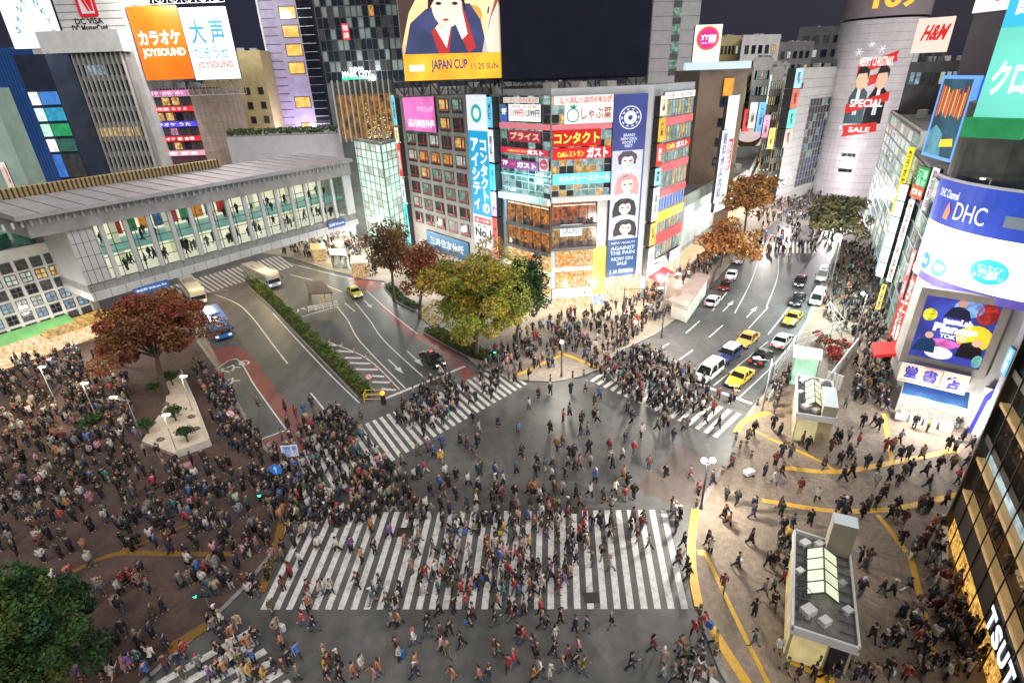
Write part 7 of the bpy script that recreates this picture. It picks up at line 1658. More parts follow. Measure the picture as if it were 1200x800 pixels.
F = Fac(P1k[3].lerp(sum(P1k, V(0, 0, 0)) / 4, .1), P1k[0].lerp(sum(P1k, V(0, 0, 0)) / 4, .1)); mb = MB(); mb.fb(F, .2, F.L - .2, .3, 2.7, .02, .08, em((225, 205, 150), .6, .3, 1.)); build('lit_panel', mb, k1)  # lit look of the side wall put into a glowing sheet
k2, P2k, at2 = station_kiosk('smaller farther station entrance with a cream skylight beside the plant yard', (933, 439), (976, 447), (981, 492), (933, 485), 3.4, BEI, (.62, .97, .02, .5, 1.2), (.24, .66, .2, .8))
F = Fac(P2k[0].lerp(sum(P2k, V(0, 0, 0)) / 4, .1), P2k[1].lerp(sum(P2k, V(0, 0, 0)) / 4, .1)); mb = MB(); mb.fb(F, .1, F.L * .6, .3, 2.7, .02, .08, em((225, 210, 160), .65, .2, 1.)); build('lit_panel', mb, k2)  # glowing sheet carries the lit look of this wall
shelter('lift_canopy', 'pale gabled canopy over a green lit glass lift lobby', 'canopy', [(929, 419), (963, 423), (964, 411), (930, 405)], 3.6, mat('pale_canopy_roof', (.5, .45, .44), .6, 0, .08, 1., emit=.08, ecol=(.9, .8, .75)), True, [(0, em((175, 225, 195), .8, .3, .8)), (1, em((165, 215, 190), .7, .3, .8)), (3, em((165, 215, 190), .7, .3, .8))])
# plant yard: scaffolding, flowers, hoarding
rt = thing('tube_scaffold', 'pale tube scaffolding around the plant yard beside the right road', 'scaffold', G(915, 425)); mb = MB(); WT = mat('white_tube', (.5, .5, .48), .5, .2, .1, 3.)
A4 = [G(905, 448), G(930, 412), G(985, 395), G(968, 372)]
for i in range(3):
    for k in range(5):
        q = A4[i].lerp(A4[i + 1], k / 4.); mb.tube(q, q + V(0, 0, 2.6), .05, m=WT, n=5)
    for z in (.9, 1.7, 2.5): mb.tube(A4[i] + V(0, 0, z), A4[i + 1] + V(0, 0, z), .04, m=WT, n=5)
    mb.tube(A4[i] + V(0, 0, .2), A4[i + 1] + V(0, 0, 2.5), .04, m=WT, n=5)
build('tubes', mb, rt)
for i, (px, l) in enumerate((((975, 418), 'red flowering shrub nearest the white hoarding'), ((966, 408), 'red flowering shrub behind the lift canopy'), ((985, 412), 'red flowering shrub at the right of the plant yard'), ((958, 400), 'red flowering shrub at the back of the plant yard'), ((980, 428), 'green and red shrub at the foot of the hoarding'))):
    b = G(*px); rt = thing('flowering_shrub', l, 'shrub', b + V(0, 0, .12), 'red flowering shrubs'); me, cc = crown_mesh('flowers', (0, 0, .9), (1.1, 1.1, .7), 500, .14, GRN[:2] + [mat('red_petal', (.5, .02, .03), .6)] * 1 + [mat('red_petal', (.5, .02, .03))], 40 + i, 10); o = bpy.data.objects.new('foliage', me); col.objects.link(o); o.parent = rt; mb = MB(); mb.tube((0, 0, 0), (0, 0, .8), .05, m=BARK, n=5); local('stem', mb, rt)
for a, b, l in (((969, 455), (1002, 412), 'long white hoarding panel beside the walkway'), ((966, 452), (984, 459), 'short white hoarding panel at the smaller station entrance')):
    F = Fac(G(*a), G(*b)); rt = thing('hoarding', l, 'hoarding', F.P(F.L / 2, .12)); mb = MB(); mb.fb(F, 0, F.L, .12, 2.0, -.06, .06, mat('white_hoarding', (.6, .6, .6), .6, 0, .06, 2.)); build('panel', mb, rt); mb = MB()
    for k in range(6): s = F.L * k / 5; mb.fb(F, s - .04, s + .04, .12, 2.06, .06, .12, ALU)
    build('rails', mb, rt)
sl = thing('road_sign_board', 'low white guard panel along the kerb left of the smaller station entrance', 'barrier', G(908, 462)); F = Fac(G(900, 472), G(918, 448)); mb = MB(); mb.fb(F, 0, F.L, .3, 1.1, -.04, .04, WWALL); build('panel', mb, sl); mb = MB(); mb.tube(F.P(.2, 0), F.P(.2, 1.2), .05, m=POLE, n=6); mb.tube(F.P(F.L - .2, 0), F.P(F.L - .2, 1.2), .05, m=POLE, n=6); build('posts', mb, sl)

lp = thing('lane_pole', 'x', 'lane pole', (0, 0, 0), 'orange lane poles'); mb = MB(); OP = mat('orange_plastic', (.55, .13, .03), .5, 0, .1); mb.tube((0, 0, 0), (0, 0, .75), .05, .045, OP, 8); local('post', mb, lp); mb = MB(); mb.tube((0, 0, 0), (0, 0, .04), .14, .12, OP, 10); local('foot', mb, lp); mb = MB(); mb.tube((0, 0, .45), (0, 0, .58), .054, m=WHITEP, n=8); local('band', mb, lp)
for k, px in enumerate(((387, 402), (401, 406), (415, 413), (429, 421), (440, 431), (451, 442), (461, 452))):
    o = lp if k == 0 else copy_tree(lp); o.location = G(*px) + V(0, 0, .012); o['label'] = 'orange lane pole on the hatched lane edge, %s from the bus shelter' % ('first', 'second', 'third', 'fourth', 'fifth', 'sixth', 'last')[k]
# ================================================================ PEOPLE
SKIN = mat('skin', (.45, .27, .19), .6, 0, .06, 8.); SHOE = objcol('shoe_leather', .5, .1)
_s = bpy.data.materials['shoe_leather']
SHOEM = mat('dark_shoes', (.02, .018, .018), .5, 0, .2, 9.); SHOEW = mat('white_shoes', (.5, .5, .5), .6, 0, .1, 9.)
EYE = mat('eye', (.015, .012, .01), .3, 0, 0); LIP = mat('lips', (.3, .08, .07), .5, 0, 0)
CLOTH = objcol('clothing_cloth', .85, .22, 14.); HAIRM = objcol('hair_strands', .6, .3, 30.)
def joints(a=.0, arms='swing', lean=.03):
    J = {}
    J['pel'] = V(0, 0, .93); J['spi'] = V(lean * .4, 0, 1.14); J['che'] = V(lean, 0, 1.34); J['nec'] = V(lean + .01, 0, 1.47); J['hed'] = V(lean + .03, 0, 1.55); J['top'] = V(lean + .035, 0, 1.645); J['nos'] = V(lean + .125, 0, 1.585)
    for s, n in ((1, 'l'), (-1, 'r')):
        t = a * s; hip = V(0, .09 * s, .9); kb = max(0, -t) * 1.0 + .06
        kn = hip + V(math.sin(t), 0, -math.cos(t)) * .43; an = kn + V(math.sin(t - kb), 0, -math.cos(t - kb)) * .42
        J['hip' + n], J['kne' + n], J['ank' + n], J['toe' + n] = hip, kn, an, an + V(.17, .02 * s, -.035 if t > -.2 else -.06)
        sh = V(lean, .185 * s, 1.4); u = -t * .9
        e = sh + V(math.sin(u) * .27, .06 * s, -math.cos(u) * .27); w = e + V(math.sin(u + .35) * .24, .01 * s, -math.cos(u + .35) * .24)
        if arms == 'phone' and s < 0: e = sh + V(.1, .05 * s, -.25); w = e + V(.22, -.06 * s, .1)
        if arms == 'wave' and s < 0: e = sh + V(.06, .14 * s, .2); w = e + V(.08, .02 * s, .24)
        if arms == 'pocket': e = sh + V(-.06, .12 * s, -.26); w = e + V(.13, -.08 * s, -.19)
        J['sho' + n], J['elb' + n], J['wri' + n] = sh, e, w
        d = (w - e).normalized(); J['pal' + n] = w + d * .075
    zmin = min(J['toel'].z, J['toer'].z, J['ankl'].z - .05, J['ankr'].z - .05) - .03
    for k in J: J[k] = J[k] - V(0, 0, zmin)
    return J
def skinmesh(name, verts, edges, radii, lvl, mats):
    me = bpy.data.meshes.new(name); me.from_pydata([tuple(v) for v in verts], edges, []); o = bpy.data.objects.new(name, me); col.objects.link(o)
    md = o.modifiers.new('s', 'SKIN'); md.use_smooth_shade = True; md.branch_smoothing = .2
    for i, sv in enumerate(me.skin_vertices[0].data): r = radii[i]; sv.radius = r if isinstance(r, tuple) else (r, r); sv.use_root = (i == 0)
    if lvl: m2 = o.modifiers.new('d', 'SUBSURF'); m2.levels = lvl; m2.render_levels = lvl
    dg = bpy.context.evaluated_depsgraph_get(); r = bpy.data.meshes.new_from_object(o.evaluated_get(dg)); r.name = name
    bpy.data.objects.remove(o); bpy.data.meshes.remove(me)
    r.materials.clear()
    for m in mats: r.materials.append(m)
    return r
class SB:
    def __init__(s): s.v = []; s.e = []; s.r = []; s.k = {}
    def add(s, n, p, r, par=None):
        s.v.append(p); s.r.append(r); s.k[n] = len(s.v) - 1
        if par: s.e.append((s.k[par], s.k[n]))
def body_mesh(J, lvl=1, fingers=True):
    b = SB(); b.add('pel', J['pel'], (.12, .1)); b.add('spi', J['spi'], (.115, .09), 'pel'); b.add('che', J['che'], (.135, .1), 'spi'); b.add('nec', J['nec'], .052, 'che'); b.add('hed', J['hed'], (.075, .085), 'nec'); b.add('top', J['top'], (.078, .09), 'hed')
    if fingers: b.add('nos', J['nos'], .014, 'hed')
    for s, n in ((1, 'l'), (-1, 'r')):
        b.add('sho' + n, J['sho' + n], .055, 'che'); b.add('elb' + n, J['elb' + n], .042, 'sho' + n); b.add('wri' + n, J['wri' + n], .027, 'elb' + n); b.add('pal' + n, J['pal' + n], (.038, .02), 'wri' + n)
        d = (J['wri' + n] - J['elb' + n]).normalized(); sd = V(1, 0, 0) - d * d.x; sd.normalize(); inw = d.cross(sd) * (-s)
        if fingers:
            for k, (o, l) in enumerate(((.027, .07), (.009, .08), (-.009, .074), (-.026, .058))):
                p = J['pal' + n] + sd * o + d * .03; b.add('f%d%s' % (k, n), p, .009, 'pal' + n); b.add('g%d%s' % (k, n), p + d * l * .5 + inw * .008, .0085, 'f%d%s' % (k, n)); b.add('h%d%s' % (k, n), p + d * l * .8 + inw * .03, .007, 'g%d%s' % (k, n))
            p = J['wri' + n].lerp(J['pal' + n], .5) + sd * .035; b.add('t0' + n, p, .011, 'pal' + n); b.add('t1' + n, p + d * .035 + sd * .02 + inw * .01, .009, 't0' + n)
        b.add('hip' + n, J['hip' + n], .085, 'pel'); b.add('kne' + n, J['kne' + n], .058, 'hip' + n); b.add('ank' + n, J['ank' + n], .04, 'kne' + n); b.add('toe' + n, J['toe' + n], (.045, .032), 'ank' + n)
    me = skinmesh('person', b.v, b.e, b.r, lvl, [SKIN, SHOEM, EYE, LIP])
    an = [J['ankl'], J['ankr'], J['toel'], J['toer']]
    for p in me.polygons:
        c = p.center
        if min((c - q).length for q in an) < .1: p.material_index = 1
    if fingers:      # eyes and mouth
        mb = MB(); x = J['hed'].x + .078
        for s in (-1, 1): mb.ball((x, .032 * s, J['hed'].z + .055), .011, EYE, 6, 4)
        mb.ball((x - .002, 0, J['hed'].z - .012), .016, LIP, 6, 4, (.5, 1.2, .5))
        import bmesh as bm_; bm = bm_.new(); bm.from_mesh(me); t = mb.mesh('t'); n0 = len(bm.faces); bm.from_mesh(t); bm.faces.ensure_lookup_table()
        for f in bm.faces[n0:]: f.material_index = 2 if f.material_index == 0 else 3
        bm.to_mesh(me); bm.free(); bpy.data.meshes.remove(t)
    me.polygons.foreach_set('use_smooth', [True] * len(me.polygons)); return me
def coat_mesh(J, kind, lvl=1):
    b = SB(); b.add('pel', J['pel'] + V(0, 0, -.02), (.165, .135)); b.add('spi', J['spi'], (.155, .125), 'pel'); b.add('che', J['che'], (.165, .13), 'spi'); b.add('nec', J['nec'] + V(0, 0, -.035), (.08, .075), 'che')
    if kind == 'hood': b.add('hod', J['nec'] + V(-.07, 0, .0), (.085, .07), 'nec')
    b.add('hem', J['pel'] + V(0, 0, -.12 if kind != 'long' else -.22), (.17, .14) if kind != 'long' else (.175, .15), 'pel')
    if kind == 'long': b.add('hm2', J['pel'] + V(-.01, 0, -.46), (.2, .17), 'hem')
    for n in 'lr':
        b.add('sho' + n, J['sho' + n], .082, 'che'); b.add('elb' + n, J['elb' + n], .064, 'sho' + n); b.add('wri' + n, J['wri' + n], .05, 'elb' + n)
    me = skinmesh('coat', b.v, b.e, b.r, lvl, [CLOTH]); me.polygons.foreach_set('use_smooth', [True] * len(me.polygons)); return me
def legs_mesh(J, kind, lvl=1):
    b = SB(); b.add('pel', J['pel'] + V(0, 0, .04), (.13, .115)); b.add('pe2', J['pel'] + V(0, 0, -.06), (.135, .12), 'pel')
    if kind == 'skirt': b.add('hm', J['pel'] + V(0, 0, -.4), (.2, .19), 'pe2')
    for n in 'lr':
        b.add('hip' + n, J['hip' + n] + V(0, 0, -.08), .1, 'pe2') if kind != 'skirt' else b.add('hip' + n, J['hip' + n] + V(0, 0, -.08), .07, 'pe2')
        b.add('kne' + n, J['kne' + n], .074 if kind != 'skirt' else .056, 'hip' + n); b.add('ank' + n, J['ank' + n].lerp(J['kne' + n], .1), .06 if kind != 'skirt' else .044, 'kne' + n)
    me = skinmesh('trousers', b.v, b.e, b.r, lvl, [CLOTH]); me.polygons.foreach_set('use_smooth', [True] * len(me.polygons)); return me
def hair_mesh(J, kind):
    c = J['hed'].lerp(J['top'], .6) + V(-.012, 0, .012); mb = MB(); n, h = 10, 5; r = (.115, .1, .115)
    rings_ = []
    for a in range(h + 1):
        ph = math.pi * (.04 + .56 * a / h); rg = []
        for k in range(n):
            t = 2 * math.pi * k / n; z = math.cos(ph) * r[2]; x, y = math.sin(ph) * math.cos(t) * r[0], math.sin(ph) * math.sin(t) * r[1]
            if a >= 3 and math.cos(t) > .3: z = max(z, .045); x *= .96
            if a == h and math.cos(t) < .2: z -= {'short': .02, 'long': .2, 'cap': 0, 'knit': 0}[kind]; x -= .02 if kind == 'long' else 0
            rg.append(c + V(x, y, z))
        rings_.append(rg)
    mb.rings(rings_[::-1], HAIRM)
    if kind == 'cap': mb.hexa([c + V(.08, -.07, .03), c + V(.19, -.05, .015), c + V(.19, .05, .015), c + V(.08, .07, .03), c + V(.08, -.07, .05), c + V(.19, -.05, .03), c + V(.19, .05, .03), c + V(.08, .07, .05)], HAIRM)
    if kind == 'knit': mb.ball(c + V(0, 0, .12), .035, HAIRM, 7, 5)
    me = mb.mesh('hair'); me.polygons.foreach_set('use_smooth', [True] * len(me.polygons)); return me
POSES = [joints(.32), joints(-.31), joints(.18), joints(-.16), joints(.04, 'pocket', .0), joints(.05, 'phone', .02), joints(.3, 'phone'), joints(.08, 'wave', .0), joints(.3, 'pocket')]
PM = []
for J in POSES:
    PM.append(dict(body=body_mesh(J), jacket=coat_mesh(J, 'short'), long=coat_mesh(J, 'long'), hood=coat_mesh(J, 'hood'), trousers=legs_mesh(J, 'tr'), skirt=legs_mesh(J, 'skirt'),
                   **{'h_' + k: hair_mesh(J, k) for k in ('short', 'long', 'cap', 'knit')}, J=J))
COL = dict(k=('black', (.012, .012, .014)), n=('navy', (.016, .024, .058)), c=('charcoal', (.035, .035, .04)), g=('grey', (.16, .16, .17)), b=('beige', (.36, .26, .17)), w=('cream white', (.55, .52, .48)), r=('red', (.42, .02, .025)),
           u=('bright blue', (.03, .13, .42)), e=('olive green', (.08, .1, .03)), p=('pink', (.5, .2, .26)), y=('yellow', (.6, .34, .03)), o=('rust orange', (.38, .14, .05)), v=('purple', (.15, .06, .26)), t=('teal', (.02, .16, .18)), m=('maroon', (.15, .035, .03)))
BOT = [('black trousers', (.012, .012, .014), 'trousers'), ('blue jeans', (.07, .1, .19), 'trousers'), ('grey trousers', (.14, .14, .15), 'trousers'), ('beige trousers', (.36, .27, .18), 'trousers'), ('navy trousers', (.02, .025, .05), 'trousers'), ('black skirt', (.014, .013, .016), 'skirt'), ('brown skirt', (.13, .07, .04), 'skirt'), ('white trousers', (.5, .49, .46), 'trousers')]
BW = [8, 4, 2, 1, 3, 2, .6, .7]
HAI = [('black hair', (.012, .01, .01), 'h_short'), ('brown hair', (.07, .035, .02), 'h_short'), ('long hair', (.02, .014, .012), 'h_long'), ('fair hair', (.32, .19, .08), 'h_long'), ('dark cap', (.02, .022, .03), 'h_cap'), ('white cap', (.55, .54, .52), 'h_cap'), ('red hat', (.4, .03, .03), 'h_knit'), ('grey hat', (.2, .2, .2), 'h_knit')]
HW = [9, 4, 6, 2, 1, .6, .4, .6]
STY = [('jacket', 'jacket'), ('long coat', 'long'), ('hooded jacket', 'hood')]

TILES = [
(0, 600, "400,135 n;610,110 r;520,100 k;720,105 k;1130,180 n;1170,180 g;40,45 w;880,195 k;490,270 k;630,290 e;590,440 n;550,470 n;430,480 w;180,420 k;820,390 o;870,520 w;1190,330 k;30,220 k;30,370 n;680,700 k;690,640 r;530,690 w;590,740 n;830,780 k;990,790 g;950,750 b;1190,700 r;1150,790 w"),
(150, 600, "90,130 k;120,60 n;260,150 n;300,180 k;240,290 w;285,340 u;360,160 k;440,220 n;400,330 m;420,400 n;60,380 k;120,340 k;30,210 k;530,80 g;600,70 u;640,180 k;720,180 n;690,210 n;880,110 k;640,330 k;670,370 k;570,450 n;900,320 k;830,420 p;1000,370 e;900,470 k;1040,540 N;1100,440 p;1150,430 n;1190,200 g;1150,280 k;1140,330 k;50,690 k;40,720 r;130,720 b;220,770 g;160,620 n;520,720 G;600,690 b;590,530 w;680,610 u;750,600 r;650,660 n;730,700 w;850,570 g;800,560 b;910,700 n;960,640 g;980,720 k;850,790 b;790,780 t;1150,790 w;1190,720 n;1120,720 m"),
(300, 600, "30,190 k;70,180 m;130,320 k;250,110 o;430,110 e;400,80 w;530,90 t;440,250 b;540,210 b;370,330 n;30,380 p;270,400 k;260,470 g;20,390 n;170,480 p;160,540 e;120,640 K;330,620 r;420,500 w;270,740 m;590,360 w;770,370 w;900,380 v;1000,480 o;1120,400 k;720,90 w;720,180 r;780,30 r;980,110 n;1020,40 n;1090,200 O;610,790 w;660,770 w;690,740 w;960,710 K;1170,720 n;1110,790 t;30,780 k;500,790 m"),
(450, 600, "60,250 v;270,150 k;230,60 k;380,80 g;200,340 o;330,270 b;320,420 k;270,370 g;470,400 g;270,580 o;400,640 R;350,690 k;370,780 w;160,790 k;490,600 w;560,640 o;640,560 r;690,540 k;570,400 n;610,450 n;620,260 n;680,260 n;720,150 k;670,140 g;780,190 p;700,400 b;810,440 w;640,370 n;900,190 k;940,130 k;1000,120 n;1090,180 k;1130,220 y;960,350 r;950,380 o;1050,370 w;1100,370 e;980,480 m;1000,570 g;1090,490 u;1150,580 r;1190,620 r;940,640 k;970,700 k;880,720 k;510,760 t;600,700 k;640,760 e;640,640 k;720,690 g;820,740 p;780,610 k;1110,650 g;1120,760 t;1080,750 n;1150,790 t;800,790 r;730,790 r"),
(600, 600, "40,130 e;60,100 p;110,250 n;150,100 u;210,170 o;340,170 k;430,140 w;400,120 k;540,160 g;520,80 m;680,80 r;630,240 r;670,180 r;690,300 k;700,350 o;750,160 n;820,140 k;920,150 e;910,290 k;940,290 g;1130,100 p;1110,230 k;1170,280 m;430,290 k;570,290 k;560,420 n;600,500 n;500,540 k;550,620 b;90,330 w;160,350 y;40,450 r;100,470 m;200,530 k;250,590 n;40,690 k;90,700 k;230,680 k;170,740 o;280,760 w;360,650 n;370,680 v;400,640 b;480,650 n;490,700 v;430,780 m;750,510 E;840,440 k;920,560 w;70,790 u;210,790 k;20,760 r"),
(750, 600, "310,50 w;370,80 k;330,190 e;400,340 n;80,350 g;350,500 m;440,640 k;430,560 k;780,80 k;820,140 o;1050,70 n;630,330 K;650,400 w;1030,310 N;900,540 N;770,740 m;1150,790 g;10,180 m;1190,520 k;30,120 k"),
(900, 600, "110,50 k;380,130 K;130,210 n;210,180 n;170,290 y;90,300 k;100,370 e;190,380 n;60,470 b;40,540 k;150,570 n;130,690 r;40,760 t;850,480 n;920,500 o;880,560 g;850,790 n;1050,790 k;1140,790 e;640,10 n;700,30 n;870,60 k;1130,70 k;1180,110 c;730,40 k"),
(1050, 600, "60,120 m;30,310 k;250,30 k;290,20 k;400,180 n;500,60 k;330,190 o;280,270 m;240,330 m;180,370 m;130,450 k;150,420 n;360,320 k;330,420 k;400,440 k;300,520 g;300,640 m;380,650 g;430,600 k;420,700 r;450,720 m;540,740 o;80,770 n"),
(0, 700, "900,80 g;1130,130 b;1170,160 k;1120,450 K;1060,520 k;1010,530 k;870,520 k;940,680 k;1060,690 n;980,780 k;760,650 n;1090,790 w;800,790 v;1190,360 k"),
(150, 700, "350,150 k;260,220 e;250,380 n;120,470 g;160,520 k;380,500 N;550,560 r;210,600 k;250,620 w;60,690 v;100,660 p;210,760 u;380,690 m;510,650 n;690,690 g;540,790 e;780,290 k;830,330 g;900,270 w;1050,300 b;1000,400 o;900,410 n;1000,520 w;870,560 k;910,580 k;1080,600 u;1150,500 o;1180,420 n;1190,620 u;990,640 w;1080,660 e;930,740 o;890,790 k;800,790 v;1100,790 w;1160,770 y;870,260 k;130,640 t;1120,30 w"),
(300, 700, "160,150 e;500,130 o;460,270 r;560,320 k;210,350 b;260,480 O;20,440 k;190,700 k;320,640 n;400,570 u;400,780 g;90,790 y;690,660 m;700,680 b;690,790 k;790,640 k;800,790 k;930,760 O;1000,690 w;1170,720 O;280,680 m;1100,60 t;30,790 k"),
(450, 700, "90,280 g;150,270 o;410,380 n;420,280 k;520,170 k;660,150 k;770,100 r;810,260 k;840,200 m;1040,270 N;620,350 k;290,450 w;130,520 m;150,600 w;310,670 o;290,760 n;550,520 p;600,560 e;730,470 k;1040,520 m;1080,560 e;1170,680 r;650,790 o;900,790 o;990,790 n;10,700 o;40,100 e;120,110 k;1180,130 k;1190,220 m;1060,100 o;540,390 m"),
(600, 700, "40,190 k;110,170 n;150,160 n;280,290 n;270,150 r;320,270 k;450,260 K;590,330 n;700,330 n;930,290 n;400,410 w;60,390 k;110,400 r;240,560 m;250,580 g;390,560 k;620,530 p;670,710 e;590,690 n;480,700 g;530,600 m;260,720 w;200,790 o;350,790 w;1110,680 n;10,650 r"),
(750, 700, "580,290 r;500,350 r;570,500 n;690,480 y;110,510 m;210,650 b;350,560 g;420,600 e;440,610 o;480,640 n;510,650 n;370,750 n;510,700 w;1060,190 k;1060,470 t;210,790 g;300,790 g;520,790 m;640,790 b;400,790 k"),
(900, 700, "40,120 k;80,540 w;150,720 e;440,670 e;650,680 k;640,760 k;770,600 b;410,790 k;550,790 k;260,790 k;800,790 n;880,790 k;960,790 b;960,420 k;1060,490 k;1130,480 k;1100,740 k;1190,480 k;720,660 k"),
(1050, 700, "30,220 k;120,310 n;150,560 k;30,380 b;20,520 n;310,690 k;430,660 k;160,720 g;60,790 r;220,790 k;330,150 m;430,200 m;400,320 k;470,330 k;520,450 k;600,330 k;640,420 k;580,560 k;700,500 k;600,660 k;480,130 m;580,130 m;680,340 n;760,480 k;820,440 k")]
TILES4 = [
(600, 400, "30,440 u;45,545 k;20,620 t;80,320 w;125,270 n;80,185 k;105,130 k;125,130 k;170,130 n;190,130 n;240,380 o;270,350 g;275,245 n;180,250 k;345,240 g;325,390 k;320,450 k;355,440 g;385,375 k;400,380 w;385,300 k;410,270 u;180,430 k;210,515 y;235,500 m;270,550 k;290,550 n;365,590 w;360,530 k;120,590 n;155,610 t;190,610 k;115,640 n;185,650 w;250,650 n;260,590 w;315,600 o;295,610 n;390,665 u;455,520 r;460,570 w;530,480 k;515,555 w;570,530 r;605,450 w;560,385 n;540,340 n;470,600 n;520,650 o;540,680 k;480,715 w;530,750 r;570,740 k;640,605 m;720,640 k;835,655 m;755,470 n;870,725 m;935,680 k;820,410 g;800,420 b;730,400 b;680,420 e;710,400 k;905,385 k;965,410 k;940,340 r;1025,600 m;1100,480 e;1130,440 k;1000,750 n;1050,770 k;365,730 w;300,735 k;320,780 o;430,760 g;465,790 w;235,720 w;200,720 m;105,720 o;150,740 k;80,720 m;15,745 k;30,800 p;135,795 k;200,800 b;265,800 k;750,795 m;1130,800 n;1180,640 n;1020,290 n;1040,280 b;965,270 m"),
(300, 400, "960,490 k;990,510 m;1040,500 n;1020,550 m;1055,620 e;1135,405 n;1020,390 k;1045,430 w;940,655 k;870,575 y;835,545 u;810,520 p;875,500 u;760,540 b;795,620 r;820,730 k;880,730 m;940,745 n;1130,650 u;1120,690 w;1150,750 m;1110,755 k;1035,770 w;750,790 m;870,795 k;800,795 w;580,795 k;500,795 n;600,670 r;630,740 b;565,715 w;540,690 o;490,710 o;455,780 w;460,720 k;680,650 g;660,660 w;610,580 b;690,590 g;610,680 n;1020,780 e;990,800 n;670,760 k;690,800 k;495,370 e;430,380 k;385,340 w;355,370 w;310,380 k;265,310 n;230,345 u;190,360 r;140,330 k;15,310 b;265,415 r;245,440 k;380,440 e;170,480 n"),
(900, 400, "20,415 k;50,450 k;140,465 n;195,440 k;255,470 k;180,515 k;155,490 m;100,550 g;60,545 n;30,590 r;255,605 m;330,590 k;345,660 n;385,640 k;455,600 n;510,610 n;545,520 r;575,520 o;610,480 w;610,560 n;650,555 g;715,555 b;680,410 k;740,430 y;880,415 k;905,470 k;940,510 k;835,515 e;870,520 w;730,635 k;740,700 k;790,610 k;855,605 y;920,600 n;960,610 e;910,695 b;880,670 r;820,775 m;700,795 m;745,800 k;595,800 k;495,790 k;460,800 g;330,800 k;370,800 k;225,755 w;140,720 r;50,800 k;25,680 w;60,640 k;500,680 w;520,750 k;540,740 k;560,660 n;600,690 k;630,640 b;655,630 n;405,280 n;360,315 w;450,300 g;400,220 k;430,200 k;460,235 o;500,200 k;520,190 k;455,120 n;405,120 k;510,420 n;490,400 k;435,410 n;330,490 k;375,470 w;395,560 w;370,550 n;290,520 m;310,480 k;415,500 r")]
SPOTS = []
for tl, sc in ((TILES, 8.), (TILES4, 4.)):
    for x0, y0, s in tl:
        for it in s.split(';'):
            xy, c = it.split(); x, y = xy.split(','); SPOTS.append((x0 + float(x) / sc, y0 + float(y) / sc, c))
# the crowd's denser places: outline on the picture, how many
DENSE = [([(0, 445), (60, 430), (150, 440), (165, 520), (215, 545), (240, 542), (320, 560), (400, 600), (330, 640), (150, 620), (0, 600)], 430),
         ([(228, 432), (258, 440), (308, 520), (345, 560), (262, 530)], 75), ([(330, 505), (400, 485), (450, 535), (485, 600), (380, 625), (300, 600)], 165), ([(455, 490), (520, 435), (560, 470), (500, 515)], 70), ([(555, 430), (590, 425), (610, 455), (570, 470)], 18),
         ([(570, 420), (640, 380), (700, 360), (770, 340), (790, 368), (720, 415), (700, 433), (660, 415), (600, 442)], 230), ([(690, 432), (760, 410), (830, 450), (832, 485), (760, 485)], 150), ([(985, 290), (1035, 290), (1030, 360), (1046, 440), (1010, 470), (1006, 410), (960, 372), (966, 345)], 230),
         ([(890, 215), (955, 215), (990, 290), (884, 283)], 230), ([(880, 282), (958, 283), (955, 299), (880, 299)], 40), ([(790, 318), (845, 290), (872, 282), (850, 310), (800, 345)], 70), ([(325, 300), (415, 266), (480, 293), (474, 322), (430, 322), (380, 306)], 210),
         ([(470, 560), (600, 555), (650, 600), (600, 640), (440, 610)], 28), ([(560, 600), (660, 590), (670, 690), (580, 700)], 22), ([(1060, 690), (1105, 690), (1160, 800), (1080, 800)], 22), ([(0, 610), (60, 600), (60, 650), (0, 650)], 8), ([(900, 440), (928, 440), (925, 500), (905, 490)], 12), ([(1000, 440), (1040, 440), (1040, 485), (1000, 480)], 25), ([(0, 425), (120, 405), (150, 430), (0, 445)], 45)]
def inside(x, y, P):
    c = False; j = len(P) - 1
    for i in range(len(P)):
        if (P[i][1] > y) != (P[j][1] > y) and x < (P[j][0] - P[i][0]) * (y - P[i][1]) / (P[j][1] - P[i][1]) + P[i][0]: c = not c
        j = i
    return c
rp = random.Random(5)
BLOCK = [[(160, 525), (209, 542), (256, 525), (216, 436), (192, 450)], [(918, 780), (918, 610), (998, 628), (1014, 790)], [(922, 512), (926, 436), (980, 440), (986, 512)], [(780, 350), (812, 385), (840, 332), (818, 318)], [(94, 515), (94, 490), (124, 490), (124, 515)]]
pts = []; cell = {}
def free(p, r=.42):
    ci, cj = int(p.x // 1), int(p.y // 1)
    for i in (-1, 0, 1):
        for j in (-1, 0, 1):
            for q in cell.get((ci + i, cj + j), ()):
                if (q.x - p.x) ** 2 + (q.y - p.y) ** 2 < r * r: return False
    return True
def addp(p): cell.setdefault((int(p.x // 1), int(p.y // 1)), []).append(p)
def groundz(x, y): return .12 if any(inside(x, y, q) for q in (PLZ, CEN, RGT)) else .008
for x, y, c in SPOTS:
    p = G(x, y)
    k_ = 0
    while not free(p, .36) and k_ < 12: p = p + V(rp.uniform(-.4, .4), rp.uniform(-.4, .4), 0); k_ += 1
    if k_ >= 12: continue
    addp(p); q = proj(p); pts.append((q[0], q[1], p, c))
PAL = 'kkkkkkkkkkkkkkkkkkkknnnnnnnncccccggggbbwwwwrmoeptu'
for P, n in DENSE:
    g = [G(*q) for q in P]; x0, x1 = min(q.x for q in g), max(q.x for q in g); y0, y1 = min(q.y for q in g), max(q.y for q in g); gp = [(q.x, q.y) for q in g]; k = t = 0
    while k < n and t < n * 60:
        t += 1; p = V(rp.uniform(x0, x1), rp.uniform(y0, y1), 0)
        if not inside(p.x, p.y, gp): continue
        q = proj(p)
        if any(inside(q[0], q[1], B) for B in BLOCK) or not free(p): continue
        addp(p); pts.append((q[0], q[1], p, rp.choice(PAL))); k += 1
pts = [q for q in pts if q[1] < 818 and -30 < q[0] < 1190]
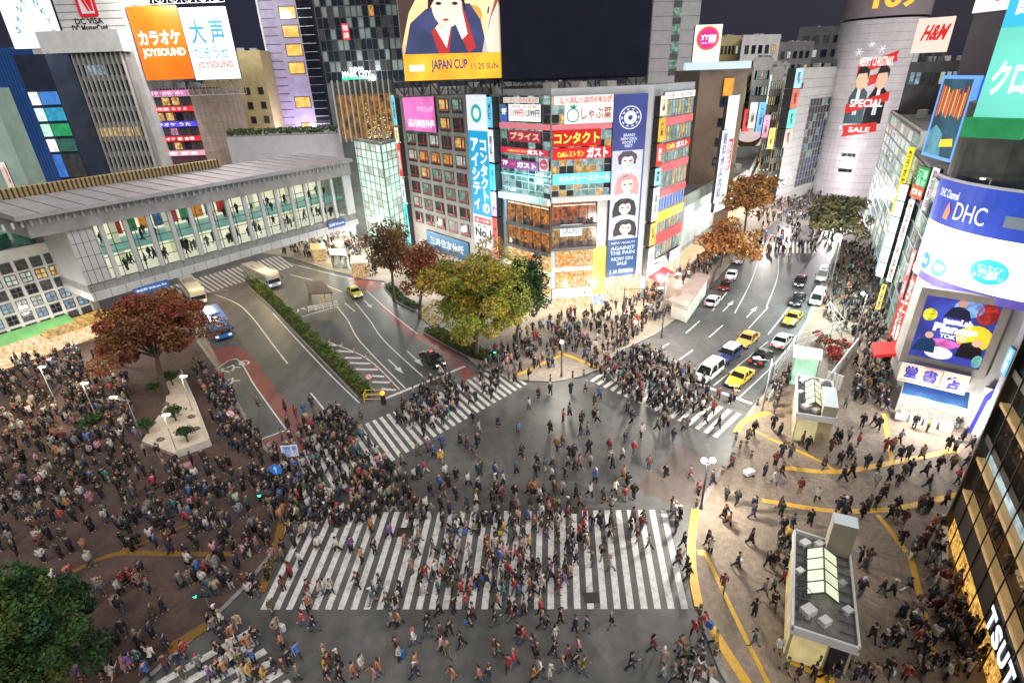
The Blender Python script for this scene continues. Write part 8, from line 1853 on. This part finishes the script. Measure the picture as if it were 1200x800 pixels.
pts.sort(key=lambda q: (q[2] - V(0, 0, CAMH)).length)
NEAR = pts[:300]; REST = pts[300:]
def heading(x, y):
    if y > 590 and 300 < x < 820: a = rp.choice((0, math.pi)) + rp.gauss(0, .45)
    elif 430 < y < 600 and 400 < x < 900: a = rp.choice((2.4, -.7, .5, 3.6)) + rp.gauss(0, .5)
    else: a = rp.uniform(0, 6.28)
    return a
def zone(x, y):
    u = lambda a, b: (x - a) / (b - a)
    if x < 140 and y > 665: return 'beside the bottom left tree'
    if 195 < x < 345 and y > 733 and y > 800 - (x - 183) * .58: return 'on the bottom left zebra'
    l = 305 + (714 - y) * .49; r = 806 - (714 - y) * .23
    if 597 < y < 716 and l < x < r:
        t = (x - l) / (r - l); h = 'upper' if y < 655 else 'lower'
        return ('%s left end of wide zebra', '%s half, left of zebra centre', '%s middle of wide zebra', '%s half, right of zebra centre', '%s right end of wide zebra')[min(4, int(t * 5))] % h
    if y >= 712 and 260 < x < 830: return ('below left end of wide zebra', 'below left half of wide zebra', 'below middle of wide zebra', 'below right half of wide zebra', 'below right end of wide zebra')[max(0, min(4, int(u(305, 806) * 5)))]
    if x < 345:
        if (x - 239) ** 2 + (y - 690) ** 2 < 42 ** 2: return 'around the plaza traffic light'
        if y < 650: return 'on plaza above ochre strip' if x < 200 else 'on upper plaza beside wide zebra'
        return 'on plaza below ochre strip' if x < 240 else 'on lower plaza beside wide zebra'
    if x > 1055: return 'in crowd by glass storefront'
    if x >= 985 and y > 615: return 'right of larger station entrance'
    if 895 < x and y > 770: return 'below larger station entrance'
    if x > 875 and y > 615: return 'left of larger station entrance'
    if x > 780 and y > 590: return 'beside the yellow kerb strips'
    if x > 780: return 'on upper right pavement'
    return 'on asphalt above wide zebra'
def mute(c, k):
    m = sum(c) / 3; return tuple((q * .82 + m * .18) * k for q in c)
used = set(); nper = 0
for x, y, p, c in NEAR:
    z = zone(x, y); cn, cc = COL[c.lower()]; best = None
    for t in range(400):
        st = STY[1] if c.isupper() else rp.choices(STY, [6, 2.5, 2.5])[0]; bt = rp.choices(BOT, BW)[0]; ha = rp.choices(HAI, HW)[0]
        lab = 'person in %s %s, %s, %s, %s' % (cn, st[0], bt[0], ha[0], z)
        if lab not in used: break
    used.add(lab)
    pm = PM[rp.choices(range(len(PM)), [5, 5, 5, 5, 2, 1.5, 2, .3, 3] if 345 < x < 880 else [2, 2, 3, 3, 5, 3, 2, .3, 1])[0]]
    o = bpy.data.objects.new('person', pm['body']); col.objects.link(o); o.location = p + V(0, 0, groundz(x, y)); o.rotation_euler = (0, 0, heading(x, y)); s = rp.uniform(.93, 1.06); o.scale = (s, s, s)
    tag(o, lab, 'person', 'people crossing and waiting')
    for nm, me, cl in (('jacket' if st[1] != 'long' else 'coat', pm[st[1]], cc), ('trousers' if bt[2] == 'trousers' else 'skirt', pm[bt[2]], bt[1]), ('hat' if ha[2] in ('h_cap', 'h_knit') else 'hair', pm[ha[2]], ha[1])):
        ch = bpy.data.objects.new(nm, me); col.objects.link(ch); ch.parent = o; v_ = rp.uniform(.7, 1.15); ch.color = (*mute(cl, v_), 1)
    if rp.random() < .13:      # something in the hand
        kind = rp.choice(('shopping_bag', 'shopping_bag', 'handbag', 'suitcase')); bc = rp.choice((('white', (.6, .6, .6)), ('brown', (.15, .07, .03)), ('blue', (.03, .15, .45)), ('yellow', (.6, .4, .04)), ('black', (.015, .015, .015))))
        mw = Matrix.Translation(o.location) @ Matrix.Rotation(o.rotation_euler.z, 4, 'Z') @ Matrix.Scale(s, 4); hnd = mw @ (pm['J']['pall'])
        mb = MB(); w_, d_, h_ = {'shopping_bag': (.34, .12, .36), 'handbag': (.28, .13, .22), 'suitcase': (.42, .26, .62)}[kind]; top = hnd.z - .14 if kind != 'suitcase' else o.location.z + .08 + h_
        zb_ = max(top - h_, o.location.z + .01); m_ = mat('bag_' + bc[0], bc[1], .6, 0, .1, 5.); bx = hnd + (mw.to_3x3() @ V(0, .1, 0)) * (1 if kind == 'suitcase' else .2)
        rt = thing(kind, '%s %s held by %s walker, %s' % (bc[0], kind.replace('_', ' '), cn, z), 'bag', (bx.x, bx.y, zb_), 'bags carried by walkers'); mb.rings([[V(sx * w_ / 2 * q, sy * d_ / 2 * q, zz) for sx, sy in ((-1, -1), (1, -1), (1, 1), (-1, 1))] for zz, q in ((0, .95), (.03, 1), (h_ - .03, .98), (h_, .9))], m_); local('body', mb, rt)
        mb = MB(); hh = max(hnd.z - zb_ - .02, h_ + .1); mb.path([V(-w_ * .25, 0, h_ - .01), V(-w_ * .12, 0, hh), V(w_ * .12, 0, hh), V(w_ * .25, 0, h_ - .01)], [.012] * 4, BLK, 5); local('handle', mb, rt); rt.rotation_euler = (0, 0, o.rotation_euler.z)
        k_ = 0; L0 = rt['label']
        while rt['label'] in used: k_ += 1; rt['label'] = L0.replace(' held', ' ' + ('with dark handle', 'hanging low', 'swung forward', 'near leg')[k_ - 1] + ' held') if k_ < 5 else L0 + ' too'
        used.add(rt['label'])
# ---- everybody else: one mass of people
def arr(me):
    n = len(me.vertices); v = np.zeros(n * 3, 'f'); me.vertices.foreach_get('co', v); l = np.zeros(len(me.loops), 'i'); me.loops.foreach_get('vertex_index', l); t = np.zeros(len(me.polygons), 'i'); me.polygons.foreach_get('loop_total', t); return v.reshape(-1, 3), l, t
LOW = []
for J in (POSES[0], POSES[1], POSES[2], POSES[4], POSES[5], POSES[8]):
    LOW.append(dict(body=arr(body_mesh(J, 0, False)), jacket=arr(coat_mesh(J, 'short', 0)), long=arr(coat_mesh(J, 'long', 0)), hood=arr(coat_mesh(J, 'hood', 0)), trousers=arr(legs_mesh(J, 'tr', 0)), skirt=arr(legs_mesh(J, 'skirt', 0)), **{'h_' + k: arr(hair_mesh(J, k)) for k in ('short', 'long', 'cap', 'knit')}))
VV, LL, TT, CCc = [], [], [], []; base = 0
def put_person(p, c, a, still=False):
    global base
    lo = rp.choice(LOW if not still else LOW[3:5] * 3 + LOW[2:3]); co_, si_ = math.cos(a), math.sin(a); s = rp.uniform(.93, 1.06); st = STY[1] if c.isupper() else rp.choices(STY, [6, 2.5, 2.5])[0]; bt = rp.choices(BOT, BW)[0]; ha = rp.choices(HAI, HW)[0]; v_ = rp.uniform(.35, .9)
    for k, cl in (('body', (.36, .22, .15)), (st[1], mute(COL[c.lower()][1], v_)), (bt[2], mute(bt[1], .8)), (ha[2], ha[1])):
        v, l, t = lo[k]; w = np.empty_like(v); w[:, 0] = (v[:, 0] * co_ - v[:, 1] * si_) * s + p[0]; w[:, 1] = (v[:, 0] * si_ + v[:, 1] * co_) * s + p[1]; w[:, 2] = v[:, 2] * s + p[2]
        VV.append(w); LL.append(l + base); TT.append(t); CCc.append(np.tile(np.array((*cl, 1), 'f'), (len(v), 1))); base += len(v)
for x, y, p, c in REST: put_person(p + V(0, 0, groundz(x, y)), c, heading(x, y), (x < 345 and y > 420) or 300 < y < 420 and 560 < x < 790)
for k in range(90):          # walkers inside the passage bridge
    fl = k % 3 == 0; s = sW0 + 1 + rp.random() * (sW1 - sW0 - 2); put_person(FBg.P(s, (zM + .01) if fl else zC + .06, -1.2 - rp.random() * 5), rp.choice('kkknnccgw'), rp.uniform(0, 6.28))
for k in range(40):          # visitors behind the glass storefront
    put_person(FTs.P(.6 + rp.random() * (LT - 2), (4.66, 9.73)[k % 2], -.6 - .6 * rp.random()), rp.choice('kknrowb'), rp.uniform(0, 6.28))
Va = np.concatenate(VV); La = np.concatenate(LL); Ta = np.concatenate(TT); Ca = np.concatenate(CCc)
me = bpy.data.meshes.new('crowd'); me.vertices.add(len(Va)); me.vertices.foreach_set('co', Va.ravel()); me.loops.add(len(La)); me.loops.foreach_set('vertex_index', La); me.polygons.add(len(Ta)); me.polygons.foreach_set('loop_start', np.concatenate(([0], np.cumsum(Ta)[:-1])).astype('i'))
at_ = me.color_attributes.new('Col', 'FLOAT_COLOR', 'POINT'); at_.data.foreach_set('color', Ca.ravel())
m, nt, b = nodes('crowd_clothing'); an = nt.nodes.new('ShaderNodeAttribute'); an.attribute_name = 'Col'; nt.links.new(an.outputs['Color'], b.inputs['Base Color']); b.inputs['Roughness'].default_value = .8
me.materials.append(m); me.update(calc_edges=True); me.polygons.foreach_set('use_smooth', [True] * len(me.polygons))
o = bpy.data.objects.new('crowd', me); col.objects.link(o); tag(o, 'dense far crowd of walkers filling the plaza, crossings and streets', None, None, 'stuff')
# drop the unused body meshes
# ================================================================ CAMERA, LIGHT
cam = bpy.data.cameras.new('camera'); co = bpy.data.objects.new('camera', cam); col.objects.link(co)
cam.sensor_width = 36; cam.lens = 36 * FPX / 1200; cam.clip_end = 3000; cam.clip_start = .5
R0 = Vector((1, 0, 0)); U0 = Vector((0, ST, CT)); Fw = Vector((0, CT, -ST))
Rv = R0 * UY - U0 * UX; Uv = R0 * UX + U0 * UY
M = Matrix((Rv, Uv, -Fw)).transposed().to_4x4(); M.translation = (0, 0, CAMH)
co.matrix_world = M
scene.camera = co
w = bpy.data.worlds.new('World'); scene.world = w; w.use_nodes = True
nt = w.node_tree; bg = nt.nodes['Background']
sky = nt.nodes.new('ShaderNodeTexSky'); sky.sky_type = 'NISHITA'; sky.sun_disc = False
sky.sun_elevation = R(-4); sky.sun_rotation = R(100)
mx = nt.nodes.new('ShaderNodeMix'); mx.data_type = 'RGBA'; mx.blend_type = 'ADD'; mx.inputs[0].default_value = 1
mx.inputs[7].default_value = (.12, .13, .22, 1)
nt.links.new(sky.outputs[0], mx.inputs[6]); nt.links.new(mx.outputs[2], bg.inputs[0])
bg.inputs[1].default_value = .1
def lamp(name, kind, loc, power, color, **k):
    l = bpy.data.lights.new(name, kind); l.energy = power; l.color = color
    for a, b in k.items(): setattr(l, a, b)
    o = bpy.data.objects.new(name, l); col.objects.link(o); o.location = loc; return o
sun = lamp('city_glow', 'SUN', (0, 0, 60), 1.8, (1, .95, .9), angle=R(75))
for k_, (p_, pw) in enumerate(LAMPS):
    lamp('lamp_light', 'POINT', p_, (0, 70, 2300)[pw], (1, .93, .82) if pw == 2 else (1, .8, .6), shadow_soft_size=.35)
for p_, w_, c_ in [(F_.P(F_.L * a_, 3.3, 2.2), 600, (1, .86, .62)) for F_ in (FL, FR, FBn) for a_ in (.3, .8)] + [(FSd.P(FSd.L * a_, 3.2, 2.), 900, (1, .85, .85)) for a_ in (.3, .8)] + [(FA.P(FA.L * a_, 3.4, 3. + 6 * b_), 1500, (.95, 1, .88)) for a_ in (.1, .8) for b_ in (0, 1)] + [(FBg.P(L * a_, 7.6, -5), 1100, (1, .78, .42)) for a_ in (.35, .6, .85)] + [(FBk.P(FBk.L * a_, 3., 2.6), 700, (1, .95, .9)) for a_ in (.25, .75)] + [(FC1.P(FC1.L * a_, 5, 9), 1300, (1, .95, .88)) for a_ in (.2, .7)] + [(G(x_, y_, 5), 2500, (1, .92, .85)) for x_, y_ in ((905, 255), (930, 235), (885, 225))]:
    lamp('street_fill_light', 'POINT', p_, w_, c_, shadow_soft_size=.4)  # added point lamps brightening pavements, atrium, underpass, facade and far street
for p_, w_, c_ in ((FJB.P(8, 52, 5), 7000, (1, .96, .9)), (FJB.P(20, 52, 5), 7000, (1, .96, .92)), (FH.P(FH.L * .5, 22, 8), 2600, (.85, .72, 1)), (FK.P(FK.L * .5, 34, 8), 3500, (.95, 1, .97)), (F1.P(F1.L * .6, 5, 7), 1200, (1, .95, .88))):
    lamp('flood_and_fill_light', 'POINT', p_, w_, c_, shadow_soft_size=.5)  # rail lamps and tower uplight, plus fills added to brighten facades
for p_, w_, c_ in ((FL.P(FL.L * .5, 19, 3), 900, (.35, .85, 1)), (FC1.P(FC1.L * .97, 16, 3), 700, (.4, .8, 1)), (FSd.P(4, 14, 4), 700, (1, .55, .5)), (KB.P(5, 15, 3), 1200, (.75, .8, 1)), (FB2.P(2, 12, 4), 900, (.6, 1, .9)), (G(40, 445, 5), 700, (1, .75, .4))):
    lamp('added_sign_spill_light', 'POINT', p_, w_, c_, shadow_soft_size=.8)  # added coloured lamps standing in for spill from lit signs and awnings
lamp('bright_lamp_light', 'POINT', G(975, 300, 9), 7000, (.8, 1, .95), shadow_soft_size=.6)
lamp('tower_flood_light', 'POINT', front.lerp(V(0, 0, 0), .14) + V(0, 0, 6), 9000, (1, .93, .98), shadow_soft_size=.5)
d = Vector((-.3, .6, -1.0)); sun.rotation_euler = d.to_track_quat('-Z', 'Y').to_euler()
scene.view_settings.view_transform = 'Standard'; scene.view_settings.look = 'None'
scene.view_settings.exposure = EXPO; scene.view_settings.gamma = 1; scene.view_settings.use_curve_mapping = False
scene.cycles.use_denoising = True
try: scene.cycles.denoiser = 'OPENIMAGEDENOISE'
except Exception: pass
scene.cycles.max_bounces = 5; scene.cycles.diffuse_bounces = 2; scene.cycles.glossy_bounces = 2; scene.cycles.transmission_bounces = 2; scene.cycles.transparent_max_bounces = 6
scene.cycles.sample_clamp_indirect = 4; scene.cycles.caustics_reflective = False; scene.cycles.caustics_refractive = False
